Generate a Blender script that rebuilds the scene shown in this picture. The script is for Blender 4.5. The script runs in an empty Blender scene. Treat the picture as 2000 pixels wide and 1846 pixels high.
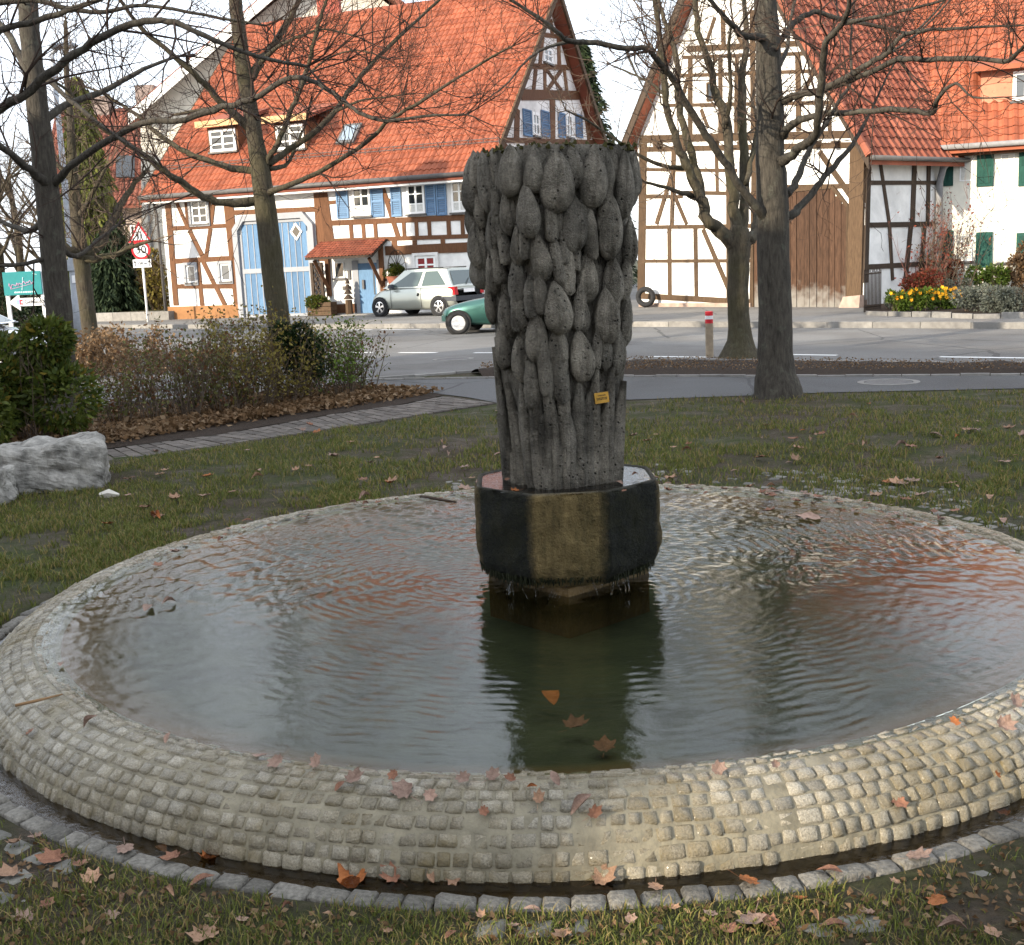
import bpy, bmesh, math, random
import numpy as np
from mathutils import Vector, Matrix, noise
random.seed(7); rng = np.random.default_rng(7)
S = bpy.context.scene
C = S.collection
rad = math.radians

# ------------------------------------------------------------------ camera
FPX, PITCH, ROLL, CAMZ = 2345.6, 0.17278, -0.04393, 1.6      # focal length in photo pixels (2000 px wide)
_f = np.array([0, math.cos(PITCH), -math.sin(PITCH)]); _r0 = np.array([1., 0, 0]); _u0 = np.cross(_r0, _f)
_r = math.cos(ROLL) * _r0 + math.sin(ROLL) * _u0
_u = -math.sin(ROLL) * _r0 + math.cos(ROLL) * _u0
CAM = np.array([0, 0, CAMZ])
cam_data = bpy.data.cameras.new('camera'); cam = bpy.data.objects.new('camera', cam_data); C.objects.link(cam)
cam_data.sensor_fit = 'HORIZONTAL'; cam_data.sensor_width = 36; cam_data.lens = 36 * FPX / 2000
cam_data.clip_start = 0.05; cam_data.clip_end = 3000
cam.matrix_world = Matrix(((_r[0], _u[0], -_f[0], 0), (_r[1], _u[1], -_f[1], 0), (_r[2], _u[2], -_f[2], CAMZ), (0, 0, 0, 1)))
S.camera = cam

# ------------------------------------------------------------------ sky, sun, exposure
SUN_AZ, SUN_EL = rad(233), rad(17)            # azimuth clockwise from +Y
w = bpy.data.worlds.new('World'); S.world = w; w.use_nodes = True
sky = w.node_tree.nodes.new('ShaderNodeTexSky'); sky.sky_type = 'NISHITA'; sky.sun_disc = False
sky.sun_elevation = SUN_EL; sky.sun_rotation = SUN_AZ; sky.air_density = 1.0; sky.dust_density = 1.0; sky.ozone_density = 1.0
bg = w.node_tree.nodes['Background']; bg.inputs[1].default_value = 0.15
_n = w.node_tree.nodes; _l = w.node_tree.links.new          # thin bright high cloud over the whole sky
_tc = _n.new('ShaderNodeTexCoord'); _no = _n.new('ShaderNodeTexNoise'); _no.inputs['Scale'].default_value = 2.2; _no.inputs['Detail'].default_value = 6; _l(_tc.outputs['Generated'], _no.inputs['Vector'])
_mr = _n.new('ShaderNodeMapRange'); _mr.inputs[1].default_value = .3; _mr.inputs[2].default_value = .7; _mr.inputs[3].default_value = .62; _mr.inputs[4].default_value = .95; _l(_no.outputs['Fac'], _mr.inputs[0])
_mx = _n.new('ShaderNodeMix'); _mx.data_type = 'RGBA'; _l(_mr.outputs[0], _mx.inputs[0]); _l(sky.outputs[0], _mx.inputs[6]); _mx.inputs[7].default_value = (7.3, 7.8, 8.6, 1)
_l(_mx.outputs[2], bg.inputs[0])
sun_data = bpy.data.lights.new('sun', 'SUN'); sun_data.energy = 5.0; sun_data.angle = rad(0.5); sun_data.color = (1, .88, .70)
sun = bpy.data.objects.new('sun', sun_data); C.objects.link(sun)
SUN = Vector((math.sin(SUN_AZ) * math.cos(SUN_EL), math.cos(SUN_AZ) * math.cos(SUN_EL), math.sin(SUN_EL)))
sun.rotation_euler = SUN.to_track_quat('Z', 'Y').to_euler()
S.view_settings.view_transform = 'Standard'; S.view_settings.look = 'None'
S.view_settings.exposure = 0.9; S.view_settings.gamma = 1.0
S.cycles.max_bounces = 5; S.cycles.diffuse_bounces = 2; S.cycles.glossy_bounces = 3; S.cycles.transmission_bounces = 4; S.cycles.adaptive_threshold = .02; S.cycles.transparent_max_bounces = 16

# ------------------------------------------------------------------ layout helpers: where a point of the photo lies in the place
def ray(x, y):
    return _f + (x - 1000) / FPX * _r - (y - 923) / FPX * _u
def G(x, y, z=0.0):                       # on a level at height z
    d = ray(x, y); return CAM + d * ((z - CAMZ) / d[2])
def D(x, y, depth):                       # at a distance (along +Y)
    d = ray(x, y); return CAM + d * (depth / d[1])
class Plane:                              # an upright wall through point o, running along u (horizontal)
    def __init__(s, o, ang):
        s.o = np.array([o[0], o[1], 0.]); s.u = np.array([math.cos(ang), math.sin(ang), 0]); s.n = np.array([math.sin(ang), -math.cos(ang), 0])
    def hit(s, x, y):
        d = ray(x, y); t = ((s.o - CAM) @ s.n) / (d @ s.n); p = CAM + t * d
        return ((p - s.o) @ s.u, p[2])
    def at(s, uv, n=0.0):
        return s.o + s.u * uv[0] + s.n * n + np.array([0, 0, uv[1]])
def hitplane(x, y, o, n):
    d = ray(x, y); n = np.asarray(n); return CAM + d * (((np.asarray(o) - CAM) @ n) / (d @ n))

# ------------------------------------------------------------------ object helpers
OFF = {}
def tag(o, label=None, cat=None, group=None, kind=None):
    if label: o['label'] = label
    if cat: o['category'] = cat
    if group: o['group'] = group
    if kind: o['kind'] = kind
    return o
def thing(name, loc, label, cat, group=None):
    o = bpy.data.objects.new(name, None); C.objects.link(o); o.location = loc; o.empty_display_size = .2
    OFF[o.name] = np.array(loc, float)
    return tag(o, label, cat, group)
def link(name, me, parent=None, loc=None):
    o = bpy.data.objects.new(name, me); C.objects.link(o)
    if parent is not None:
        o.parent = parent
    if loc is not None: o.location = loc
    return o
def mesh(name, verts, faces, mats, mi=None, smooth=False):
    me = bpy.data.meshes.new(name)
    V = np.asarray(verts, np.float32).reshape(-1, 3)
    if isinstance(faces, np.ndarray) and faces.ndim == 2:
        n, k = faces.shape
        me.vertices.add(len(V)); me.vertices.foreach_set('co', V.ravel())
        me.loops.add(n * k); me.loops.foreach_set('vertex_index', faces.astype(np.int32).ravel())
        me.polygons.add(n); me.polygons.foreach_set('loop_start', np.arange(0, n * k, k, dtype=np.int32))
        me.update(calc_edges=True)
    else:
        me.from_pydata([tuple(map(float, v)) for v in V], [], [tuple(int(i) for i in f) for f in faces])
    if not isinstance(mats, (list, tuple)): mats = [mats]
    for m in mats: me.materials.append(m)
    if mi is not None: me.polygons.foreach_set('material_index', np.asarray(mi, np.int32))
    if smooth: me.polygons.foreach_set('use_smooth', np.ones(len(me.polygons), bool))
    me.validate(); me.update()
    return me
def obj(name, verts, faces, mats, parent=None, mi=None, smooth=False, kind=None):
    """world-space vertices; when parented they are stored relative to the thing's own base"""
    V = np.asarray(verts, float).reshape(-1, 3)
    if parent is not None and parent.name in OFF: V = V - OFF[parent.name]
    o = link(name, mesh(name, V, faces, mats, mi, smooth), parent)
    if parent is not None and parent.name in OFF: OFF[o.name] = OFF[parent.name]
    if kind: o['kind'] = kind
    return o
class MB:
    """collects shapes that belong to ONE part"""
    def __init__(s): s.v = []; s.f = []; s.m = []
    def add(s, verts, faces, m=0):
        b = len(s.v); s.v += [tuple(map(float, v)) for v in verts]; s.f += [tuple(b + i for i in f) for f in faces]; s.m += [m] * len(faces); return s
    def hexa(s, p, m=0):                   # 8 corners: bottom 0-3, top 4-7
        return s.add(p, [(3, 2, 1, 0), (4, 5, 6, 7), (0, 1, 5, 4), (1, 2, 6, 5), (2, 3, 7, 6), (3, 0, 4, 7)], m)
    def box(s, x0, x1, y0, y1, z0, z1, m=0):
        return s.hexa([(x0, y0, z0), (x1, y0, z0), (x1, y1, z0), (x0, y1, z0), (x0, y0, z1), (x1, y0, z1), (x1, y1, z1), (x0, y1, z1)], m)
    def pbox(s, P, u0, u1, v0, v1, n0, n1, m=0):   # box on a wall plane
        return s.hexa([P.at((u0, v0), n1), P.at((u1, v0), n1), P.at((u1, v0), n0), P.at((u0, v0), n0), P.at((u0, v1), n1), P.at((u1, v1), n1), P.at((u1, v1), n0), P.at((u0, v1), n0)], m)
    def pquad(s, P, q, n0, n1, m=0):       # prism over 4 (u,v) corners, counter-clockwise seen from outside
        return s.add([P.at(c, n1) for c in q] + [P.at(c, n0) for c in q], [(0, 1, 2, 3), (7, 6, 5, 4), (0, 4, 5, 1), (1, 5, 6, 2), (2, 6, 7, 3), (3, 7, 4, 0)], m)
    def poly(s, P, q, n0, n1, m=0):
        k = len(q)
        return s.add([P.at(c, n1) for c in q] + [P.at(c, n0) for c in q], [tuple(range(k)), tuple(range(2 * k - 1, k - 1, -1))] + [(i, i + k, (i + 1) % k + k, (i + 1) % k) for i in range(k)], m)
    def tube(s, pts, rads, k=6, m=0, cap=True):
        V, F = tube(pts, rads, k, cap); return s.add(V, F, m)
    def build(s, name, mats, parent=None, smooth=False, kind=None):
        return obj(name, s.v, s.f, mats, parent, s.m, smooth, kind)
def tube(pts, rads, k=6, cap=True):
    pts = [np.asarray(p, float) for p in pts]; n = len(pts); V = []; F = []
    up = np.array([0.13, .31, .94]); prev = None
    for i in range(n):
        t = pts[min(i + 1, n - 1)] - pts[max(i - 1, 0)]; t = t / (np.linalg.norm(t) + 1e-9)
        if prev is None:
            a = np.cross(t, up if abs(t @ up) < .95 else np.array([1., 0, 0]))
        else:
            a = prev - t * (prev @ t)
        a /= np.linalg.norm(a) + 1e-9; prev = a; b = np.cross(t, a)
        for j in range(k):
            th = 2 * math.pi * j / k; V.append(pts[i] + rads[i] * (math.cos(th) * a + math.sin(th) * b))
    for i in range(n - 1):
        for j in range(k): F.append((i * k + j, i * k + (j + 1) % k, (i + 1) * k + (j + 1) % k, (i + 1) * k + j))
    if cap: F.append(tuple(range(k - 1, -1, -1))); F.append(tuple((n - 1) * k + j for j in range(k)))
    return V, F
def lathe(prof, k=24, c=(0, 0, 0)):
    V = []; F = []
    for r, z in prof:
        for j in range(k): V.append((c[0] + r * math.cos(2 * math.pi * j / k), c[1] + r * math.sin(2 * math.pi * j / k), c[2] + z))
    for i in range(len(prof) - 1):
        for j in range(k): F.append((i * k + j, i * k + (j + 1) % k, (i + 1) * k + (j + 1) % k, (i + 1) * k + j))
    return V, F

# ------------------------------------------------------------------ materials
def srgb(r, g, b):
    f = lambda c: ((c / 255 + .055) / 1.055) ** 2.4 if c > 10 else c / 255 / 12.92
    return (f(r), f(g), f(b), 1)
class NT:
    def __init__(s, name):
        s.m = bpy.data.materials.new(name); s.m.use_nodes = True; s.t = s.m.node_tree; s.p = s.t.nodes['Principled BSDF']; s.out = s.t.nodes['Material Output']; s.p.inputs['Specular IOR Level'].default_value = .18
    def n(s, t, **kw):
        o = s.t.nodes.new('ShaderNode' + t)
        for k, v in kw.items():
            if k.startswith('i_'):
                key = k[2:]; key = int(key) if key.isdigit() else key
                if hasattr(v, 'is_linked') or hasattr(v, 'links'): s.t.links.new(v, o.inputs[key])
                else: o.inputs[key].default_value = v
            else: setattr(o, k, v)
        return o
    def l(s, a, b): s.t.links.new(a, b)
    def coord(s, kind='Object'): return s.n('TexCoord').outputs[kind]
    def noise(s, scale, detail=4, rough=.6, vec=None, dist=0):
        o = s.n('TexNoise'); o.inputs['Scale'].default_value = scale; o.inputs['Detail'].default_value = detail; o.inputs['Roughness'].default_value = rough; o.inputs['Distortion'].default_value = dist
        if vec is not None: s.l(vec, o.inputs['Vector'])
        return o.outputs['Fac']
    def voro(s, scale, feat='F1', vec=None):
        o = s.n('TexVoronoi'); o.feature = feat; o.inputs['Scale'].default_value = scale
        if vec is not None: s.l(vec, o.inputs['Vector'])
        return o.outputs['Distance']
    def ramp(s, fac, a, b, p0=.35, p1=.65, mid=None):
        o = s.n('ValToRGB'); e = o.color_ramp.elements; e[0].position = p0; e[1].position = p1; e[0].color = a; e[1].color = b
        if mid: x = e.new(mid[0]); x.color = mid[1]
        s.l(fac, o.inputs[0]); return o.outputs[0]
    def mix(s, fac, a, b, mode='MIX'):
        o = s.n('Mix', data_type='RGBA', blend_type=mode); o.inputs[0].default_value = 1 if isinstance(fac, (int, float)) else 0
        if isinstance(fac, (int, float)): o.inputs[0].default_value = fac
        else: s.l(fac, o.inputs[0])
        for v, i in ((a, 6), (b, 7)):
            if isinstance(v, tuple): o.inputs[i].default_value = v
            else: s.l(v, o.inputs[i])
        return o.outputs[2]
    def math(s, op, a, b=0.0, clamp=False):
        o = s.n('Math', operation=op, use_clamp=clamp)
        for v, i in ((a, 0), (b, 1)):
            if isinstance(v, (int, float)): o.inputs[i].default_value = v
            else: s.l(v, o.inputs[i])
        return o.outputs[0]
    def rnd(s):                             # one random value per object and per loose piece
        a = s.n('ObjectInfo').outputs['Random']; b = s.n('NewGeometry').outputs['Random Per Island']
        return s.math('FRACT', s.math('ADD', s.math('MULTIPLY', a, 7.31), s.math('MULTIPLY', b, 3.7)))
    def bump(s, h, strength=.5, dist=.02, normal=None):
        o = s.n('Bump'); o.inputs['Strength'].default_value = strength; o.inputs['Distance'].default_value = dist; s.l(h, o.inputs['Height'])
        if normal is not None: s.l(normal, o.inputs['Normal'])
        return o.outputs['Normal']
    def set(s, base=None, rough=None, normal=None, **kw):
        for k, v in (('Base Color', base), ('Roughness', rough), ('Normal', normal)):
            if v is None: continue
            if isinstance(v, (tuple, float, int)): s.p.inputs[k].default_value = v
            else: s.l(v, s.p.inputs[k])
        for k, v in kw.items():
            k = k.replace('_', ' ')
            if hasattr(v, 'links'): s.l(v, s.p.inputs[k])
            else: s.p.inputs[k].default_value = v
        return s.m
def c3(r, g, b): return (r, g, b, 1)
def simple(name, col, rough=.7, var=.25, scale=6, bump=.0, bscale=40, rndv=0.0, **kw):
    t = NT(name); co = t.n('NewGeometry').outputs['Position']
    n = t.noise(scale, 5, .65, co)
    lo = tuple(c * (1 - var) for c in col[:3]) + (1,); hi = tuple(min(1, c * (1 + var)) for c in col[:3]) + (1,)
    c = t.ramp(n, lo, hi, .3, .7)
    if rndv:
        k = t.math('ADD', t.math('MULTIPLY', t.rnd(), 2 * rndv), 1 - rndv)
        g = t.n('CombineColor'); [t.l(k, g.inputs[i]) for i in range(3)]
        c = t.mix(1.0, c, g.outputs[0], 'MULTIPLY')
    nm = t.bump(t.noise(bscale, 4, .6, co), bump, .01) if bump else None
    return t.set(c, rough, nm, **kw)
def metal(name, col, rough=.35): return NT(name).set(col, rough, Metallic=1.0)
# ================================================================== GROUND
PC = np.array([0.165, 5.41]); RW = 2.22; RK = 2.636; ZW = 0.165      # pool centre, water radius, outer kerb radius, water level
def fbm(x, y, s, o=0.0): return noise.fractal(Vector((x * s + o, y * s - o, o * .7)), 1.0, 2.0, 4)
def lawn_z(x, y):
    r = math.hypot(x - PC[0], y - PC[1]); k = min(1, max(0, (r - 2.7) / .5)) * min(1, max(0, (8 - r) / 2))
    return k * (.018 * fbm(x, y, 1.7) + .03 * fbm(x, y, .35, 3.1))
def m_lawn():
    t = NT('lawn_soil'); co = t.coord()
    big = t.noise(.55, 5, .6, co, .4); fine = t.noise(14, 6, .7, co); mid = t.noise(3.2, 5, .65, co)
    green = t.ramp(fine, c3(.022, .034, .008), c3(.068, .082, .020), .3, .7)
    soil = t.ramp(t.noise(30, 6, .7, co), c3(.026, .018, .010), c3(.095, .070, .043), .3, .72)
    f = t.ramp(t.math('ADD', t.math('MULTIPLY', big, .6), t.math('MULTIPLY', mid, .5)), c3(0, 0, 0), c3(1, 1, 1), .47, .66)
    c = t.mix(f, soil, green)
    return t.set(c, t.ramp(mid, c3(.55, .55, .55), c3(.95, .95, .95), .35, .6), t.bump(t.noise(38, 6, .75, co), 1.0, .05))
M_LAWN = m_lawn()
def ground_sheet():
    rr = [2.59, 2.635, 2.67, 2.75, 2.9, 3.1, 3.35, 3.6] + list(np.arange(3.9, 9, .35)) + [9.5, 10.2, 11, 12, 13.5, 15.5, 18, 22, 28, 40, 70, 140, 400, 1200]
    K = 160; V = []; F = []
    for r in rr:
        for j in range(K):
            a = 2 * math.pi * j / K; x = PC[0] + r * math.cos(a); y = PC[1] + r * math.sin(a); V.append((x, y, lawn_z(x, y) - (.05 if r < 2.6 else .008 if r < 2.64 else .0 if r < 400 else 2)))
    for i in range(len(rr) - 1):
        for j in range(K): F.append((i * K + j, i * K + (j + 1) % K, (i + 1) * K + (j + 1) % K, (i + 1) * K + j))
    return obj('ground', V, F, M_LAWN, smooth=True, kind='structure')
ground = ground_sheet()

def asphalt(name, lo, hi, sp=.5):
    t = NT(name); co = t.coord()
    a = t.ramp(t.noise(90, 3, .8, co), lo, hi, .35, .68); b = t.noise(.35, 5, .6, co, .6)
    c = t.mix(t.ramp(b, c3(0, 0, 0), c3(1, 1, 1), .42, .62), a, t.mix(1.0, a, c3(.78, .76, .74), 'MULTIPLY'))
    cr = t.math('LESS_THAN', t.n('TexVoronoi', feature='DISTANCE_TO_EDGE', i_Scale=.33, i_Vector=t.mix(.12, co, t.n('TexNoise', i_Scale=1.3, i_Vector=co).outputs[1])).outputs['Distance'], .006)
    pt = t.ramp(t.n('TexVoronoi', i_Scale=.22, i_Vector=co).outputs['Color'], c3(.86, .86, .86), c3(1.1, 1.09, 1.07), .2, .8); c = t.mix(1.0, c, pt, 'MULTIPLY'); c = t.mix(t.math('MULTIPLY', cr, .55), c, c3(.03, .03, .03))
    return t.set(c, .82, t.bump(t.noise(140, 2, .6, co), .35, .01))
M_ROAD = asphalt('road_asphalt', c3(.12, .117, .113), c3(.21, .205, .195))
M_PATH = asphalt('path_asphalt', c3(.065, .066, .068), c3(.125, .125, .126))
M_WALK = asphalt('pavement_asphalt', c3(.15, .142, .132), c3(.25, .238, .22))
def sheet(name, poly, z, mat, kind='structure', thick=0):
    bm = bmesh.new(); vs = [bm.verts.new((p[0], p[1], z)) for p in poly]; f = bm.faces.new(vs)
    if f.normal.z < 0: f.normal_flip()
    bm.normal_update()
    if thick:
        r = bmesh.ops.extrude_face_region(bm, geom=[f]); bmesh.ops.translate(bm, verts=[v for v in r['geom'] if isinstance(v, bmesh.types.BMVert)], vec=(0, 0, -thick))
        bmesh.ops.recalc_face_normals(bm, faces=bm.faces)
    bmesh.ops.triangulate(bm, faces=[q for q in bm.faces if len(q.verts) > 4])
    me = bpy.data.meshes.new(name); bm.to_mesh(me); bm.free(); me.materials.append(mat)
    o = link(name, me); o['kind'] = kind; return o
Z_ROAD, Z_PATH, Z_WALK = .004, .008, .11
road = sheet('road', [(80, -42), (6.67, 15.48), (3.85, 17.75), (2.0, 18.95), (-.78, 18.05), (-2.0, 17.6), (-2.6, 16.6), (-4.5, 16.0), (-8, 15.2), (-14, 15), (-60, 16), (-60, 75), (-22, 75), (-16.2, 44.5), (-12.3, 40.2), (-4.04, 33.22), (3.03, 28.33), (9.52, 22.13), (80, -36)], Z_ROAD, M_ROAD)
pavement = sheet('pavement', [(80, -36), (9.52, 22.13), (3.03, 28.33), (-4.04, 33.22), (-12.3, 40.2), (-16.2, 44.5), (-19, 60), (40, 80), (80, 40)], Z_WALK, M_WALK, thick=.3)
footpath = sheet('footpath', [(-2.1, 17.55), (-.23, 16.85), (1.71, 16.2), (3.93, 15.15), (6.16, 14.3), (12, 12.2), (30, 5), (30, 3.4), (12, 10.9), (5.63, 13.04), (3.51, 13.47), (2.63, 13.5), (1.38, 13.6), (-.1, 13.8), (-.5, 14.6), (-1.05, 15.4), (-1.9, 16.2)], Z_PATH, M_PATH)
# soil bed with mulch between road and footpath
M_MULCH = simple('mulch', c3(.028, .019, .013), .95, .5, 25, .9, 60)
def mulch():
    far = [(-.55, 17.95), (2.0, 18.8), (3.85, 17.6), (6.67, 15.35), (14, 10)]; near = [(-.35, 17.05), (1.71, 16.3), (3.93, 15.25), (6.16, 14.42), (14, 11.6)]
    V = []; F = []; n = 60; k = 6
    for i in range(n):
        t = i / (n - 1) * 4; a = min(3, int(t)); q = t - a
        f = np.array(far[a]) * (1 - q) + np.array(far[a + 1]) * q; g = np.array(near[a]) * (1 - q) + np.array(near[a + 1]) * q
        for j in range(k):
            s = j / (k - 1); p = g * (1 - s) + f * s; e = math.sin(math.pi * s)
            V.append((p[0], p[1], .010 + .09 * e + .03 * e * fbm(p[0], p[1], 3)))
    for i in range(n - 1):
        for j in range(k - 1): F.append((i * k + j, (i + 1) * k + j, (i + 1) * k + j + 1, i * k + j + 1))
    return obj('soil_bed', V, F, M_MULCH, smooth=True, kind='structure')
soil_bed = mulch()
# kerb of the far pavement and pale flush edging stones of the near road edge
M_KERB = simple('kerb_concrete', c3(.21, .20, .185), .85, .2, 8, .3, 50, .15)
def kerbline(name, pts, wd, ht, z0, length, parent, mat=M_KERB):
    pts = [np.array(p, float) for p in pts]
    for a, b in zip(pts[:-1], pts[1:]):
        L = np.linalg.norm(b - a); n = max(1, int(L / length)); d = (b - a) / L; nn = np.array([-d[1], d[0]])
        for i in range(n):
            p = a + d * (L * i / n + .006); q = a + d * (L * (i + 1) / n - .006); h = ht + random.uniform(-.006, .006)
            c = [(p - nn * wd / 2), (q - nn * wd / 2), (q + nn * wd / 2), (p + nn * wd / 2)]
            MB().hexa([(*x, z0) for x in c] + [(*x, z0 + h) for x in c]).build(name, mat, parent)
kerbline('kerb_stone', [(14, 17.88), (9.52, 22.04), (3.03, 28.24), (-4.04, 33.13), (-12.3, 40.1)], .13, .13, 0, .95, pavement)
kerbline('edging_stone', [(9, 13.55), (6.67, 15.42), (3.85, 17.68), (2.0, 18.88), (-.78, 18.0), (-2.0, 17.55)], .10, .035, 0, .5, road)
kerbline('edging_stone', [(-2.1, 17.45), (-.28, 16.93), (1.71, 16.27), (3.93, 15.22), (6.16, 14.38), (9, 13.3)], .07, .03, 0, .3, footpath)
# painted lines
M_PAINT = simple('road_paint', c3(.72, .72, .70), .7, .12, 30)
def dash(a, b, wd=.12, name='lane_marking'):
    a = np.array(a, float); b = np.array(b, float); d = (b - a) / np.linalg.norm(b - a); n = np.array([-d[1], d[0]]) * wd / 2
    c = [a - n, b - n, b + n, a + n]
    return obj(name, [(*p, Z_ROAD + .004) for p in c], [(0, 1, 2, 3)], M_PAINT, parent=road)
for a, b in [((-4.4, 32.75), (-3.55, 32.15)), ((-3.3, 31.97), (-2.2, 31.2)), ((-5.9, 33.9), (-4.9, 33.1)), ((-1.5, 30.75), (-.3, 29.9)),
             ((-3.6, 23.95), (-2.6, 23.3)), ((-2.05, 22.95), (-1.3, 22.5)), ((-.6, 22.05), (.2, 21.6)), ((1.0, 21.05), (1.8, 20.5)), ((4.0, 19.0), (5.0, 18.2)), ((6.2, 17.2), (7.2, 16.4)),
             ((2.3, 19.5), (3.15, 18.87)), ((9.2, 21.2), (10.2, 20.3))]: dash(a, b)
# manhole covers
M_IRON = simple('cast_iron', c3(.10, .098, .095), .6, .3, 20, .5, 80)
def manhole(c, z, label, col):
    t = thing('manhole_cover', (c[0], c[1], z), label, 'manhole')
    V, F = lathe([(.001, .004), (.27, .004), (.27, -.01)], 28, (c[0], c[1], z)); obj('cover_plate', V, F, col, t)
    V, F = lathe([(.285, -.01), (.285, .006), (.36, .006), (.36, -.01)], 28, (c[0], c[1], z)); obj('cover_frame', V, F, M_KERB, t)
manhole((4.52, 14.22), Z_PATH, 'round grey manhole cover in the asphalt footpath beside the lawn', M_IRON)
manhole((-.93, 20.79), Z_ROAD, 'round manhole cover in the road between column and dashed lane line', M_IRON)

# brick path: every paver its own piece
M_PAVER = simple('paver', c3(.100, .086, .074), .75, .25, 18, .4, 60, .28)
M_JOINT = simple('joint_sand', c3(.045, .038, .028), .95, .4, 20, .5, 60)
def brick_path():
    up = [(-7.2, 9.4), (-3.89, 11.33), (-2.94, 12.06), (-1.98, 13.38), (-1.23, 14.08), (-.75, 14.85)]; lo = [(-7.0, 8.3), (-3.52, 10.63), (-2.47, 11.57), (-1.57, 12.39), (-.54, 13.43), (-.12, 13.85)]
    base = sheet('brick_path', up + lo[::-1], .006, M_JOINT)
    U = np.array(up); L = np.array(lo); cum = np.r_[0, np.cumsum(np.linalg.norm(np.diff((U + L) / 2, axis=0), axis=1))]
    def P(s, v):
        i = min(len(cum) - 2, max(0, np.searchsorted(cum, s) - 1)); q = (s - cum[i]) / (cum[i + 1] - cum[i])
        return (L[i] * (1 - q) + L[i + 1] * q) * (1 - v) + (U[i] * (1 - q) + U[i + 1] * q) * v
    bw, bl = .125, .25; total = cum[-1]; nrow = int(total / bw); ncol = 4; g = .006
    for r in range(nrow):
        s0 = r * bw + g; s1 = (r + 1) * bw - g; sh = .5 / ncol if r % 2 else 0
        cuts = [0] + [x for x in (np.arange(0, ncol + 1) / ncol + sh) if .05 < x < .97] + [1]
        if P(s0, .5)[0] < -5.0: continue
        for a, b in zip(cuts[:-1], cuts[1:]):
            z = .017 + random.uniform(-.003, .004); q = [P(s0, a + .006), P(s1, a + .006), P(s1, b - .006), P(s0, b - .006)]
            cen = sum(q) / 4; top = [cen + (x - cen) * .95 for x in q]
            MB().hexa([(*x, .0) for x in q] + [(*x, z) for x in top]).build('paver', M_PAVER, base)
    return base
brick_path_o = brick_path()
# ================================================================== FOUNTAIN
def m_cobble():
    t = NT('rim_cobble'); wp = t.n('NewGeometry').outputs['Position']; co = wp; r = t.rnd()
    speck = t.noise(170, 4, .8, co); n = t.noise(22, 5, .7, co)
    moss = t.ramp(t.noise(2.4, 5, .65, wp, .3), c3(0, 0, 0), c3(1, 1, 1), .38, .60)
    stone = t.ramp(speck, c3(.17, .155, .12), c3(.56, .52, .43), .3, .7)
    tone = t.ramp(r, c3(.58, .56, .52), c3(1.1, 1.06, 1.0), 0, 1)
    c = t.mix(1.0, stone, tone, 'MULTIPLY')
    low = t.n('MapRange', i_0=t.n('SeparateXYZ', i_0=wp).outputs[2], i_1=.09, i_2=-.02, i_3=0.0, i_4=.9).outputs[0]; moss = t.math('MAXIMUM', moss, t.math('MULTIPLY', low, t.noise(9, 4, .6, wp)))
    c = t.mix(t.math('MULTIPLY', moss, t.ramp(n, c3(.35, .35, .35), c3(.9, .9, .9), .3, .7)), c, c3(.165, .122, .045))
    h = t.math('ADD', t.noise(75, 6, .75, co), t.math('MULTIPLY', speck, .35))
    return t.set(c, t.ramp(n, c3(.14, .14, .14), c3(.42, .42, .42), .3, .7), t.bump(h, 1.0, .014), Specular_IOR_Level=.4, Coat_Weight=.2, Coat_Roughness=.15)
M_COB = m_cobble()
M_KSTONE = simple('kerb_granite', c3(.115, .106, .09), .6, .45, 70, 1.0, 60, .3)
M_MORTAR = simple('rim_mortar', c3(.165, .145, .10), .35, .35, 12, .5, 60)
M_CHAN = simple('channel_concrete', c3(.075, .062, .035), .25, .45, 6, .4, 40)
def m_floor():
    t = NT('pool_floor'); co = t.coord()
    n = t.noise(2.2, 6, .65, co, .3); c = t.ramp(n, c3(.018, .023, .012), c3(.050, .056, .028), .3, .7)
    wp = t.n('SeparateXYZ', i_0=t.n('VectorMath', operation='SUBTRACT', i_0=t.n('NewGeometry').outputs['Position'], i_1=(PC[0], PC[1], 0)).outputs[0])
    rr = t.math('SQRT', t.math('ADD', t.math('MULTIPLY', wp.outputs[0], wp.outputs[0]), t.math('MULTIPLY', wp.outputs[1], wp.outputs[1])))
    e = t.ramp(t.math('ADD', rr, t.math('MULTIPLY', n, .22)), c3(0, 0, 0), c3(1, 1, 1), 0.2, 1.0)  # ochre silt ring towards the rim
    e2 = t.n('MapRange', i_0=t.math('ADD', rr, t.math('MULTIPLY', n, .25)), i_1=1.95, i_2=2.3).outputs[0]
    c = t.mix(e2, c, c3(.14, .075, .022))
    return t.set(c, .7, t.bump(t.noise(25, 5, .7, co), .5, .03))
M_FLOOR = m_floor()
fountain = thing('fountain_basin', (PC[0], PC[1], 0), 'round shallow stone fountain basin with sloping cobbled rim in the lawn', 'fountain basin')
def ringprof(th): return .003 * math.sin(3 * th + 1) + .002 * math.sin(7 * th)
def rim_rz(t):                              # t 0..1 outer foot to crest, >1 inside
    if t <= 1:
        a = t * math.pi / 2; return 2.475 - .245 * (1 - math.cos(a)) ** .85, -.035 + .202 * math.sin(a) ** .9
    s = t - 1; return 2.23 - .17 * s, .167 - .012 * s - .10 * s * s
def rim_pt(th, t, out=0.0):
    r, z = rim_rz(t); r2, z2 = rim_rz(t + .01); dr, dz = r2 - r, z2 - z; L = math.hypot(dr, dz); nr, nz = (dz / L, -dr / L)
    r += nr * out; z += nz * out + ringprof(th) * min(1, t)
    return np.array([PC[0] + r * math.cos(th), PC[1] + r * math.sin(th), z])
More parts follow.
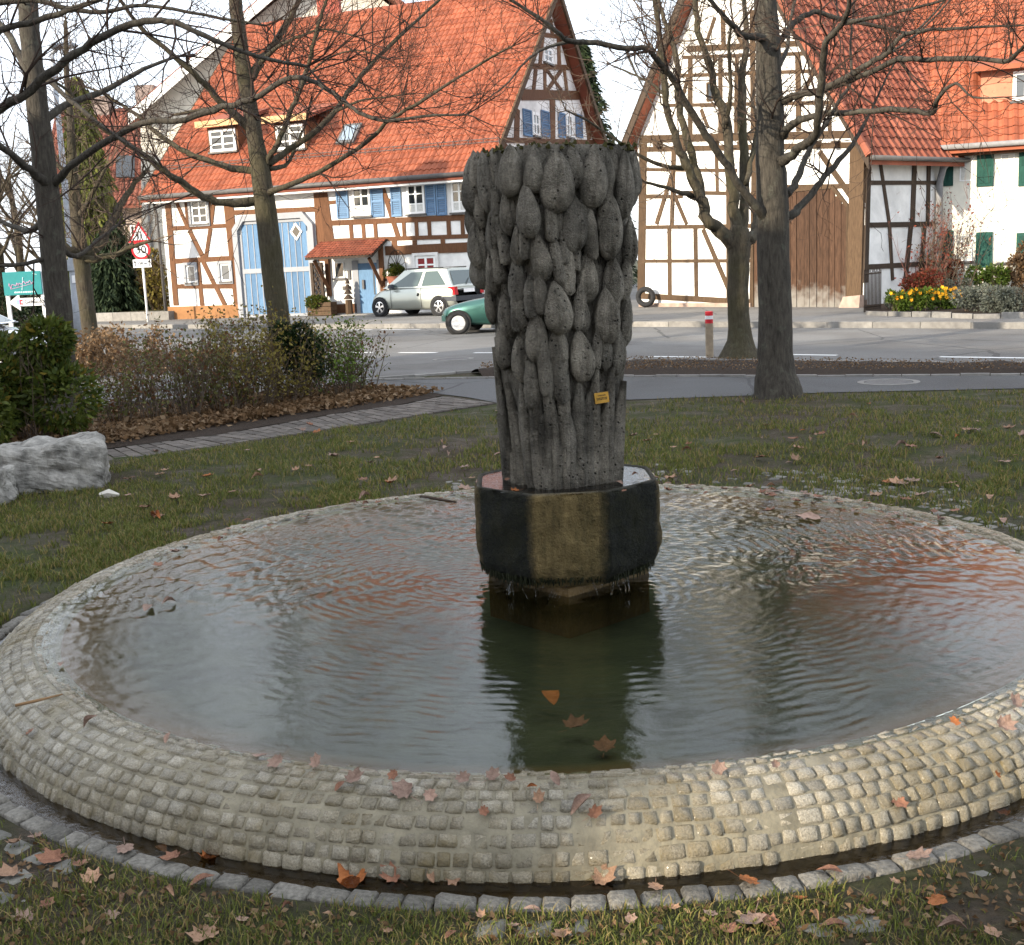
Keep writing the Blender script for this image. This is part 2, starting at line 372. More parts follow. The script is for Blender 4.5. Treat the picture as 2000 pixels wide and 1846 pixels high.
# mortar bed under the cobbles, silted floor, channel, all parts of the basin
K = 180
def polar(name, rz, mat, out=0, sm=True):
    V = []; F = []
    for (r, z) in rz:
        for j in range(K): a = 2 * math.pi * j / K; V.append((PC[0] + r * math.cos(a), PC[1] + r * math.sin(a), z + (ringprof(a) if out else 0)))
    for i in range(len(rz) - 1):
        for j in range(K): F.append((i * K + j, i * K + (j + 1) % K, (i + 1) * K + (j + 1) % K, (i + 1) * K + j))
    return obj(name, V, F, mat, fountain, smooth=sm)
prof = [(2.472, -.10)]
for t in np.linspace(0, 1.5, 26):
    r, z = rim_rz(t); r2, z2 = rim_rz(t + .01); dr, dz = r2 - r, z2 - z; L = math.hypot(dr, dz); prof.append((r - dz / L * .0015, z + dr / L * .0015))
polar('mortar_bed', prof, M_MORTAR, 1)
polar('basin_floor', [(0.01, -.02), (.8, -.02), (1.5, .0), (1.85, .04), (2.02, .09), (2.10, .12), (2.15, .136)], M_FLOOR)
polar('channel', [(2.46, -.045), (2.48, -.042), (2.53, -.04), (2.56, -.04), (2.62, -.04)], M_CHAN)
# cobbles
def stone_mesh(name, mat, seed, bev=.18, n=2, rough=.05, flat=False):
    """unit block with worn edges, about 44 faces"""
    r = random.Random(seed); bm = bmesh.new(); bmesh.ops.create_cube(bm, size=1)
    bmesh.ops.bevel(bm, geom=bm.edges[:] + bm.verts[:], offset=bev, segments=1, affect='EDGES', clamp_overlap=True)
    for v in bm.verts:
        v.co += Vector((r.uniform(-rough, rough), r.uniform(-rough, rough), r.uniform(-rough, rough)))
    bmesh.ops.triangulate(bm, faces=[f for f in bm.faces if len(f.verts) > 4])
    me = bpy.data.meshes.new(name); bm.to_mesh(me); bm.free(); me.materials.append(mat); me.polygons.foreach_set('use_smooth', np.full(len(me.polygons), not flat)); return me
COBS = [stone_mesh('cobble', M_COB, i, .12, rough=.06) for i in range(10)]
COBD = [(np.array([v.co[:] for v in m.vertices]), [tuple(p.vertices) for p in m.polygons]) for m in COBS]
stones = []                                  # (screen size, mesh index, matrix)
rows = 10; rt = np.linspace(.02, 1.34, rows + 1)
for i in range(rows):
    t0, t1 = rt[i], rt[i + 1]; tm = (t0 + t1) / 2; r, _z = rim_rz(tm); a = random.uniform(0, .02)
    h = np.linalg.norm(rim_pt(0, t1) - rim_pt(0, t0))
    while a < 2 * math.pi - .012:
        wdt = random.uniform(.038, .064) if random.random() > .12 else random.uniform(.065, .085)
        da = wdt / r; am = a + da / 2; wob = .10 * math.sin(am * 5 + i) * (t1 - t0)
        p = rim_pt(am, tm + wob, -.0275 + random.uniform(-.0045, .0045)); ez = rim_pt(am, tm + wob, .02) - p; ez /= np.linalg.norm(ez)
        ex = np.array([-math.sin(am), math.cos(am), 0]); ey = np.cross(ez, ex)
        rot = random.uniform(-.05, .05); ex, ey = ex * math.cos(rot) + ey * math.sin(rot), ey * math.cos(rot) - ex * math.sin(rot)
        g = random.uniform(.002, .006)
        Mx = np.stack([ex * (wdt - g), ey * (h - g * random.uniform(.6, 1.6)), ez * .062], 1)
        stones.append((p, random.randrange(10), Mx)); a += da
def vis_score(p, nrm):
    d = p - CAM; z = d @ _f
    if z < .3: return -1
    x, y = 1000 + FPX * (d @ _r) / z, 923 - FPX * (d @ _u) / z
    if not (-20 < x < 2020 and 0 < y < 1866): return -1
    return max(0, -(d @ nrm) / np.linalg.norm(d)) / (d @ d)
order = sorted(range(len(stones)), key=lambda i: -vis_score(stones[i][0], stones[i][2][:, 2] / .062))
def place(name, me, p, Mx, parent):
    o = link(name, me, parent); M4 = Matrix.Identity(4)
    for i in range(3):
        for j in range(3): M4[i][j] = Mx[i][j]
    off = OFF[parent.name] if parent.name in OFF else np.zeros(3)
    for i in range(3): M4[i][3] = p[i] - off[i]
    o.matrix_local = M4; return o
for i in order[:300]:
    p, k, Mx = stones[i]; place('cobblestone', COBS[k], p, Mx, fountain)
VV = []; FF = []
for i in order[300:]:
    p, k, Mx = stones[i]; v, f = COBD[k]; b = len(VV); VV += list(p + v @ Mx.T); FF += [tuple(b + q for q in x) for x in f]
obj('cobble_rows', VV, FF, M_COB, fountain, smooth=True, kind='stuff')
# flat edging stones round the channel
KST = [stone_mesh('edging', M_KSTONE, 50 + i, .12, rough=.06) for i in range(8)]
a = 0
while a < 2 * math.pi - .02:
    wdt = random.uniform(.07, .115); da = wdt / 2.6; am = a + da / 2; a += da
    p = np.array([PC[0] + 2.6 * math.cos(am), PC[1] + 2.6 * math.sin(am), -.028 + random.uniform(-.005, .006)])
    if vis_score(p, np.array([0, 0, 1.])) < 0 and random.random() < .0: continue
    ex = np.array([-math.sin(am), math.cos(am), 0]); ey = np.array([math.cos(am), math.sin(am), 0])
    place('edging_stone', random.choice(KST), p, np.stack([ex * (wdt - .006), ey * random.uniform(.062, .076), np.array([0, 0, .06])], 1), fountain)
# ------------------------------------------------------------------ water
def m_water():
    t = NT('pool_water'); t.t.nodes.remove(t.p)
    P = t.n('NewGeometry').outputs['Position']
    nm = t.bump(t.n('TexNoise', i_Scale=45.0, i_Detail=4.0, i_Roughness=.65, i_Vector=P).outputs[0], 1.0, .0007)
    fr = t.n('Fresnel', i_IOR=1.34, i_Normal=nm).outputs[0]
    gl = t.n('BsdfGlossy', i_Roughness=.02, i_Normal=nm); gl.inputs['Color'].default_value = (1, 1, 1, 1)
    tr = t.n('BsdfTransparent'); tr.inputs['Color'].default_value = (.86, .88, .74, 1)
    mx = t.n('MixShader', i_0=fr, i_1=tr.outputs[0], i_2=gl.outputs[0]); t.l(mx.outputs[0], t.out.inputs[0]); return t.m
M_WATER = m_water()
def water_sheet():
    st = .0085; n = int((RW + .03) / st); ax = np.arange(-n, n + 1) * st; X, Y = np.meshgrid(ax, ax); N = 2 * n + 1
    wx = X + .035 * np.sin(2.3 * Y + 1.1) + .02 * np.sin(5.1 * X - 3.3 * Y) + .014 * np.sin(17 * Y + 9 * X) * np.sin(3.1 * X + 1.7); wy = Y + .035 * np.sin(2.7 * X + .4) + .02 * np.sin(4.3 * Y + 3.7 * X + 2) + .014 * np.sin(15 * X - 8 * Y) * np.sin(2.7 * Y + .6)
    Z = np.zeros_like(X)
    for (dx, dy, k, am, dec) in [(-.46 + .075, -.12, 122, 1.0, .38), (.50, -.18, 116, .9, .34), (-.22, .38, 100, .8, .22), (.46, .33, 108, .9, .22), (1.25, -.30, 130, .75, 1.0), (.0, -.47, 126, .45, .9), (-1.2, .3, 84, .4, .5)]:
        d = np.hypot(wx - dx, wy - dy); pt = .65 + .35 * np.sin(3 * np.arctan2(wy - dy, wx - dx) + k) ; Z += am * pt * np.sin(k * d) * np.exp(-dec * d) * (88 / k)
    patch = np.clip(.7 + .45 * np.sin(1.9 * X + 2.2 * Y) * np.sin(2.6 * X - 1.4 * Y + 1) + .35 * np.sin(6.1 * X - 3 * Y) * np.sin(5.3 * Y + 2.2 * X), .12, 1.4); ramp_ = np.clip((Y + .5) / 2.2, 0, 1); Z *= patch * .0036 * (.17 + 2.1 * ramp_)
    for i in range(26):                                # cross chop
        k = rng.uniform(24, 120); a = rng.uniform(0, 6.28); Z += (.0065 + .055 * np.clip((Y + .7) / 2.1, 0, 1)) / k * np.sin(k * (wx * math.cos(a) + wy * math.sin(a)) + rng.uniform(0, 6.28)) * (.6 + .4 * np.sin(rng.uniform(1, 3) * X + rng.uniform(1, 3) * Y + i))
    inside = np.hypot(X, Y) < RW + .028; V = np.stack([X + PC[0], Y + PC[1], Z + ZW], -1).reshape(-1, 3); q = inside[:-1, :-1] & inside[1:, :-1] & inside[:-1, 1:] & inside[1:, 1:]; ii, jj = np.nonzero(q); a = ii * N + jj
    F = np.stack([a, a + 1, a + N + 1, a + N], 1); used = np.unique(F); mp = np.full(N * N, -1); mp[used] = np.arange(len(used)); return obj('pool_water', V[used], mp[F], M_WATER, smooth=True, kind='structure')
water_sheet()
def m_still(name, tint, rg=.03):
    t = NT(name); t.t.nodes.remove(t.p); nm = t.bump(t.noise(26, 3, .6, t.coord()), .8, .004)
    mx = t.n('MixShader', i_0=t.n('Fresnel', i_IOR=1.34, i_Normal=nm).outputs[0]); tr = t.n('BsdfTransparent'); tr.inputs[0].default_value = tint
    gl = t.n('BsdfGlossy', i_Roughness=rg, i_Normal=nm); gl.inputs['Color'].default_value = (1, 1, 1, 1); t.l(tr.outputs[0], mx.inputs[1]); t.l(gl.outputs[0], mx.inputs[2]); t.l(mx.outputs[0], t.out.inputs[0]); return t.m
M_STILL = m_still('channel_water', (.62, .52, .36, 1))
V = []; F = []
for r in (2.455, 2.60):
    for j in range(120): a = 2 * math.pi * j / 120; V.append((PC[0] + r * math.cos(a), PC[1] + r * math.sin(a), -.014))
for j in range(120): F.append((j, 120 + j, 120 + (j + 1) % 120, (j + 1) % 120))
obj('channel_water', V, F, M_STILL, kind='structure')
# ------------------------------------------------------------------ bowl and plinth
ZB0, ZB1 = .20, .632
BC = PC + np.array([.075, -.02])
def m_bowl():
    t = NT('bowl_stone'); co = t.coord(); sp = t.n('SeparateXYZ', i_0=co)
    n = t.noise(7, 5, .65, co); fine = t.noise(70, 4, .75, co)
    x = t.math('ADD', sp.outputs[0], t.math('ADD', t.math('MULTIPLY', t.math('SUBTRACT', n, .5), .07), t.math('MULTIPLY', t.math('SUBTRACT', fine, .5), .04)))
    band = t.n('MapRange', i_0=t.math('ABSOLUTE', t.math('ADD', x, .015)), i_1=.135, i_2=.175).outputs[0]
    edge = t.n('MapRange', i_0=t.math('ABSOLUTE', x), i_1=.385, i_2=.41).outputs[0]
    mpz = t.n('Mapping', i_Vector=co); mpz.inputs['Scale'].default_value = (1, 1, .25)
    ochre = t.ramp(t.noise(16, 6, .78, mpz.outputs[0]), c3(.05, .038, .010), c3(.30, .215, .09), .28, .74)
    black = t.ramp(fine, c3(.004, .005, .003), c3(.022, .024, .007), .4, .8)
    bd = t.math('MULTIPLY', band, t.math('SUBTRACT', 1.0, t.math('MULTIPLY', edge, .75)))
    top = t.n('MapRange', i_0=sp.outputs[2], i_1=.423, i_2=.435).outputs[0]
    c = t.mix(bd, ochre, black); c = t.mix(top, c, c3(.13, .12, .095))
    moss = t.ramp(t.noise(6, 4, .65, co), c3(0, 0, 0), c3(.7, .7, .7), .48, .7); c = t.mix(t.math('MULTIPLY', moss, .6), c, c3(.036, .035, .006))
    gl = t.ramp(t.noise(90, 3, .7, co), c3(.92, .92, .92), c3(.08, .08, .08), .63, .67)
    return t.set(c, gl, t.bump(t.math('ADD', t.noise(22, 6, .7, co), t.math('MULTIPLY', t.noise(80, 4, .75, co), t.math('ADD', bd, .4))), 1.0, .08), Specular_IOR_Level=.28)
M_BOWL = m_bowl()
bowl = thing('fountain_bowl', (BC[0], BC[1], 0), 'wet mossy round stone bowl dripping into the basin under the tulip column', 'fountain bowl')
def bowl_mesh():
    prof = [(.30, 0), (.335, .0), (.345, .012), (.40, .05), (.418, .085), (.424, .15), (.425, .25), (.425, .35), (.423, .385), (.412, .397), (.395, .394), (.375, .378), (.25, .372), (.05, .372)]
    zz = np.interp(np.linspace(0, len(prof) - 1, 46), range(len(prof)), [p[1] for p in prof]); rr0 = np.interp(np.linspace(0, len(prof) - 1, 46), range(len(prof)), [p[0] for p in prof]); prof = list(zip(rr0, zz * (ZB1 - ZB0) / .397)); K = 150; V = []; F = []
    for i, (r, z) in enumerate(prof):
        for j in range(K):
            a = 2 * math.pi * j / K; oct_ = math.cos(math.pi / 8) / math.cos(((a + math.pi / 8) % (math.pi / 4)) - math.pi / 8)
            k = .06 + .94 * oct_ * 1.04
            rr = r * k + (.014 * noise.fractal(Vector((math.cos(a) * 3, math.sin(a) * 3, z * 8)), 1, 2, 4) + .007 * noise.fractal(Vector((math.cos(a) * 9, math.sin(a) * 9, z * 22)), 1, 2, 4) if 3 < i < 30 else 0)
            V.append((BC[0] + rr * math.cos(a), BC[1] + rr * math.sin(a), ZB0 + z))
    for i in range(len(prof) - 1):
        for j in range(K): F.append((i * K + j, i * K + (j + 1) % K, (i + 1) * K + (j + 1) % K, (i + 1) * K + j))
    F.append(tuple(range(K - 1, -1, -1)))
    o = obj('bowl_body', np.array(V), F, M_BOWL, bowl, smooth=True)
    for v in o.data.vertices: v.co.z -= ZB0
    o.location.z = ZB0; return o
bowl_mesh()
V, F = lathe([(.02, 0), (.25, 0), (.395, 0), (.408, -.003)], 48, (BC[0], BC[1], ZB1 - .006)); F = [f[::-1] for f in F]; obj('bowl_water', V, F, m_still('bowl_film', (.5, .46, .36, 1), .16), bowl)
M_PLINTH = simple('plinth_stone', c3(.085, .055, .022), .35, .4, 9, .6, 40)
q = MB(); c45 = .37
pts = [(BC[0] + c45 * math.cos(a), BC[1] + c45 * math.sin(a)) for a in [math.radians(-93 + 90 * i) for i in range(4)]]
q.hexa([(*p, -.02) for p in pts] + [(*p, ZB0 + .002) for p in pts]); pl = q.build('plinth_block', M_PLINTH, bowl)
# moss beard hanging from the lower edge
M_MOSS = simple('moss', c3(.012, .014, .005), .6, .6, 40, .5, 90)
q = MB()
for i in range(900):
    a = random.uniform(0, 2 * math.pi); rr_ = random.uniform(.37, .405); z = ZB0 + .012 + (rr_ - .37) * .9; L = random.uniform(.008, .042) * (1 if abs(math.cos(a)) > .38 else .5)
    p = np.array([BC[0] + rr_ * math.cos(a), BC[1] + rr_ * math.sin(a), z + .02]); q.tube([p, p + np.array([random.uniform(-.006, .006), random.uniform(-.006, .006), -L])], [.004, .001], 4, cap=False)
q.build('moss_fringe', M_MOSS, bowl, kind='stuff')
# trickles of water
M_DROP = NT('trickle').set(c3(.95, .97, 1), .02, Transmission_Weight=1.0, IOR=1.33, Specular_IOR_Level=.5)
def trickle(px, py, spread, n, label, h=None):
    p0 = G(px, py, ZB0 + .02); d = p0[:2] - BC; d = d / np.linalg.norm(d); top = np.array([BC[0] + d[0] * .405, BC[1] + d[1] * .405, ZB0 + .035])
    q = MB(); tg = np.array([-d[1], d[0], 0])
    for i in range(n):
        s = random.uniform(-1, 1) * spread; out = random.uniform(.0, .05); zz = ZW - .005
        a = top + tg * s * 1.0; b = top + tg * s * .55 + np.array([d[0], d[1], 0]) * out; b[2] = zz if random.random() < .7 else zz + .05
        q.tube([a, a * .5 + b * .5 + np.array([d[0], d[1], 0]) * .006, b], [.0009, .0006, .001], 5)
    tag(q.build('water_trickle', M_DROP, smooth=True), label, 'water')
trickle(985, 1150, .045, 7, 'thin clear water trickle falling from the left side of the bowl edge')
trickle(1232, 1140, .05, 8, 'fan-shaped clear water trickle falling from the right side of the bowl edge')
trickle(1040, 1165, .12, 9, 'row of fine water drips under the ochre stone face of the bowl')
trickle(1205, 1155, .07, 6, 'few fine water drips just left of the fan-shaped trickle')
# ================================================================== TULIP COLUMN
def m_tulip():
    t = NT('tulip_stone'); co = t.coord(); P = t.n('NewGeometry').outputs['Position']; r = t.rnd()
    base = t.ramp(t.noise(6, 6, .7, P), c3(.095, .087, .075), c3(.40, .372, .325), .32, .72)
    base = t.mix(1.0, base, t.ramp(r, c3(.75, .75, .75), c3(1.1, 1.08, 1.05), 0, 1), 'MULTIPLY')
    pits = t.voro(34, 'F1', P); pit = t.n('MapRange', i_0=pits, i_1=.08, i_2=.22).outputs[0]
    msk = t.ramp(t.noise(9, 4, .6, P), c3(0, 0, 0), c3(1, 1, 1), .44, .58)
    pm = t.math('MULTIPLY', t.math('SUBTRACT', 1.0, pit), msk)
    speck = t.ramp(t.noise(130, 2, .8, P), c3(.78, .78, .78), c3(1.25, 1.24, 1.2), .33, .68)
    mps = t.n('Mapping', i_Vector=P); mps.inputs['Scale'].default_value = (1, 1, .12)
    stk = t.ramp(t.noise(16, 4, .65, mps.outputs[0]), c3(.50, .49, .46), c3(1.32, 1.30, 1.25), .32, .66); base = t.mix(1.0, base, stk, 'MULTIPLY')
    c = t.mix(1.0, base, speck, 'MULTIPLY'); c = t.mix(pm, c, c3(.02, .019, .017))
    lich = t.ramp(t.noise(24, 4, .7, P), c3(0, 0, 0), c3(1, 1, 1), .63, .72); c = t.mix(t.math('MULTIPLY', lich, .5), c, c3(.30, .29, .26))
    h = t.math('ADD', t.math('ADD', t.noise(40, 6, .7, P), t.math('MULTIPLY', t.noise(160, 3, .7, P), .35)), t.math('MULTIPLY', pm, -1.2))
    return t.set(c, .85, t.bump(h, 1.0, .045))
M_TUL = m_tulip()
ZC0, ZC1 = ZB1 - .012, 2.09
def core_half(z):                                  # half width of the core (rounded square turned with one corner to the front)
    s = (z - ZC0) / (ZC1 - ZC0); return .198 + .092 * s ** .85
column = thing('tulip_column', (BC[0], BC[1], ZC0), 'grey stone column carved with tulip buds and leaves standing in the bowl', 'sculpture')
ROT0 = rad(28)
def core_r(a, z):
    h = core_half(z); b = a - ROT0; n = 4.5; return h * (abs(math.cos(b)) ** n + abs(math.sin(b)) ** n) ** (-1 / n)
def core():
    K = 64; V = []; F = []; zs = np.linspace(ZC0, ZC1 - .02, 40)
    for z in zs:
        for j in range(K):
            a = 2 * math.pi * j / K; r = core_r(a, z) + .008 * noise.fractal(Vector((math.cos(a) * 4, math.sin(a) * 4, z * 5)), 1, 2, 4); V.append((BC[0] + r * math.cos(a), BC[1] + r * math.sin(a), z))
    for i in range(len(zs) - 1):
        for j in range(K): F.append((i * K + j, i * K + (j + 1) % K, (i + 1) * K + (j + 1) % K, (i + 1) * K + j))
    F.append(tuple((len(zs) - 1) * K + j for j in range(K)))
    return obj('core_block', V, F, M_TUL, column, smooth=True)
core()
def bud_mesh(seed):
    r = random.Random(seed); K = 60; N = 22; V = []; F = []; ph = r.uniform(0, 2); open_ = r.uniform(0, .12)
    for i in range(N + 1):
        s = i / N; z = s - .5
        R = .5 * (math.sin(math.pi * (s ** .74)) ** .66) * (1 - .10 * s)
        if s > .93: R *= .9
        for j in range(K):
            a = 2 * math.pi * j / K; seam = 0
            for k3 in range(3):                    # three outer petals, each lapping over the next
                b = (a + ph - k3 * 2 * math.pi / 3 + math.pi) % (2 * math.pi) - math.pi
                wid = (1.18 - .12 * k3) * min(1, max(.02, 1.06 - s) ** .45) * min(1, .55 + s * 2.2)
                x = abs(b) / max(.05, wid)
                if x < 1: seam = max(seam, (1 - x ** 14) * (.27, .15, .03)[k3])
            mid = .018 * math.exp(-((((a + ph) * 3 / (2 * math.pi)) % 1 - .0) * 6) ** 2)
            rr = R * (.78 + seam + mid + open_ * .3 * s) + .012 * noise.fractal(Vector((math.cos(a) * 2 + seed, math.sin(a) * 2, z * 3)), 1, 2, 3)
            V.append((rr * math.cos(a), rr * math.sin(a), z))
    for i in range(N):
        for j in range(K): F.append((i * K + j, i * K + (j + 1) % K, (i + 1) * K + (j + 1) % K, (i + 1) * K + j))
    F.append(tuple(range(K - 1, -1, -1))); F.append(tuple(N * K + j for j in range(K)))
    return mesh('bud', V, F, M_TUL, smooth=True)
BUDS = [bud_mesh(i) for i in range(7)]
def leaf_mesh(seed):
    r = random.Random(seed); N = 14; V = []; F = []; K = 8
    for i in range(N + 1):
        s = i / N; wd = .5 * min(1, (s / .12 + .55)) * (1 - max(0, (s - .55) / .45) ** 1.7) ** .8 + .01; tw = r.uniform(-.03, .03)
        for j in range(K):
            a = 2 * math.pi * j / K; c = math.cos(a); d = math.sin(a)
            V.append((wd * c + tw + .04 * math.sin(s * 5 + seed), (.5 * d * min(1, 1.15 - .8 * s) + (.16 * abs(c)) * (1 - s)) - .15 * s * s, s - .5))
    for i in range(N):
        for j in range(K): F.append((i * K + j, i * K + (j + 1) % K, (i + 1) * K + (j + 1) % K, (i + 1) * K + j))
    F.append(tuple(range(K - 1, -1, -1))); F.append(tuple(N * K + j for j in range(K)))
    return mesh('blade', V, F, M_TUL, smooth=True)
BLADES = [leaf_mesh(i) for i in range(6)]
def col_hit(px, py, out=0.0):
    d = ray(px, py); d = d / np.linalg.norm(d); t = 4.2
    while t < 7:
        p = CAM + d * t; q = p[:2] - BC; a = math.atan2(q[1], q[0])
        if math.hypot(*q) < core_r(a, min(ZC1, max(ZC0, p[2]))) + out: return p, a
        t += .004
    # beside the core: nearest approach
    t = ((BC - CAM[:2]) @ d[:2]) / (d[:2] @ d[:2]); p = CAM + d * t; q = p[:2] - BC; return p, math.atan2(q[1], q[0])
def put(me, name, a, r, z, w_, dp, h, lean=0, roll=0, yaw=0):
    n = np.array([math.cos(a), math.sin(a), 0]); tg = np.array([-math.sin(a), math.cos(a), 0]); up = np.array([0, 0, 1.])
    e3 = up * math.cos(lean) + n * math.sin(lean); e2 = np.cross(e3, tg); e3 = e3 * math.cos(roll) + tg * math.sin(roll); tg2 = np.cross(e2, e3); tg2 /= np.linalg.norm(tg2)
    if yaw: tg2, e2 = tg2 * math.cos(yaw) + e2 * math.sin(yaw), e2 * math.cos(yaw) - tg2 * math.sin(yaw)
    # blade mesh: +y is inward, so flip
    p = np.array([BC[0] + n[0] * r, BC[1] + n[1] * r, z])
    return place(name, me, p, np.stack([tg2 * w_, e2 * dp, e3 * h], 1), column)
PXM = FPX / 5.05
SC = 2.637
buds = [(205, 255, 105, 290), (355, 195, 135, 230), (478, 185, 125, 215), (590, 247, 172, 285), (690, 175, 110, 190), (785, 225, 155, 280), (870, 190, 105, 210), (975, 265, 120, 310), (1025, 240, 80, 250), (150, 380, 85, 210),
        (445, 402, 132, 245), (680, 465, 142, 265), (875, 488, 142, 285), (255, 517, 118, 240), (1003, 565, 100, 230), (745, 420, 90, 250), (330, 400, 90, 230), (185, 640, 60, 250), (590, 430, 90, 170),
        (505, 637, 118, 225), (770, 742, 126, 235), (912, 760, 128, 250), (376, 767, 125, 225), (640, 700, 95, 190), (235, 720, 90, 210), (985, 740, 80, 220), (380, 580, 90, 180),
        (603, 900, 150, 245), (318, 940, 112, 215), (852, 945, 142, 265), (985, 930, 85, 240), (220, 870, 75, 220), (480, 830, 100, 190), (735, 920, 90, 200), (410, 920, 90, 190),
        (487, 1050, 122, 250), (722, 1150, 130, 250), (400, 1170, 112, 225), (285, 1105, 92, 225), (940, 1120, 105, 240), (860, 1110, 100, 220), (590, 1110, 90, 180)]
nb = 0
for (cx, cy, w_, h_) in buds:
    px = 860 + cx / SC; py = 260 + cy / SC; p, a = col_hit(px, py, .05); w_ = w_ / SC / PXM * 1.14; h_ = h_ / SC / PXM * 1.16
    z = min(p[2], ZC1 - .02 - .3 * h_); big = w_ > .12
    rr_ = core_r(a, min(ZC1, z)) + (.045 if big else .02)
    put(BUDS[nb % 7], 'tulip_bud', a, rr_, z, w_, w_ * .85, h_, lean=.10, roll=random.uniform(-.12, .12), yaw=random.uniform(-.5, .5)); nb += 1
for k in range(44):                                # the far side, less exactly
    a = rad(random.uniform(5, 175)); z = random.uniform(1.28, 2.03); put(BUDS[k % 7], 'tulip_bud', a, core_r(a, z) + .03, z, random.uniform(.11, .15), .11, random.uniform(.19, .24), .1, random.uniform(-.15, .15), random.uniform(-1, 1))
for k in range(34):                                # rim of the top
    a = 2 * math.pi * k / 34 + random.uniform(-.06, .06)
    z = ZC1 - .10 + random.uniform(-.03, .015)
    if -math.pi < (a - 2 * math.pi if a > math.pi else a) < 0: z -= .01; rr_ = core_r(a, z) - .03
    else: rr_ = core_r(a, z) + .02
    put(BUDS[k % 7], 'tulip_bud', a, rr_, z, random.uniform(.09, .13), .09, random.uniform(.17, .22), .06, random.uniform(-.1, .1), random.uniform(-1, 1))
leaves = [(570, 460, 75, 190), (600, 650, 75, 240), (660, 715, 80, 230), (470, 840, 80, 220), (520, 830, 70, 200), (712, 890, 76, 240), (622, 1085, 66, 180), (300, 650, 70, 260), (700, 640, 50, 130), (845, 370, 60, 260), (300, 420, 80, 300),
          (330, 560, 70, 240), (770, 520, 80, 260), (640, 560, 70, 220), (440, 560, 60, 180), (400, 900, 70, 240), (800, 1100, 60, 220), (340, 1090, 60, 240), (890, 870, 60, 240), (540, 1200, 80, 300), (620, 1230, 90, 330), (470, 1290, 80, 260)]
for i, (cx, cy, w_, h_) in enumerate(leaves):
    p, a = col_hit(860 + cx / SC, 260 + cy / SC, .03)
    put(BLADES[i % 6], 'tulip_leaf', a, core_r(a, p[2]) + .035, p[2], w_ / SC / PXM, .07, h_ / SC / PXM, .08, random.uniform(-.12, .12)).scale
tops = [(325, 1450), (370, 1290), (430, 1290), (478, 1180), (540, 1120), (620, 1130), (632, 1280), (715, 1265), (790, 1190), (868, 1215), (925, 1285), (575, 1340), (690, 1690), (520, 1400), (760, 1330), (840, 1380), (400, 1440), (660, 1430), (350, 1560), (450, 1500), (720, 1500), (800, 1560), (900, 1500), (600, 1560), (545, 1620), (860, 1640), (390, 1650)]
for i, (cx, cy) in enumerate(tops):
    p, a = col_hit(860 + cx / SC, 260 + cy / SC, .02); h = p[2] - ZC0 + .02
    put(BLADES[i % 6], 'tulip_leaf', a, core_r(a, ZC0 + h / 2) + .018, ZC0 + h / 2 - .01, random.uniform(.05, .08), .085, h, (core_half(ZC0 + h) - core_half(ZC0)) / h * 1.0 + .02, random.uniform(-.03, .03))
for i in range(30):
    a = rad(random.uniform(0, 180)); h = random.uniform(.25, .75); put(BLADES[i % 6], 'tulip_leaf', a, core_r(a, ZC0 + h / 2) + .012, ZC0 + h / 2 - .01, random.uniform(.06, .09), .06, h, .06, random.uniform(-.04, .04))
# brass plaque with two lines of lettering
M_BRASS = simple('brass', c3(.30, .17, .035), .42, .25, 30, .1, 60, Metallic=.8)
M_ENGR = simple('engraving', c3(.05, .03, .01), .7)
p, a = col_hit(1174, 777, .06); n = np.array([math.cos(a), math.sin(a), 0]); n = np.array([.15, -.98, .12]); n /= np.linalg.norm(n)
ex = np.array([.985, .15, .085]); ex -= n * (ex @ n); ex /= np.linalg.norm(ex); ey = np.cross(n, ex); pc = p + n * .01
q = MB(); W2, H2 = .031, .023
cs = [pc - ex * W2 - ey * H2, pc + ex * W2 - ey * H2, pc + ex * W2 + ey * H2, pc - ex * W2 + ey * H2]
q.hexa([c - n * .03 for c in cs] + [c + n * .004 for c in cs]); plaque = q.build('plaque', M_BRASS, column)
q = MB()
for (y0, x0, x1) in [(.0075, -.017, .012), (-.0035, -.024, .022), (-.0095, -.022, .023)]:      # illegible engraved lines
    x = x0
    while x < x1:
        L = random.uniform(.002, .006); b = pc + ex * x + ey * y0 + n * .0045
        q.hexa([b, b + ex * L, b + ex * L + n * .0005, b + n * .0005, b + ey * .005, b + ex * L + ey * .005, b + ex * L + ey * .005 + n * .0005, b + ey * .005 + n * .0005]); x += L + .0018
q.build('engraved_lettering', M_ENGR, plaque)
# moss along the top edge
q = MB()
for i in range(260):
    a = random.uniform(0, 2 * math.pi); r = core_r(a, ZC1) - random.uniform(-.02, .10); z = ZC1 - .035 + random.uniform(-.01, .02)
    p = np.array([BC[0] + r * math.cos(a), BC[1] + r * math.sin(a), z]); q.tube([p, p + np.array([random.uniform(-.01, .01), random.uniform(-.01, .01), random.uniform(.005, .022)])], [.012, .003], 5)
q.build('moss_cushions', simple('top_moss', c3(.035, .032, .008), .9, .5, 40, .6, 90), column)
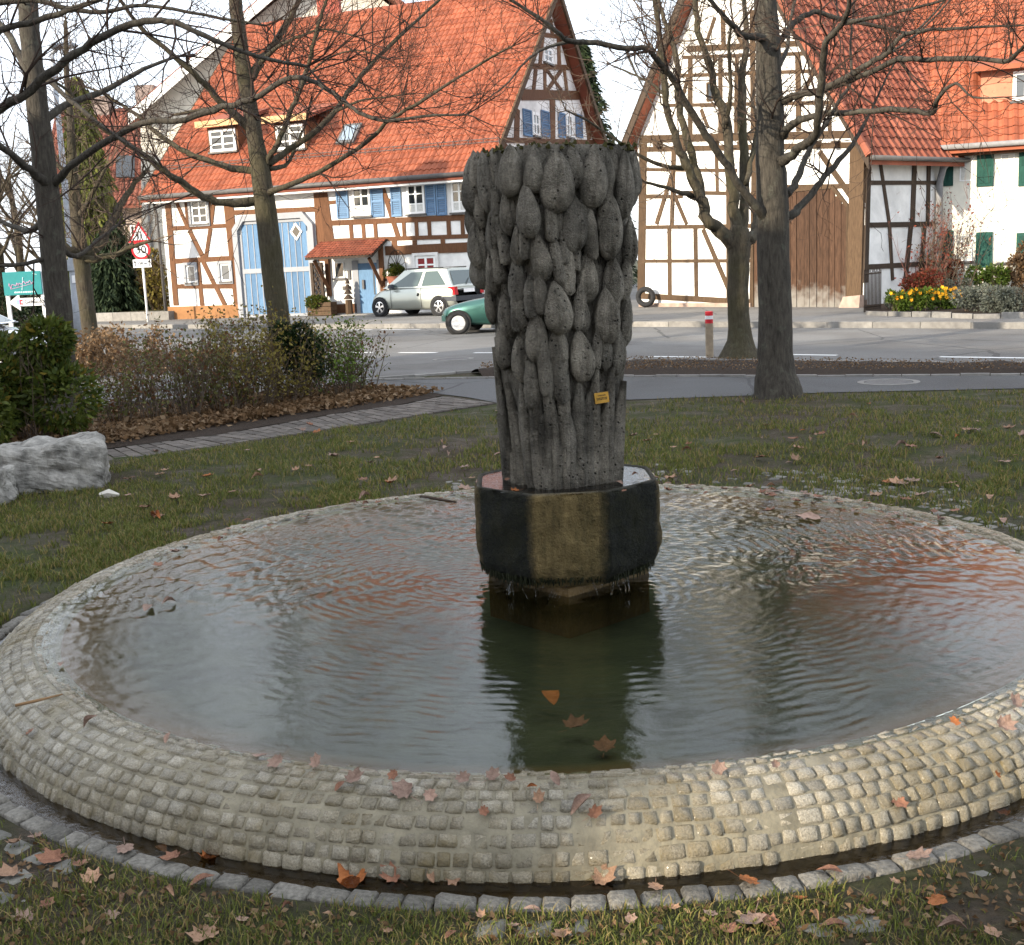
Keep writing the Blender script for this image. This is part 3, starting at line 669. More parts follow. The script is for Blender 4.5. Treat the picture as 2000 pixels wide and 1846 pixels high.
# ================================================================== BUILDINGS: shared pieces
def plaster(name, col, var=.12):
    t = NT(name); co = t.coord(); n = t.noise(1.3, 6, .65, co, .3); hi = col; lo = tuple(c * (1 - var * 2.5) for c in col[:3]) + (1,)
    return t.set(t.ramp(n, lo, hi, .3, .6), .9, t.bump(t.noise(35, 4, .7, co), .35, .01))
M_WHITE = plaster('white_plaster', c3(.80, .79, .76)); M_CREAM = plaster('cream_plaster', c3(.80, .77, .66)); M_BEIGE = plaster('beige_plaster', c3(.64, .60, .52))
def wood(name, col, var=.3, sc=4):
    t = NT(name); co = t.coord(); mp = t.n('Mapping', i_Vector=co); mp.inputs['Scale'].default_value = (9, 9, 1.2)
    n = t.noise(sc, 5, .7, mp.outputs[0]); lo = tuple(c * (1 - var) for c in col[:3]) + (1,); hi = tuple(c * (1 + var) for c in col[:3]) + (1,)
    c = t.mix(1.0, t.ramp(n, lo, hi, .3, .7), t.ramp(t.rnd(), c3(.82, .82, .82), c3(1.15, 1.13, 1.1), 0, 1), 'MULTIPLY')
    return t.set(c, .8, t.bump(n, .4, .01))
M_TIMB = wood('brown_timber', c3(.13, .062, .032)); M_OLDT = wood('weathered_timber', c3(.078, .050, .030), .35); M_DARKT = wood('dark_timber', c3(.055, .040, .030), .35)
M_BLUE = wood('blue_boards', c3(.105, .19, .31), .2); M_SHUT = wood('blue_shutter', c3(.135, .225, .36), .15); M_GREEN = wood('green_shutter', c3(.020, .070, .056), .2)
M_GREY = simple('grey_stone_paint', c3(.29, .30, .32), .8, .08, 5); M_FRAME = simple('white_frame', c3(.82, .82, .80), .5, .05, 5)
M_GATE = wood('barn_boards', c3(.062, .034, .021), .5, 3)
def weather_gate():
    t = M_GATE.node_tree; p = t.nodes['Principled BSDF']; src = p.inputs['Base Color'].links[0].from_socket; z = t.nodes.new('ShaderNodeSeparateXYZ'); g = t.nodes.new('ShaderNodeNewGeometry'); t.links.new(g.outputs['Position'], z.inputs[0]); n = t.nodes.new('ShaderNodeTexNoise'); n.inputs['Scale'].default_value = 5; n.inputs['Detail'].default_value = 5; t.links.new(g.outputs['Position'], n.inputs['Vector'])
    a = t.nodes.new('ShaderNodeMath'); a.operation = 'MULTIPLY_ADD'; t.links.new(n.outputs[0], a.inputs[0]); a.inputs[1].default_value = 1.1; t.links.new(z.outputs[2], a.inputs[2]); m = t.nodes.new('ShaderNodeMapRange'); m.inputs[1].default_value = 1.25; m.inputs[2].default_value = .75; t.links.new(a.outputs[0], m.inputs[0]); x = t.nodes.new('ShaderNodeMix'); x.data_type = 'RGBA'; t.links.new(m.outputs[0], x.inputs[0]); t.links.new(src, x.inputs[6]); x.inputs[7].default_value = (.19, .175, .155, 1); t.links.new(x.outputs[2], p.inputs['Base Color'])
weather_gate(); M_OCHRE = simple('ochre_plinth', c3(.27, .135, .06), .9, .2, 3, .3, 30); M_PINKST = simple('pink_stone', c3(.34, .25, .20), .9, .25, 4, .5, 20)
M_ZINC = simple('zinc_gutter', c3(.10, .095, .092), .5, .2, 8); M_ZINCL = simple('pale_zinc', c3(.22, .22, .225), .45, .15, 8)
def m_glass(name, col, r=.05): return NT(name).set(col, r, Specular_IOR_Level=.8)
M_GLASS = m_glass('window_glass', c3(.022, .026, .03)); M_GLASSL = m_glass('hazy_glass', c3(.09, .10, .11), .15); M_GLASSR = m_glass('red_curtain_glass', c3(.22, .015, .02), .2)
M_CURT = simple('lace_curtain', c3(.55, .55, .52), .9, .2, 20)
def m_tile(name, a, b, moss=.0):
    t = NT(name); co = t.coord(); r = t.rnd(); n = t.noise(1.1, 5, .6, t.n('NewGeometry').outputs['Position'])
    c = t.mix(1.0, t.ramp(r, a, b, 0, 1), t.ramp(n, c3(.66, .68, .70), c3(1.15, 1.1, 1.05), .3, .7), 'MULTIPLY')
    c = t.mix(t.ramp(t.noise(9, 4, .7, t.n('NewGeometry').outputs['Position']), c3(0, 0, 0), c3(.5, .5, .5), .58, .72), c, c3(.10, .055, .04))
    return t.set(c, .75, t.bump(t.noise(60, 3, .6, co), .2, .01))
M_TILE = m_tile('red_tile', c3(.255, .076, .040), c3(.365, .118, .064)); M_TILE2 = m_tile('red_tile_worn', c3(.20, .062, .038), c3(.31, .105, .064)); M_TILE3 = m_tile('dull_tile', c3(.17, .062, .045), c3(.25, .095, .065))
def tile_mesh(mat, hx, lip=.035):
    prof = [(0, .012), (.22, hx), (.5, hx * .62), (.72, 0), (1.02, .012)]
    V = [(x, -.07, h + .03) for x, h in prof] + [(x, 1.0, h) for x, h in prof] + [(x, -.07, h + .03 - lip) for x, h in prof]
    F = [(i, i + 1, i + 6, i + 5) for i in range(4)] + [(i + 10, i + 11, i + 1, i) for i in range(4)]
    return V, F
def tile_roof(parent, E0, E1, R0, ncol, nrow, mat, indiv=300, hx=.05, skip=None):
    """rows of tiles from the eaves E0-E1 up towards R0; the lowest ones that show largest are single pieces"""
    E0, E1, R0 = map(np.asarray, (E0, E1, R0)); dx = (E1 - E0) / ncol; dy = (R0 - E0) / nrow; n = np.cross(dx, dy); n /= np.linalg.norm(n)
    if n[2] < 0: n = -n
    V, F = tile_mesh(mat, hx); me = mesh('tile', V, F, mat); V = np.array(V); Mx = np.stack([dx, dy, n], 1); cnt = 0; VV = []; FF = []
    for r in range(nrow):
        for c in range(ncol):
            if skip and skip((c + .5) / ncol, (r + .5) / nrow): continue
            p = E0 + dx * c + dy * r + n * random.uniform(0, .008)
            q = p + dx * .5; d = q - CAM; z = d @ _f; x = 1000 + FPX * (d @ _r) / z; y = 923 - FPX * (d @ _u) / z
            if cnt < indiv and -10 < x < 2010 and -5 < y < 1000:
                place('roof_tile', me, p, Mx, parent); cnt += 1
            else:
                b = len(VV); VV += list(p + V @ Mx.T); FF += [tuple(b + i for i in f) for f in F]
    if VV: obj('roof_tile_rows', VV, FF, mat, parent, kind='stuff')
class Trace:
    """draws parts on a wall plane from points read off an enlarged crop of the photo"""
    def __init__(s, P, ox, oy, sc, parent): s.P = P; s.ox = ox; s.oy = oy; s.sc = sc; s.parent = parent
    def px(s, x, y): return s.ox + x / s.sc, s.oy + y / s.sc
    def uv(s, x, y): return np.array(s.P.hit(*s.px(x, y)))
    def beam(s, x1, y1, x2, y2, w, mat, n0=-.05, n1=.03, name='timber_beam'):
        a = s.uv(x1, y1); b = s.uv(x2, y2); dep = (s.P.at(a) - CAM) @ _f; wm = w / s.sc * dep / FPX / 2
        d = (b - a) / np.linalg.norm(b - a); nn = np.array([-d[1], d[0]])
        # wall foreshortening: horizontal widths grow
        fs = 1 / max(.45, abs((s.P.n @ (s.P.at(a) - CAM)) / np.linalg.norm(s.P.at(a) - CAM))); k = nn * np.array([fs, 1.0]); nn = nn * np.linalg.norm(k)
        j = random.uniform(.85, 1.1); e = random.uniform(-.004, .004)
        q = [a - nn * wm, b - nn * wm * j, b + nn * wm * j, a + nn * wm]
        if np.cross(q[1] - q[0], q[2] - q[1]) < 0: q = q[::-1]
        return MB().pquad(s.P, q, n0, n1 + e + random.uniform(0, .006)).build(name, mat, s.parent)
    def rect(s, x0, y0, x1, y1):                 # plumb rectangle in wall coordinates
        a = s.uv(x0, y0); b = s.uv(x1, y1); c = s.uv(x0, y1); d = s.uv(x1, y0)
        return (a[0] + c[0]) / 2, (b[0] + d[0]) / 2, (c[1] + b[1]) / 2, (a[1] + d[1]) / 2     # u0,u1,v0,v1
    def window(s, x0, y0, x1, y1, cols=2, rows=3, glass=None, frame=None, fw=.055, n=.035, sill=True, curtain=0, casing=None, parent=None, name='window'):
        u0, u1, v0, v1 = s.rect(x0, y0, x1, y1); P = s.P; q = MB(); frame = frame or M_FRAME
        if casing:
            c = .09
            for r in ((u0 - c, u1 + c, v1, v1 + c), (u0 - c, u0, v0 - c, v1), (u1, u1 + c, v0 - c, v1), (u0, u1, v0 - c, v0)): q.pbox(P, *r, -.02, n + .05, 1)
        for r in ((u0, u1, v0, v0 + fw), (u0, u1, v1 - fw, v1), (u0, u0 + fw, v0 + fw, v1 - fw), (u1 - fw, u1, v0 + fw, v1 - fw)): q.pbox(P, *r, -.02, n)
        for i in range(1, cols): u = u0 + (u1 - u0) * i / cols; q.pbox(P, u - fw * .45, u + fw * .45, v0 + fw, v1 - fw, -.02, n - .004)
        for j in range(1, rows): v = v0 + (v1 - v0) * j / rows; q.pbox(P, u0 + fw, u1 - fw, v - fw * .28, v + fw * .28, -.02, n - .008)
        w_ = q.build(name, [frame, casing or frame], parent or s.parent)
        for i in range(cols):
            for j in range(rows):
                a = u0 + (u1 - u0) * i / cols; b = u0 + (u1 - u0) * (i + 1) / cols; c = v0 + (v1 - v0) * j / rows; d = v0 + (v1 - v0) * (j + 1) / rows
                MB().pbox(P, a + .012, b - .012, c + .012, d - .012, -.02, n - .022).build('pane', glass or M_GLASS, w_)
        if curtain: MB().pbox(P, u0 + fw, u1 - fw, v0 + (v1 - v0) * .55 if curtain == 2 else v0 + fw, v1 - fw if curtain == 2 else v0 + (v1 - v0) * .35, -.02, n - .018).build('curtain', M_CURT, w_)
        if sill: MB().pbox(P, u0 - .06, u1 + .06, v0 - .06, v0, -.02, n + .07).build('sill', M_ZINC, w_)
        return w_
    def shutter(s, x0, y0, x1, y1, mat, n0=.01, n1=.06, slats=14):
        u0, u1, v0, v1 = s.rect(x0, y0, x1, y1); q = MB(); f = .05; P = s.P
        for r in ((u0, u1, v0, v0 + f), (u0, u1, v1 - f, v1), (u0, u0 + f, v0 + f, v1 - f), (u1 - f, u1, v0 + f, v1 - f), (u0 + f, u1 - f, (v0 + v1) / 2 - .03, (v0 + v1) / 2 + .03)): q.pbox(P, *r, n0, n1)
        for i in range(slats):
            v = v0 + f + (v1 - v0 - 2 * f) * (i + .5) / slats; h = (v1 - v0) / slats * .42
            q.add([P.at((u0 + f, v - h), n1 - .008), P.at((u1 - f, v - h), n1 - .008), P.at((u1 - f, v + h), n0 + .008), P.at((u0 + f, v + h), n0 + .008)], [(0, 1, 2, 3)])
        return q.build('shutter', mat, s.parent)
def downpipe(P, u, v0, v1, n, parent, mat=None, r=.05):
    q = MB(); q.tube([P.at((u, v1), n + .35), P.at((u, v1 - .25), n + .1), P.at((u, v1 - .6), n), P.at((u, v0), n)], [r] * 4, 8); return q.build('downpipe', mat or M_ZINC, parent, smooth=True)
def gutter(a, b, parent, r=.075, mat=None):
    return MB().tube([a, b], [r, r], 10).build('gutter', mat or M_ZINC, parent, smooth=True)
# ================================================================== LEFT FARMHOUSE
HA = G(335, 630); HANG = rad(-22); HF = Plane(HA, HANG); HL = 12.5; HW = 13.4; HEAVE, HRIDGE = 4.62, 10.95
house = thing('farmhouse', (*HA[:2], 0), 'white half-timbered farmhouse with brown beams, blue gate and orange tiled roof', 'house')
HB = HF.at((HL, 0)); HG = Plane(HB, HANG + math.pi / 2)
q = MB()                                     # wall shell: pentagon prism
def hp(u, dep, z): return HF.at((u, z), -dep)
for u in (0, HL): q.v += [tuple(hp(u, 0, -.3)), tuple(hp(u, HW, -.3)), tuple(hp(u, HW, HEAVE + .1)), tuple(hp(u, HW / 2, HRIDGE - .15)), tuple(hp(u, 0, HEAVE + .1))]
q.f += [(0, 1, 2, 3, 4), (9, 8, 7, 6, 5), (0, 4, 9, 5), (1, 6, 7, 2), (0, 5, 6, 1)]; q.m += [0] * 5
q.build('wall', M_WHITE, house)
pit = (HRIDGE - HEAVE) / (HW / 2); ov = .55; vo = .45
E0 = hp(-vo, -ov, HEAVE - ov * pit + .32); E1 = hp(HL + vo, -ov, HEAVE - ov * pit + .32); R0 = hp(-vo, HW / 2, HRIDGE + .32); R1 = hp(HL + vo, HW / 2, HRIDGE + .32)
B0 = hp(-vo, HW + ov, HEAVE - ov * pit + .32); B1 = hp(HL + vo, HW + ov, HEAVE - ov * pit + .32)
q = MB(); dz = np.array([0, 0, .16])
q.hexa([E0 - dz, E1 - dz, R1 - dz, R0 - dz, E0, E1, R1, R0]); q.hexa([R0 - dz, R1 - dz, B1 - dz, B0 - dz, R0, R1, B1, B0]); roof = q.build('roof', M_TILE2, house)
# dormers and skylight cut their place out of the tile field
def rfrac(px, py):
    n = np.cross(E1 - E0, R0 - E0); p = hitplane(px, py, E0, n); a = (p - E0) @ (E1 - E0) / ((E1 - E0) @ (E1 - E0)); b = (p - E0) @ (R0 - E0) / ((R0 - E0) @ (R0 - E0)); return a, b
dorm = [(410, 252, 461, 300), (540, 243, 594, 296)]; sky_l = (671, 238, 697, 280)
holes = [(rfrac(x0 - 5, y1), rfrac(x1 + 6, y0 - 16)) for x0, y0, x1, y1 in dorm] + [(rfrac(sky_l[0], sky_l[3]), rfrac(sky_l[2], sky_l[1]))]
tile_roof(roof, E0, E1, R0, 70, 31, M_TILE, 300, .05, skip=lambda a, b: any(h[0][0] < a < h[1][0] and h[0][1] < b < h[1][1] for h in holes))
for k in range(40):                          # ridge tiles
    a = R0 + (R1 - R0) * k / 40; b = R0 + (R1 - R0) * (k + 1.06) / 40; MB().tube([a, b], [.12, .105], 8).build('ridge_tile', M_TILE2, roof, smooth=True)
for e, r, b in ((E1, R1, B1), (E0, R0, B0)):   # verge boards
    off = HF.u * (.02 if e is E1 else -.02)
    for s, t in ((e, r), (r, b)):
        q = MB(); d = np.array([0, 0, .26]); w_ = HF.u * .04; q.hexa([s + off - d - w_, s + off - d + w_, t + off - d + w_, t + off - d - w_, s + off - w_ + [0, 0, .05], s + off + w_ + [0, 0, .05], t + off + w_ + [0, 0, .05], t + off - w_ + [0, 0, .05]]); q.build('verge_board', M_OLDT, roof)
gutter(E0 + HF.n * .06, E1 + HF.n * .06, roof)
q = MB(); q.pbox(HF, -.3, HL + .3, HEAVE - .42, HEAVE - .25, .0, .5); q.build('soffit_board', M_FRAME, roof)
q = MB()                                     # snow guard rail
for k in range(2): q.tube([E0 * .87 + R0 * .13 + [0, 0, .12 + .1 * k], E1 * .87 + R1 * .13 + [0, 0, .12 + .1 * k]], [.014, .014], 4)
for k in range(26): p = (E0 * .87 + R0 * .13) * (1 - k / 25) + (E1 * .87 + R1 * .13) * k / 25; q.tube([p, p + [0, 0, .24]], [.014, .014], 4)
q.build('snow_guard', M_ZINC, roof)
c = R0 + (R1 - R0) * .285 + HF.n * -.4
q = MB(); q.box(c[0] - .42, c[0] + .42, c[1] - .42, c[1] + .42, c[2] - 1.2, c[2] + .75); q.box(c[0] - .5, c[0] + .5, c[1] - .5, c[1] + .5, c[2] + .75, c[2] + .9); q.build('chimney', simple('brick_red', c3(.36, .10, .07), .9, .2, 12, .4, 30), roof)
nroof = np.cross(E1 - E0, R0 - E0); nroof /= np.linalg.norm(nroof)
for i, (x0, y0, x1, y1) in enumerate(dorm):
    base = hitplane((x0 + x1) / 2, y1 + 3, E0, nroof); DP = Plane(base + HF.n * .02, HANG); T = Trace(DP, 0, 0, 1, roof); u0, u1, v0, v1 = T.rect(x0 - 4, y0 - 5, x1 + 4, y1 + 3)
    q = MB(); q.pbox(DP, u0, u1, v0, v1, -1.6, -.01); d = q.build('dormer', M_TIMB, roof)
    q = MB(); q.hexa([DP.at((u0 - .25, v1 + .0), .3), DP.at((u1 + .25, v1 + .0), .3), DP.at((u1 + .25, v1 + .75), -2.2), DP.at((u0 - .25, v1 + .75), -2.2), DP.at((u0 - .25, v1 + .12), .3), DP.at((u1 + .25, v1 + .12), .3), DP.at((u1 + .25, v1 + .87), -2.2), DP.at((u0 - .25, v1 + .87), -2.2)]); q.build('dormer_roof', M_TILE2, roof)
    q = MB(); q.pbox(DP, u0 - .27, u1 + .27, v1 - .02, v1 + .2, .3, .33); q.build('fascia', simple('pale_wood', c3(.52, .33, .17), .8), roof)
    T.window(x0, y0, x1, y1 - 4, 2, 3, fw=.09, sill=True, curtain=0, name='dormer_window')
T = Trace(HF, 0, 0, 1, roof); a, b = rfrac(683, 268); Lr = np.linalg.norm(E1 - E0); Hr = np.linalg.norm(R0 - E0); a, a2, b, b2 = a - .34 / Lr, a + .34 / Lr, b - .45 / Hr, b + .55 / Hr
def rp(a, b, n=0): return E0 + (E1 - E0) * a + (R0 - E0) * b + nroof * n
q = MB(); q.hexa([rp(a, b, 0), rp(a2, b, 0), rp(a2, b2, 0), rp(a, b2, 0), rp(a, b, .14), rp(a2, b, .14), rp(a2, b2, .14), rp(a, b2, .14)]); sk = q.build('skylight', M_ZINC, roof)
e = .14 * (a2 - a); f2 = .12 * (b2 - b); obj('pane', [rp(a + e, b + f2, .15), rp(a2 - e, b + f2, .15), rp(a2 - e, b2 - f2, .15), rp(a + e, b2 - f2, .15)], [(0, 1, 2, 3)], m_glass('sky_glass', c3(.2, .25, .3)), sk)
# ---- front: left bay
T = Trace(HF, 300, 340, 5.882, house)
for b in [(160, 255, 262, 1510, 62), (120, 268, 900, 226, 42), (195, 626, 850, 592, 48), (228, 1003, 880, 966, 56), (258, 1292, 930, 1288, 48), (368, 270, 398, 610, 30), (640, 250, 662, 600, 30), (245, 280, 400, 630, 36), (412, 645, 585, 985, 46), (572, 1005, 705, 1278, 46), (722, 1298, 822, 1505, 46), (702, 245, 664, 600, 36), (656, 625, 602, 975, 42), (512, 1015, 540, 1300, 42), (540, 1300, 562, 1510, 42), (850, 228, 980, 1512, 104)]: T.beam(*b, M_TIMB)
T.beam(880, 445, 1900, 402, 52, M_TIMB); T.beam(900, 216, 2000, 168, 44, M_TIMB); T.beam(1885, 200, 1935, 1000, 92, M_TIMB, -.05, .022)
T.window(436, 296, 624, 572, 2, 3, fw=.07, casing=M_GREY, sill=True); T.window(385, 1045, 492, 1250, 1, 1, M_GLASSL, casing=M_GREY, fw=.06); T.window(775, 1028, 892, 1232, 1, 1, M_GLASSL, casing=M_GREY, fw=.06)
u0, u1, v0, v1 = T.rect(190, 1512, 1005, 1700)
q = MB(); q.poly(HF, [(u0 - .02, -.3), (u1, -.3), (u1, v1), (u0 - .02, v1)], -.05, .09); q.build('plinth', M_OCHRE, house)
# ---- gate: two leaves of blue boards in a stone frame with cut corners
T2 = Trace(HF, 300, 0, 2.637, house)
go = [T2.uv(455, 1640), T2.uv(843, 1622), T2.uv(850, 1168), T2.uv(797, 1096), T2.uv(440, 1106), T2.uv(413, 1168)]
gu0 = (go[0][0] + go[5][0]) / 2; gu1 = (go[1][0] + go[2][0]) / 2; gt = (go[3][1] + go[4][1]) / 2; gs = (go[2][1] + go[5][1]) / 2; cc = .38; fwid = .2
outer = [(gu0, -.05), (gu0, gs), (gu0 + cc, gt), (gu1 - cc, gt), (gu1, gs), (gu1, -.05)]; inner = [(gu0 + fwid, -.05), (gu0 + fwid, gs - .07), (gu0 + cc + .09, gt - fwid), (gu1 - cc - .09, gt - fwid), (gu1 - fwid, gs - .07), (gu1 - fwid, -.05)]
gate = MB(); [gate.pquad(HF, [outer[i + 1], outer[i], inner[i], inner[i + 1]], -.05, .16) for i in range(5)]; gate = gate.build('gate_frame', M_GREY, house)
gm = (gu0 + gu1) / 2
for s in (0, 1):
    a, b = (gu0 + fwid + .01, gm - .02) if s == 0 else (gm + .02, gu1 - fwid - .01)
    leaf = MB()
    for v0, v1 in ((0.05, .2), (1.62, 1.78)): leaf.pbox(HF, a, b, v0, v1, -.02, .075)
    leaf.pbox(HF, a, a + .1, .2, gs - .2, -.02, .07); leaf.pbox(HF, b - .1, b, .2, gs - .2, -.02, .07); leaf.pbox(HF, a + .1, b - .1, gt - fwid - .11, gt - fwid - .01, -.02, .07); leaf = leaf.build('gate_leaf', M_GREY, house)
    n = 5; x = a + .1; wd = (b - a - .2) / n
    for i in range(n):
        um = x + (i + .5) * wd; far = min(um - (gu0 + fwid), (gu1 - fwid) - um); top = min(gt - fwid - .12, gs - .07 + max(0, far - .02) * (gt - gs) / cc * .55 + .1)
        MB().pbox(HF, x + i * wd + .014, x + (i + 1) * wd - .014, .2, 1.62, -.02, .045).build('gate_board', M_BLUE, leaf); MB().pbox(HF, x + i * wd + .014, x + (i + 1) * wd - .014, 1.78, top, -.02, .045).build('gate_board', M_BLUE, leaf)
        MB().pbox(HF, x + i * wd - .014, x + i * wd + .014, .2, top - .02, -.02, .062).build('batten', M_GREY, leaf)
    if s == 1:
        c = T2.uv(740, 1193); r1, r2 = .3, .2
        MB().poly(HF, [(c[0], c[1] - r1), (c[0] + r1 * .8, c[1]), (c[0], c[1] + r1), (c[0] - r1 * .8, c[1])], -.02, .085).build('diamond_frame', M_FRAME, leaf); MB().poly(HF, [(c[0], c[1] - r2), (c[0] + r2 * .8, c[1]), (c[0], c[1] + r2), (c[0] - r2 * .8, c[1])], -.02, .092).build('diamond_pane', M_GLASS, leaf)
# ---- front: right half
for b in [(872, 985, 908, 1245, 44), (890, 1150, 1700, 1116, 26), (880, 1046, 950, 1040, 18), (905, 1240, 1700, 1214, 20), (1195, 1292, 1700, 1270, 46), (850, 968, 1700, 905, 24), (1015, 1140, 1022, 1235, 18), (1078, 1138, 1086, 1235, 18), (1140, 1136, 1148, 1232, 18), (1178, 960, 1262, 1225, 22), (1288, 1130, 1293, 1225, 18), (1353, 1128, 1358, 1222, 18), (1418, 1124, 1424, 1220, 20), (1518, 1120, 1524, 1218, 20), (1590, 1118, 1595, 1216, 18), (1192, 1032, 1228, 1030, 16), (1240, 1240, 1243, 1285, 26), (1345, 1238, 1348, 1282, 22), (1490, 1232, 1493, 1278, 22), (1640, 1228, 1643, 1272, 22), (1660, 900, 1672, 1290, 40)]: T2.beam(*b, M_TIMB)
for (a, b, c, d), sh in [((1028, 962, 1118, 1112), ((944, 966, 1004, 1126), (1122, 955, 1186, 1118))), ((1308, 948, 1398, 1102), ((1224, 946, 1276, 1116), (1403, 936, 1455, 1110))), ((1536, 932, 1618, 1094), ((1459, 932, 1510, 1110), (1624, 930, 1680, 1096)))]:
    T2.window(a, b, c, d, 2, 3, fw=.07, n=.06, curtain=1)
    for s_ in sh: T2.shutter(*s_, M_SHUT)
T2.window(1352, 1316, 1458, 1412, 2, 2, M_GLASSR, fw=.09, casing=M_WHITE, n=.05)
# ---- porch: canopy roof, posts, door, little window
can = thing('x', (0, 0, 0), None, None) if False else None
cu0, cv0 = T2.uv(800, 1343); cu1, _v = T2.uv(1200, 1335); cu0 += .1
top = T2.uv(1000, 1243)[1]; low = T2.uv(1000, 1340)[1] + .12; PR = 1.15
u_l = T2.uv(872, 1250)[0]; u_r = T2.uv(1205, 1240)[0]
e0 = HF.at((u_l - .05, low - .0), PR); e1 = HF.at((u_r, low), PR); r0 = HF.at((u_l - .05, top), .05); r1 = HF.at((u_r, top), .05)
q = MB(); d = np.array([0, 0, .07]); q.hexa([e0 - d, e1 - d, r1 - d, r0 - d, e0, e1, r1, r0]); porch = q.build('porch_roof', M_DARKT, house); tile_roof(porch, e0 + [0, 0, .01], e1 + [0, 0, .01], r0 + [0, 0, .01], 20, 7, M_TILE2, 140, .03)
for u in (u_l + .15, u_r - .25):
    q = MB(); q.tube([HF.at((u, low - 1.1), .03), HF.at((u, low - .1), PR - .25)], [.075, .075], 4); q.build('porch_brace', M_TIMB, house); MB().pbox(HF, u - .07, u + .07, low - 1.3, top - .1, .0, .12).build('porch_post', M_TIMB, house)
dr = T2.rect(1062, 1355, 1160, 1612); q = MB(); q.pbox(HF, dr[0], dr[1], .0, dr[3], -.01, .03); door = q.build('door', M_BLUE, house)
MB().pbox(HF, dr[0] + .55, dr[1] - .12, .75, dr[3] - .1, .0, .042).build('door_pane', M_GLASSL, door)
for k in range(3): MB().pbox(HF, dr[0] + .68 + k * .2, dr[0] + .72 + k * .2, .75, dr[3] - .4, .0, .055).build('pane_bar', M_FRAME, door)
MB().pbox(HF, dr[0] - .22, dr[0], .0, dr[3] + .1, .0, .05).build('door_jamb', M_GREY, house); MB().pbox(HF, dr[1], dr[1] + .2, .0, dr[3] + .1, .0, .05).build('door_jamb', M_GREY, house)
MB().pbox(HF, dr[0] + .15, dr[0] + .22, .95, 1.25, .03, .1).build('door_handle', M_ZINC, door)
T2.window(932, 1350, 984, 1432, 1, 1, M_GLASS, fw=.04, casing=None); MB().pbox(HF, *T2.rect(1003, 1392, 1016, 1440), .0, .05).build('intercom_panel', M_ZINC, house); MB().pbox(HF, *T2.rect(976, 1474, 1016, 1494), .0, .05).build('letter_slot', M_ZINC, house); MB().pbox(HF, *T2.rect(1186, 1430, 1208, 1446), .0, .04).build('house_number_plate', M_DARKT, house)
MB().pbox(HF, *T2.rect(905, 1566, 1050, 1612), .0, .05).build('porch_plinth', M_TIMB, house); MB().pbox(HF, dr[0] - .3, dr[1] + .3, -.1, .14, .0, .9).build('door_step', M_KERB, house)
# lattice beside the porch
lu0, lu1, lv0, lv1 = T2.rect(844, 1352, 892, 1560); q = MB(); lw = .022
for k in range(-9, 12):
    for s in (1, -1):
        pts = []
        for v in (lv0, lv1):
            pts.append((lu0 + k * .16 + s * (v - lv0) * .55 + (0 if s == 1 else .9), v))
        (ua, va), (ub, vb) = pts
        def clip(u): return va + (u - ua) / (ub - ua) * (vb - va)
        lo = max(va, min(clip(lu0), clip(lu1))); hi = min(vb, max(clip(lu0), clip(lu1)))
        if hi - lo < .1: continue
        g = lambda v: ua + (v - va) / (vb - va) * (ub - ua)
        q.pquad(HF, [(g(lo) - lw, lo), (g(lo) + lw, lo), (g(hi) + lw, hi), (g(hi) - lw, hi)], .28 if s == 1 else .3, .3 if s == 1 else .32)
for u in (lu0, lu1): q.pbox(HF, u - .05, u + .05, lv0 - .3, lv1, .25, .34)
q.build('lattice_screen', M_DARKT, house)
downpipe(HF, -.12, .1, HEAVE - .2, .12, house)
# ---- gable
T3 = Trace(HG, 900, 0, 2.637, house)
for b in [(350, 340, 585, 350, 28), (310, 488, 640, 492, 55), (225, 722, 740, 735, 26), (425, 180, 560, 195, 22), (385, 350, 372, 470, 20), (430, 350, 432, 470, 18), (440, 360, 520, 470, 18), (520, 355, 440, 470, 18), (530, 360, 545, 470, 18), (290, 560, 285, 720, 30), (470, 510, 472, 720, 36), (640, 560, 660, 720, 26), (700, 680, 720, 735, 26), (420, 185, 405, 340, 20), (500, 190, 505, 340, 20), (530, 250, 555, 345, 18), (330, 740, 350, 800, 26), (420, 740, 430, 800, 26), (520, 735, 530, 800, 26), (610, 735, 625, 800, 26), (230, 740, 225, 800, 26), (460, 100, 470, 180, 20)]: T3.beam(*b, M_TIMB)
T3.window(368, 580, 402, 700, 2, 2, fw=.1); T3.window(543, 588, 572, 706, 2, 2, fw=.1); T3.window(425, 245, 468, 325, 2, 2, fw=.1)
for s_ in [(318, 565, 360, 702), (412, 572, 452, 705), (500, 582, 534, 710), (590, 590, 622, 708)]: T3.shutter(*s_, M_SHUT)
# ================================================================== BARN
bL = D(1252, 601, 37.0); bR = D(1688, 610, 30.5); BANG = math.atan2(bR[1] - bL[1], bR[0] - bL[0]); BP = Plane(bL, BANG); BW = float(np.linalg.norm((bR - bL)[:2]))
barn = thing('barn', (*bL[:2], 0), 'half-timbered barn gable with weathered beams, white panels and brown plank gate', 'barn')
BS = Plane(BP.at((BW, 0)), BANG + math.pi / 2); AU = .475 * BW; AZ = 10.6; ELZ, ERZ = 4.72, 4.2; BD = 14.
def bp(u, dep, z): return BP.at((u, z), -dep)
q = MB()
for dep in (0, BD): q.v += [tuple(bp(0, dep, -.3)), tuple(bp(BW, dep, -.3)), tuple(bp(BW, dep, ERZ + .1)), tuple(bp(AU, dep, AZ - .1)), tuple(bp(0, dep, ELZ + .3))]
q.f += [(0, 1, 2, 3, 4), (9, 8, 7, 6, 5), (0, 5, 6, 1), (1, 6, 7, 2), (0, 4, 9, 5)]; q.m += [0] * 5; q.build('wall', M_WHITE, barn)
pr = (AZ - ERZ) / (BW - AU); pl_ = (AZ - ELZ) / AU; fo = .45
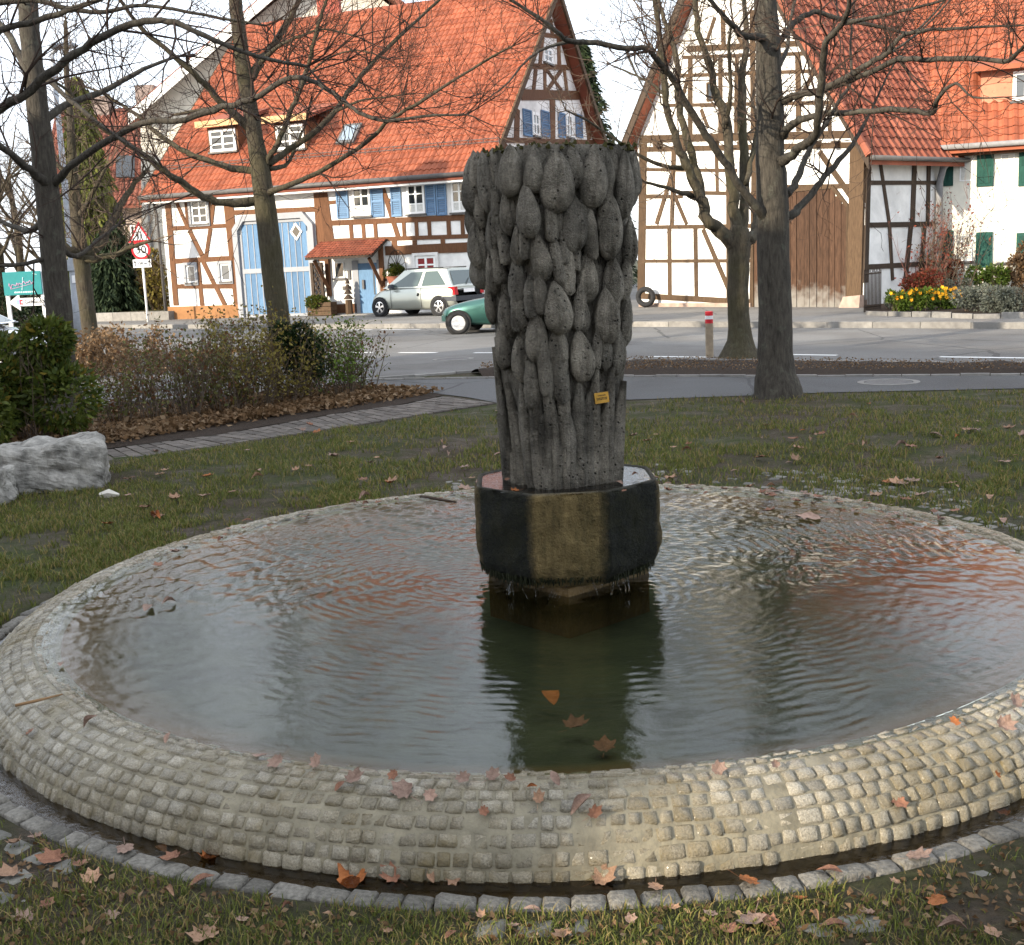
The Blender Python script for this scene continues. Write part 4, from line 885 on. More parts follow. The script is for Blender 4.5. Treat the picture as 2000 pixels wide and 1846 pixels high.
RE = lambda dep: bp(BW + .45, dep, ERZ - .45 * pr + .2); RA = lambda dep: bp(AU, dep, AZ + .2); LE = lambda dep: bp(-.75, dep, ELZ - .75 * pl_ + .45)
q = MB(); dz = np.array([0, 0, .16])
for a, b in ((RE, RA), (LE, RA)): q.hexa([a(-fo) - dz, b(-fo) - dz, b(BD) - dz, a(BD) - dz, a(-fo), b(-fo), b(BD), a(BD)])
broof = q.build('roof', M_TILE2, barn)
tile_roof(broof, RE(-fo), RE(BD), RA(-fo), 52, 26, M_TILE2, 300, .06)
for a, b in ((RE, RA), (LE, RA)):
    q = MB(); o = BP.n * .03; s, t = a(-fo), b(-fo); d = np.array([0, 0, .28]); q.hexa([s - o - d, t - o - d, t + o - d, s + o - d, s - o + [0, 0, .02], t - o + [0, 0, .02], t + o + [0, 0, .02], s + o + [0, 0, .02]]); q.build('verge_board', M_DARKT, broof)
    n = 24
    for k in range(n):                       # verge tiles
        p = s * (1 - k / n) + t * (k / n) + [0, 0, .06]; p2 = s * (1 - (k + 1.05) / n) + t * ((k + 1.05) / n) + [0, 0, .06]; MB().tube([p, p2], [.1, .085] if a is RE else [.05, .045], 7).build('verge_tile', M_TILE2 if a is RE else M_DARKT, broof)
gutter(RE(-fo) + BS.n * .07, RE(6) + BS.n * .07, broof, .06)
T = Trace(BP, 0, 0, 1, barn)
for b in [(1250, 272, 1672, 262, 14), (1258, 292, 1682, 283, 9), (1260, 331, 1440, 333, 6), (1260, 384, 1334, 384, 7), (1340, 376, 1440, 378, 7), (1254, 444, 1475, 441, 7), (1254, 510, 1470, 509, 6), (1252, 578, 1470, 590, 11), (1257, 280, 1253, 580, 14), (1317, 294, 1313, 442, 8), (1400, 296, 1402, 376, 6), (1308, 446, 1309, 577, 7), (1359, 446, 1361, 580, 7), (1313, 341, 1283, 438, 7), (1317, 379, 1342, 438, 6), (1374, 448, 1424, 565, 7), (1424, 296, 1425, 585, 9), (1475, 280, 1470, 596, 10),
          (1343, 96, 1575, 84, 11), (1335, 112, 1590, 104, 6), (1322, 148, 1610, 138, 6), (1349, 110, 1349, 264, 8), (1412, 20, 1414, 88, 8), (1408, 112, 1408, 264, 7), (1370, 207, 1440, 203, 5), (1397, 34, 1380, 85, 6), (1430, 40, 1450, 86, 6), (1559, 106, 1561, 256, 9), (1470, 20, 1472, 262, 9), (1500, 110, 1520, 262, 7), (1344, 152, 1330, 206, 6), (1370, 214, 1384, 250, 6), (1385, 150, 1400, 110, 5), (1440, 108, 1438, 262, 7), (1590, 140, 1560, 200, 7), (1601, 296, 1664, 385, 9), (1470, 367, 1672, 363, 9), (1530, 296, 1470, 362, 7), (1300, 206, 1650, 200, 6), (1620, 205, 1622, 262, 7)]: T.beam(*b, M_OLDT)
T.beam(1678, 286, 1671, 596, 27, M_OLDT, -.05, .08, 'corner_post')
for x in (1290, 1345, 1400, 1455, 1600, 1638): T.beam(x, 276, x, 288, 9, M_OLDT, 0, .22, 'joist_end')
T.window(1381, 160, 1394, 198, 1, 1, M_GLASS, M_OLDT, fw=.05, sill=False)
u0, u1, v0, v1 = T.rect(1252, 585, 1470, 603); MB().pbox(BP, 0, u1, -.3, v1 - .1, -.03, .1).build('plinth', M_PINKST, barn)
uu, vv = T.uv(1668, 600); MB().hexa([BP.at((uu - .35, -.1), .3), BP.at((uu + .35, -.1), .3), BP.at((uu + .35, -.1), -.1), BP.at((uu - .35, -.1), -.1), BP.at((uu - .22, .38), .16), BP.at((uu + .3, .42), .16), BP.at((uu + .3, .42), -.1), BP.at((uu - .22, .38), -.1)]).build('guard_stone', M_PINKST, barn)
g0, g1, gv0, gv1 = T.rect(1474, 374, 1655, 607); bg_ = MB(); bg_.pbox(BP, g0 - .07, g0, -.1, gv1 + .1, -.02, .07); bg_.pbox(BP, g1, g1 + .07, -.1, gv1 - .45, -.02, .07); bg_.pbox(BP, g0, g1 - .45, gv1, gv1 + .09, -.02, .07); bg_.pquad(BP, [(g1 + .06, gv1 - .45), (g1 - .42, gv1 + .09), (g1 - .46, gv1), (g1, gv1 - .5)], -.02, .072); bgate = bg_.build('gate_frame', M_OLDT, barn)
x = g0
while x < g1 - .05:
    wd = min(random.uniform(.17, .26), g1 - x); top = gv1 - .01 - max(0, (x + wd / 2 - (g1 - .45))) * 1.05; MB().pbox(BP, x + .008, x + wd - .008, -.05 + random.uniform(0, .04), top, -.02, .03 + random.uniform(0, .012)).build('gate_board', M_GATE, bgate); x += wd
# side wall with dark timbers
TS = Trace(BS, 1640, 240, 4.614, barn)
for b in [(265, 540, 910, 540, 38), (255, 922, 900, 910, 46), (235, 1300, 900, 1262, 46), (255, 235, 920, 250, 46), (675, 250, 650, 905, 34), (640, 905, 588, 1430, 34), (800, 270, 788, 910, 28), (345, 250, 442, 900, 22), (442, 905, 472, 1420, 22), (262, 250, 232, 1440, 36), (760, 920, 720, 1430, 28)]: TS.beam(*b, M_DARKT)
downpipe(BS, TS.uv(860, 800)[0], .1, ERZ - .4, .12, barn, M_ZINCL, .09)

# ================================================================== CREAM HOUSE
wo = BS.at((TS.uv(905, 800)[0] + .1, 0)); WANG = rad(-20); WP = Plane(wo, WANG); WL = 13.; WD = 7.5
TW = Trace(WP, 1640, 240, 4.614, None)
WEZ = TW.uv(1000, 175)[1]; WRZ = WEZ + 4.4
cream = thing('cream_house', (*wo[:2], 0), 'cream plastered house with green shutters and red roof beside the barn', 'house'); TW.parent = cream
def wp_(u, dep, z): return WP.at((u, z), -dep)
q = MB()
for u in (-2, WL): q.v += [tuple(wp_(u, 0, -.3)), tuple(wp_(u, WD, -.3)), tuple(wp_(u, WD, WEZ + .1)), tuple(wp_(u, WD / 2, WRZ - .1)), tuple(wp_(u, 0, WEZ + .1))]
q.f += [(0, 1, 2, 3, 4), (9, 8, 7, 6, 5), (0, 4, 9, 5), (1, 6, 7, 2), (0, 5, 6, 1)]; q.m += [0] * 5; q.build('wall', M_CREAM, cream)
pw = (WRZ - WEZ) / (WD / 2); e0 = wp_(-2.3, -.5, WEZ - .5 * pw + .42); e1 = wp_(WL, -.5, WEZ - .5 * pw + .42); r0 = wp_(-2.3, WD / 2, WRZ + .3); r1 = wp_(WL, WD / 2, WRZ + .3); b0 = wp_(-2.3, WD + .5, WEZ - .5 * pw + .42); b1 = wp_(WL, WD + .5, WEZ - .5 * pw + .42)
q = MB(); q.hexa([e0 - dz, e1 - dz, r1 - dz, r0 - dz, e0, e1, r1, r0]); q.hexa([r0 - dz, r1 - dz, b1 - dz, b0 - dz, r0, r1, b1, b0]); wroof = q.build('roof', M_TILE, cream)
tile_roof(wroof, e0, e1, r0, 62, 22, M_TILE, 300, .05); gutter(e0 + WP.n * .07 + WP.u * 1.8, e1 + WP.n * .07, wroof, .07, M_ZINCL); MB().pbox(WP, -.2, WL, WEZ - .38, WEZ - .12, 0, .3).build('soffit_board', M_TIMB, wroof)
for w_ in [(1082, 288, 1203, 525), (1450, 280, 1575, 520), (1830, 275, 1955, 515)]: TW.window(*w_, 1, 1, M_GLASS, fw=.03, n=.02, sill=False, curtain=0)
for w_ in [(1090, 1015, 1195, 1245), (1438, 1020, 1565, 1255), (1800, 1025, 1925, 1260)]: TW.window(*w_, 1, 1, M_GLASSL, fw=.03, n=.02, sill=True)
for x0, y0, x1, y1 in [(1082, 288, 1165, 520), (1450, 285, 1520, 515)]:     # tied curtains behind the upper windows
    a = TW.rect(x0, y0, x1, y1); q = MB()
    for k in range(5):
        ua = a[0] + (a[1] - a[0]) * k / 5; ub = a[0] + (a[1] - a[0]) * (k + .8) / 5; q.pquad(WP, [(a[0] + (ua - a[0]) * .45, a[2]), (a[0] + (ub - a[0]) * .45, a[2]), (ub, a[3]), (ua, a[3])], -.02, .004 + .001 * k)
    q.build('tied_curtain', M_CURT, cream)
for s_ in [(915, 245, 1025, 570), (1235, 245, 1387, 572), (1612, 240, 1762, 567), (910, 970, 1020, 1290), (1225, 985, 1375, 1302), (1590, 990, 1742, 1300)]:
    u0, u1, v0, v1 = TW.rect(*s_); q = MB(); q.pbox(WP, u0, u1, v0, v1, .01, .05)
    for c, d in ((v0 + .08, (v0 + v1) / 2 - .05), ((v0 + v1) / 2 + .05, v1 - .08)): q.pbox(WP, u0 + .07, (u0 + u1) / 2 - .03, c, d, .05, .062); q.pbox(WP, (u0 + u1) / 2 + .03, u1 - .07, c, d, .05, .062)
    q.build('shutter', M_GREEN, cream)
# dormer
nw = np.cross(e1 - e0, r0 - e0); nw /= np.linalg.norm(nw); base = hitplane(1920, 205, e0, nw); DW = Plane(base + WP.n * .02, WANG); TD = Trace(DW, 0, 0, 1, wroof); a = TD.uv(1915, 205); b = TD.uv(1922, 138)
q = MB(); q.pbox(DW, a[0], a[0] + 3.2, a[1], b[1], -3.5, 0); q.build('dormer', m_tile('dormer_cladding', c3(.50, .21, .13), c3(.56, .25, .16)), wroof)
q = MB(); t_ = b[1]; q.hexa([DW.at((a[0] - .3, t_ - .05), .35), DW.at((a[0] + 3.5, t_ - .05), .35), DW.at((a[0] + 3.5, t_ + .9), -3.5), DW.at((a[0] - .3, t_ + .9), -3.5), DW.at((a[0] - .3, t_ + .08), .35), DW.at((a[0] + 3.5, t_ + .08), .35), DW.at((a[0] + 3.5, t_ + 1.03), -3.5), DW.at((a[0] - .3, t_ + 1.03), -3.5)]); q.build('dormer_roof', M_TILE, wroof)
TD.window(1978, 138, 2030, 196, 2, 1, M_GLASSL, fw=.09, sill=True, name='dormer_window')

# ================================================================== HOUSES FAR BEHIND
def far_house(px_poly, depth, back, wallm, roofm, label, name, eave=.5):
    """gable towards us: polygon read off the photo at its distance, extruded backwards"""
    P = Plane((0, depth), 0); uv = [P.hit(*p) for p in px_poly]; o = thing(name, (uv[0][0], depth, 0), label, 'house')
    q = MB(); q.poly(P, uv, -back, 0); q.build('wall', wallm, o); return o, P, uv
bh, P1, uv = far_house([(280, 640), (274, 222), (455, 72), (640, -80), (800, 40), (800, 640)], 58, 12, M_BEIGE, M_TILE3, 'tall beige gabled house rising behind the left end of the farmhouse', 'gabled_house')
q = MB()
for a, b in (((262, 235), (640, -92)), ((640, -92), (815, 42))):
    a = P1.hit(*a); b = P1.hit(*b); q.hexa([P1.at(a, .9), P1.at(b, .9), P1.at(b, -12.5), P1.at(a, -12.5), P1.at((a[0], a[1] + .28), .9), P1.at((b[0], b[1] + .28), .9), P1.at((b[0], b[1] + .28), -12.5), P1.at((a[0], a[1] + .28), -12.5)])
q.build('roof', M_TILE3, bh); q = MB(); a = P1.hit(262, 235); b = P1.hit(640, -92); q.hexa([P1.at((a[0], a[1] - .3), .95), P1.at((b[0], b[1] - .3), .95), P1.at((b[0], b[1] - .3), .9), P1.at((a[0], a[1] - .3), .9), P1.at((a[0], a[1] + .2), .95), P1.at((b[0], b[1] + .2), .95), P1.at((b[0], b[1] + .2), .9), P1.at((a[0], a[1] + .2), .9)]); q.build('bargeboard', M_FRAME, bh)
T = Trace(P1, 0, 0, 1, bh); downpipe(P1, P1.hit(300, 500)[0], 0, 6, .1, bh, M_ZINCL, .07)
T.beam(276, 556, 322, 552, 8, M_GREY, 0, .1, 'string_course')
# house with a long red roof, eaves towards us
P2 = Plane((0, 64), rad(4)); a = P2.hit(78, 415); b = P2.hit(292, 392); rz = P2.hit(180, 188)[1]; ez = (a[1] + b[1]) / 2
rh = thing('red_roof_house', (*P2.at((a[0], 0))[:2], 0), 'distant house with long red tiled roof and chimney behind the conifer', 'house')
MB().pbox(P2, a[0] + .3, b[0] + 3, -.5, ez + .3, -9, -.6).build('wall', simple('pinkish_render', c3(.42, .34, .30), .9, .1, 3), rh)
q = MB(); f0 = P2.at((a[0], ez), .3); f1 = P2.at((b[0] + 3, ez), .3); g0_ = P2.at((a[0], rz), -4.8); g1_ = P2.at((b[0] + 3, rz), -4.8); k0 = P2.at((a[0], ez), -9.9); k1 = P2.at((b[0] + 3, ez), -9.9)
q.hexa([f0 - dz, f1 - dz, g1_ - dz, g0_ - dz, f0, f1, g1_, g0_]); q.hexa([g0_ - dz, g1_ - dz, k1 - dz, k0 - dz, g0_, g1_, k1, k0]); rr_o = q.build('roof', M_TILE3, rh)
tile_roof(rr_o, f0, f1, g0_, 34, 20, M_TILE3, 0, .06)
for px, w_, h_ in ((248, .5, 1.6), (150, .5, .9)):
    u = P2.hit(px, 190)[0]; p = P2.at((u, rz), -4.8); MB().box(p[0] - w_, p[0] + w_, p[1] - .4, p[1] + .4, p[2] - 1, p[2] + h_ * .7).build('chimney', simple('grey_chimney', c3(.25, .2, .18), .9), rh)
nr = np.cross(f1 - f0, g0_ - f0); nr /= np.linalg.norm(nr)
for (x0, y0, x1, y1) in ((228, 308, 264, 350), (120, 330, 150, 352)):
    c = [hitplane(*p, f0, nr) for p in ((x0, y1), (x1, y1), (x1, y0), (x0, y0))]; MB().hexa([x_ for x_ in c] + [x_ + nr * (.15 if nr[2] > 0 else -.15) for x_ in c]).build('skylight', M_GLASS, rh)
T = Trace(P2, 0, 0, 1, rh)
for x0 in (120, 165, 210, 255): T.window(x0, 440, x0 + 16, 470, 2, 1, sill=False)
# pale concrete retaining wall with hedge bank beside the side street
RWP = Plane(G(186, 634), math.atan2(*(G(331, 631) - G(186, 634))[1::-1])); L_ = float(np.linalg.norm(G(331, 631) - G(186, 634)))
rw = thing('retaining_wall', tuple(G(186, 634)), 'low pale concrete retaining wall beside the farmhouse corner', 'wall')
for k in range(4): MB().pbox(RWP, L_ * k / 4 + .006, L_ * (k + 1) / 4 - .006, -.2, .42, -.3, 0).build('wall_panel', M_KERB, rw)
sheet('bank', [RWP.at((0, 0), -.28)[:2], RWP.at((L_ - .1, 0), -.28)[:2], RWP.at((L_ - .1, 0), -9)[:2], RWP.at((0, 0), -9)[:2]], .40, M_LAWN)
# ================================================================== TREES
def m_bark(name, a, b, li=.5, green=0):
    t = NT(name); P = t.n('NewGeometry').outputs['Position']; mp = t.n('Mapping', i_Vector=P); mp.inputs['Scale'].default_value = (14, 14, 3)
    n = t.noise(2.2, 6, .7, mp.outputs[0]); c = t.ramp(n, a, b, .3, .7)
    l = t.ramp(t.noise(7, 5, .7, P), c3(0, 0, 0), c3(1, 1, 1), .56, .68); c = t.mix(t.math('MULTIPLY', l, li), c, c3(.13, .135, .105))
    if green: c = t.mix(t.math('MULTIPLY', t.ramp(t.noise(1.6, 3, .6, P), c3(0, 0, 0), c3(1, 1, 1), .4, .65), green), c, c3(.055, .052, .02))
    return t.set(c, .9, t.bump(n, .9, .03))
M_BARK = m_bark('bark', c3(.024, .021, .017), c3(.082, .072, .058), .35); M_BARKG = m_bark('bark_green', c3(.026, .022, .016), c3(.095, .078, .056), .3, .4)
M_TWIG = simple('twig_bark', c3(.038, .025, .019), .9, .3, 8); M_TWIGB = simple('brown_twig', c3(.095, .070, .050), .9, .35, 8)
def smooth_path(pts, n=4):
    P = [np.asarray(p, float) for p in pts]; out = []
    for i in range(len(P) - 1):
        p0 = P[max(0, i - 1)]; p1 = P[i]; p2 = P[i + 1]; p3 = P[min(len(P) - 1, i + 2)]
        for k in range(n):
            t = k / n; out.append(.5 * ((2 * p1) + (-p0 + p2) * t + (2 * p0 - 5 * p1 + 4 * p2 - p3) * t * t + (-p0 + 3 * p1 - 3 * p2 + p3) * t ** 3))
    out.append(P[-1]); return out
class Tree:
    def __init__(s, name, base, label, group, bark, twig, seed, r=None):
        s.o = thing(name, tuple(base), label, 'tree', group); s.bark = bark; s.twig = twig; s.R = random.Random(seed); s.cv = []; s.cf = []; s.base = np.array(base); s.ls = r or 1.0
    def limb(s, pts, d0, d1, name='limb', scale=None, k=9, twigs=1.0, start=.2, tl=1.0, flare=0):
        """pts: (x, y, width) in photo pixels; the limb swings from distance d0 to d1"""
        n = len(pts); q = []; scale = s.ls if scale is None and name == 'limb' else (scale or 1.0)
        for i, (x, y, w_) in enumerate(pts):
            f = i / (n - 1); dep = d0 + (d1 - d0) * f; p = D(x, y, dep); q.append(np.r_[p, w_ / 2 * dep / FPX * scale])
        q = smooth_path(q, 4); P = [a[:3] for a in q]; Rr = [max(.004, a[3]) for a in q]
        for i in range(1, len(P) - 1):
            P[i] = P[i] + np.array([s.R.gauss(0, 1), s.R.gauss(0, 1), s.R.gauss(0, 1)]) * min(.02, Rr[i] * (.18 if name == 'limb' else .03)); Rr[i] *= s.R.uniform(.93, 1.08) if name == 'limb' else s.R.uniform(.985, 1.015)
        V, F = tube(P, Rr, k)
        if name == 'trunk' and flare:
            V = [v if v[2] > s.base[2] + .5 else np.array([P[0][0] + (v[0] - P[0][0]) * (1 + flare * max(0, .5 - (v[2] - s.base[2])) ** 2 * 4 * (1 + .35 * math.sin(5 * math.atan2(v[1] - P[0][1], v[0] - P[0][0])))), P[0][1] + (v[1] - P[0][1]) * (1 + flare * max(0, .5 - (v[2] - s.base[2])) ** 2 * 4), v[2]]) for v in V]
        obj(name, V, F, s.bark, s.o, smooth=True)
        if twigs: s.sprout(P, Rr, twigs, start, tl)
        return P, Rr
    def sprout(s, P, Rr, dens, start, tl=1.0):
        L = sum(np.linalg.norm(P[i + 1] - P[i]) for i in range(len(P) - 1)); n = int(L * 4.0 * dens); m = len(P)
        for _ in range(n):
            f = start + (1 - start) * s.R.random() ** .8; i = min(m - 2, int(f * (m - 1))); t = P[i + 1] - P[i]; t = t / (np.linalg.norm(t) + 1e-9)
            dd = P[i] - CAM
            if 923 - FPX * (dd @ _u) / (dd @ _f) < -40 and s.R.random() < .8: continue     # thin, open tops
            r = np.array([s.R.gauss(0, 1), s.R.gauss(0, 1), s.R.gauss(0, 1) + .25]); r -= t * (r @ t) * .7; r /= np.linalg.norm(r) + 1e-9
            d = r * .85 + t * .5; d /= np.linalg.norm(d); rr = min(Rr[i] * .45, .016) * s.R.uniform(.5, 1); s.grow(P[i], d, rr, tl * s.R.uniform(.5, 1.5) * (.75 if rr < .008 else 1.1), 0)
        t = P[-1] - P[-2]; t = t / (np.linalg.norm(t) + 1e-9)
        for _ in range(3): s.grow(P[-1], t + np.array([s.R.gauss(0, .35), s.R.gauss(0, .35), s.R.gauss(0, .3)]), min(Rr[-1] * .8, .014), tl * s.R.uniform(.6, 1.3), 0)
    def grow(s, p, d, r, L, lev):
        n = 5 if lev < 2 else 3; pts = [p]; rr = [r]; d = np.array(d, float); d /= np.linalg.norm(d) + 1e-9; st = L / n
        for i in range(n):
            d = d + np.array([s.R.gauss(0, .17), s.R.gauss(0, .17), s.R.gauss(.03, .16)]); d /= np.linalg.norm(d); pts.append(pts[-1] + d * st); rr.append(max(.0022, r * (1 - .75 * (i + 1) / n)))
        V, F = tube(pts, rr, 4 if lev == 0 else 3, False); b = len(s.cv); s.cv += V; s.cf += [tuple(b + x for x in f) for f in F]
        if lev < 2:
            for _ in range(4 if lev == 0 else 2):
                i = s.R.randrange(1, n + 1); t = pts[i] - pts[i - 1]; t /= np.linalg.norm(t); q = np.array([s.R.gauss(0, 1), s.R.gauss(0, 1), s.R.gauss(.2, 1)]); q -= t * (q @ t); q /= np.linalg.norm(q)
                s.grow(pts[i], t * .75 + q * .65, max(.003, rr[i] * .8), L * s.R.uniform(.35, .65), lev + 1)
    def bough(s, p, d, r, L, twigs=1.0, lev=0):
        """free-growing limb above the picture"""
        n = 7; pts = [np.array(p)]; rr = [r]; d = np.array(d, float); d /= np.linalg.norm(d)
        for i in range(n):
            d = d + np.array([s.R.gauss(0, .13), s.R.gauss(0, .13), s.R.gauss(.05, .1)]); d /= np.linalg.norm(d); pts.append(pts[-1] + d * L / n); rr.append(max(.008, r * (1 - .8 * (i + 1) / n)))
        V, F = tube(pts, rr, 6); obj('limb', V, F, s.bark, s.o, smooth=True); s.sprout(pts, rr, twigs, .25)
        if lev < 1:
            for i in (4,):
                q = np.array([s.R.gauss(0, 1), s.R.gauss(0, 1), s.R.gauss(.3, .6)]); s.bough(pts[i], q + (pts[i] - pts[i - 1]) / np.linalg.norm(pts[i] - pts[i - 1]) * 1.2, rr[i] * .75, L * .6, twigs, lev + 1)
    def done(s): return obj('crown', s.cv, s.cf, s.twig, s.o)
def cr(pts, ox, oy, sc=2.637): return [(ox + x / sc, oy + y / sc, w_ / sc) for x, y, w_ in pts]
GRP = 'bare trees round the fountain lawn'
# --- tall dark tree at the picture's edge by the laurel
b = G(118, 800); dp = b[1]
t1 = Tree('bare_tree', (b[0], b[1], 0), 'tall dark bare tree with leaning trunk behind the laurel bush', GRP, M_BARK, M_TWIG, 11, .66)
P, Rr = t1.limb([(126, 815, 60), (118, 660, 52), (95, 400, 46), (72, 200, 40), (58, 60, 37), (50, -90, 32), (45, -260, 24)], dp, dp, 'trunk', k=14, twigs=.5, start=.35, flare=.6)
t1.limb(cr([(270, 960, 74), (330, 890, 56), (400, 830, 54), (560, 720, 52), (750, 632, 48), (900, 622, 44), (1100, 570, 48), (1300, 510, 44), (1450, 420, 40), (1560, 402, 36), (1700, 470, 34), (1800, 545, 30), (1890, 600, 28), (2010, 622, 26), (2190, 600, 22), (2400, 590, 16)], 0, 0), dp, dp - 2.2, twigs=1.3, start=.3)
t1.limb([(100, 370, 30), (60, 330, 24), (20, 300, 20), (-40, 250, 16)], dp, dp - 1, twigs=1)
t1.limb([(70, 180, 30), (40, 110, 22), (10, 60, 18), (-40, 10, 14)], dp, dp + 1, twigs=1.5)
t1.limb([(82, 240, 26), (130, 205, 20), (200, 180, 16), (280, 135, 12), (350, 110, 8)], dp, dp + 1.5, twigs=1.4)
t1.limb(cr([(230, 400, 40), (330, 490, 34), (450, 590, 30), (600, 700, 24), (700, 770, 22)], 0, 0), dp, dp - 1.0, twigs=.8)
t1.limb([(100, 420, 22), (60, 450, 18), (20, 440, 14), (-20, 420, 10)], dp, dp + 1, twigs=1.2); t1.limb([(112, 480, 18), (150, 500, 14), (190, 470, 10), (230, 440, 8)], dp, dp + 1.2, twigs=1.2)
t1.limb([(105, 500, 16), (50, 515, 12), (0, 520, 8)], dp, dp - .6, twigs=1.2)
for k in range(1): t1.bough(P[-1 - k * 2], (random.uniform(-1, 1), random.uniform(-.6, .6), 1.0), .07, 3.0, .7)
t1.done()
# --- tree off the picture's edge whose boughs cross the sky
t0 = Tree('bare_tree', tuple(D(-190, 900, 11.5) * [1, 1, 0]), 'bare boughs reaching in across the pale sky above the tall dark tree', GRP, M_BARK, M_TWIG, 5, .48)
P, Rr = t0.limb([(-190, 960, 80), (-205, 600, 74), (-215, 300, 66), (-215, 0, 56), (-210, -300, 40)], 11.5, 11.5, 'trunk', k=12, twigs=0, flare=.6)
t0.limb([(-212, 330, 44), (-90, 270, 40), (0, 212, 36), (49, 186, 34), (95, 142, 32), (163, 95, 30), (228, 58, 28), (284, 40, 26), (341, 43, 24), (417, 78, 20), (500, 110, 16), (600, 130, 12)], 11.5, 10.5, twigs=1.2)
t0.limb([(-212, 200, 40), (-80, 110, 34), (0, 60, 26), (76, 40, 24), (152, 14, 20), (220, -10, 16)], 11.5, 11, twigs=1.2)
t0.limb([(-212, 100, 40), (-60, 20, 32), (60, 0, 22), (180, 25, 18), (280, 10, 14), (400, 30, 12), (520, 50, 8)], 11.5, 12, twigs=1.2)
for k in range(1): t0.bough(P[-1 - k * 2], (random.uniform(-.5, 1), random.uniform(-.6, .6), 1.0), .08, 3.0)
t0.done()
# --- slim tree with sunlit trunk
dp = 25.; b = D(178, 705, dp)
t2 = Tree('bare_tree', (b[0], b[1], 0), 'slim bare tree with greenish trunk beside the lamp post', GRP, M_BARKG, M_TWIGB, 21)
P, Rr = t2.limb([(182, 710, 34), (176, 650, 30), (165, 560, 30), (158, 500, 30), (150, 430, 24), (142, 330, 18), (138, 240, 14), (130, 140, 10), (128, 40, 7)], dp, dp, 'trunk', k=10, twigs=1.6, start=.35, flare=.5)
for l in [[(160, 505, 18), (140, 490, 16), (110, 480, 10)], [(165, 500, 22), (200, 470, 18), (225, 420, 14), (255, 370, 10), (290, 330, 7)], [(162, 510, 16), (215, 500, 11), (262, 480, 8), (300, 470, 5)], [(150, 430, 12), (180, 380, 9), (205, 330, 6)], [(145, 360, 12), (110, 320, 8), (70, 290, 5)], [(158, 520, 12), (120, 470, 9), (70, 440, 6), (20, 430, 4)]]: t2.limb(l, dp, dp - random.uniform(-1.5, 1.5), twigs=1.6)
t2.done()
# --- spreading tree before the blue gate
dp = 19.; b = D(545, 690, dp); sc = 2.637
t3 = Tree('bare_tree', (b[0], b[1], 0), 'spreading bare tree standing before the blue farmhouse gate', GRP, M_BARKG, M_TWIG, 31, .85)
P, Rr = t3.limb(cr([(1450, 1830, 140), (1435, 1640, 112), (1405, 1400, 112), (1372, 1100, 108), (1345, 900, 98), (1305, 650, 78), (1262, 400, 76), (1235, 200, 70), (1212, 0, 64), (1190, -250, 50), (1180, -500, 34)], 0, 0), dp, dp, 'trunk', k=14, twigs=.6, start=.5, flare=.5)
for pts, dd, ox in [([(1340, 1025, 60), (1200, 1050, 48), (1080, 1030, 44), (950, 950, 42), (850, 880, 38), (700, 770, 34), (560, 680, 30), (450, 600, 24), (350, 470, 18), (250, 400, 12)], -1.5, 0), ([(1330, 885, 46), (1150, 850, 36), (1000, 800, 32), (850, 720, 28), (700, 590, 22), (560, 500, 16), (450, 450, 10)], 1.2, 0),
                    ([(570, 1000, 46), (640, 975, 34), (800, 910, 28), (1000, 800, 26), (1150, 690, 24), (1210, 620, 22), (1350, 540, 20), (1600, 380, 16), (1750, 290, 13), (1846, 240, 10)], -2.0, 300), ([(590, 845, 50), (640, 810, 40), (700, 770, 36), (830, 680, 34), (930, 580, 32), (1000, 480, 28), (1050, 420, 26), (1130, 320, 24), (1240, 210, 22), (1350, 110, 18), (1450, 20, 16), (1560, -90, 10)], 1.5, 300),
                    ([(570, 850, 46), (600, 800, 36), (640, 740, 32), (700, 590, 30), (740, 500, 28), (790, 360, 26), (820, 250, 24), (850, 120, 22), (890, 0, 18), (930, -150, 12)], -.8, 300), ([(500, 400, 60), (540, 330, 48), (580, 280, 44), (620, 230, 40), (690, 120, 34), (750, 0, 28), (830, -160, 18)], 1.0, 300), ([(1300, 670, 56), (1180, 560, 44), (1080, 465, 40), (1000, 380, 36), (850, 250, 30), (720, 140, 26), (640, 30, 22), (560, -80, 14)], -1.0, 0),
                    ([(600, 870, 30), (660, 860, 26), (700, 830, 20), (720, 780, 16), (780, 650, 10)], .8, 300), ([(1285, 560, 34), (1180, 540, 26), (1060, 560, 20), (900, 590, 14)], .9, 0), ([(545, 330, 30), (640, 240, 22), (760, 185, 16), (880, 150, 12), (1050, 190, 8)], -.8, 300), ([(700, 590, 22), (790, 400, 16), (900, 300, 12), (1050, 260, 8), (1200, 300, 6)], -.6, 300), ([(930, 580, 20), (1060, 520, 14), (1200, 500, 10), (1350, 480, 7)], -.5, 300)]:
    t3.limb(cr(pts, ox, 0), dp, dp + dd, twigs=1.5, start=.22, tl=.95)
for k in range(1): t3.bough(P[-1 - k * 2], (random.uniform(-1, 1), random.uniform(-.6, .6), 1.0), .05, 2.8, .8)
t3.done()
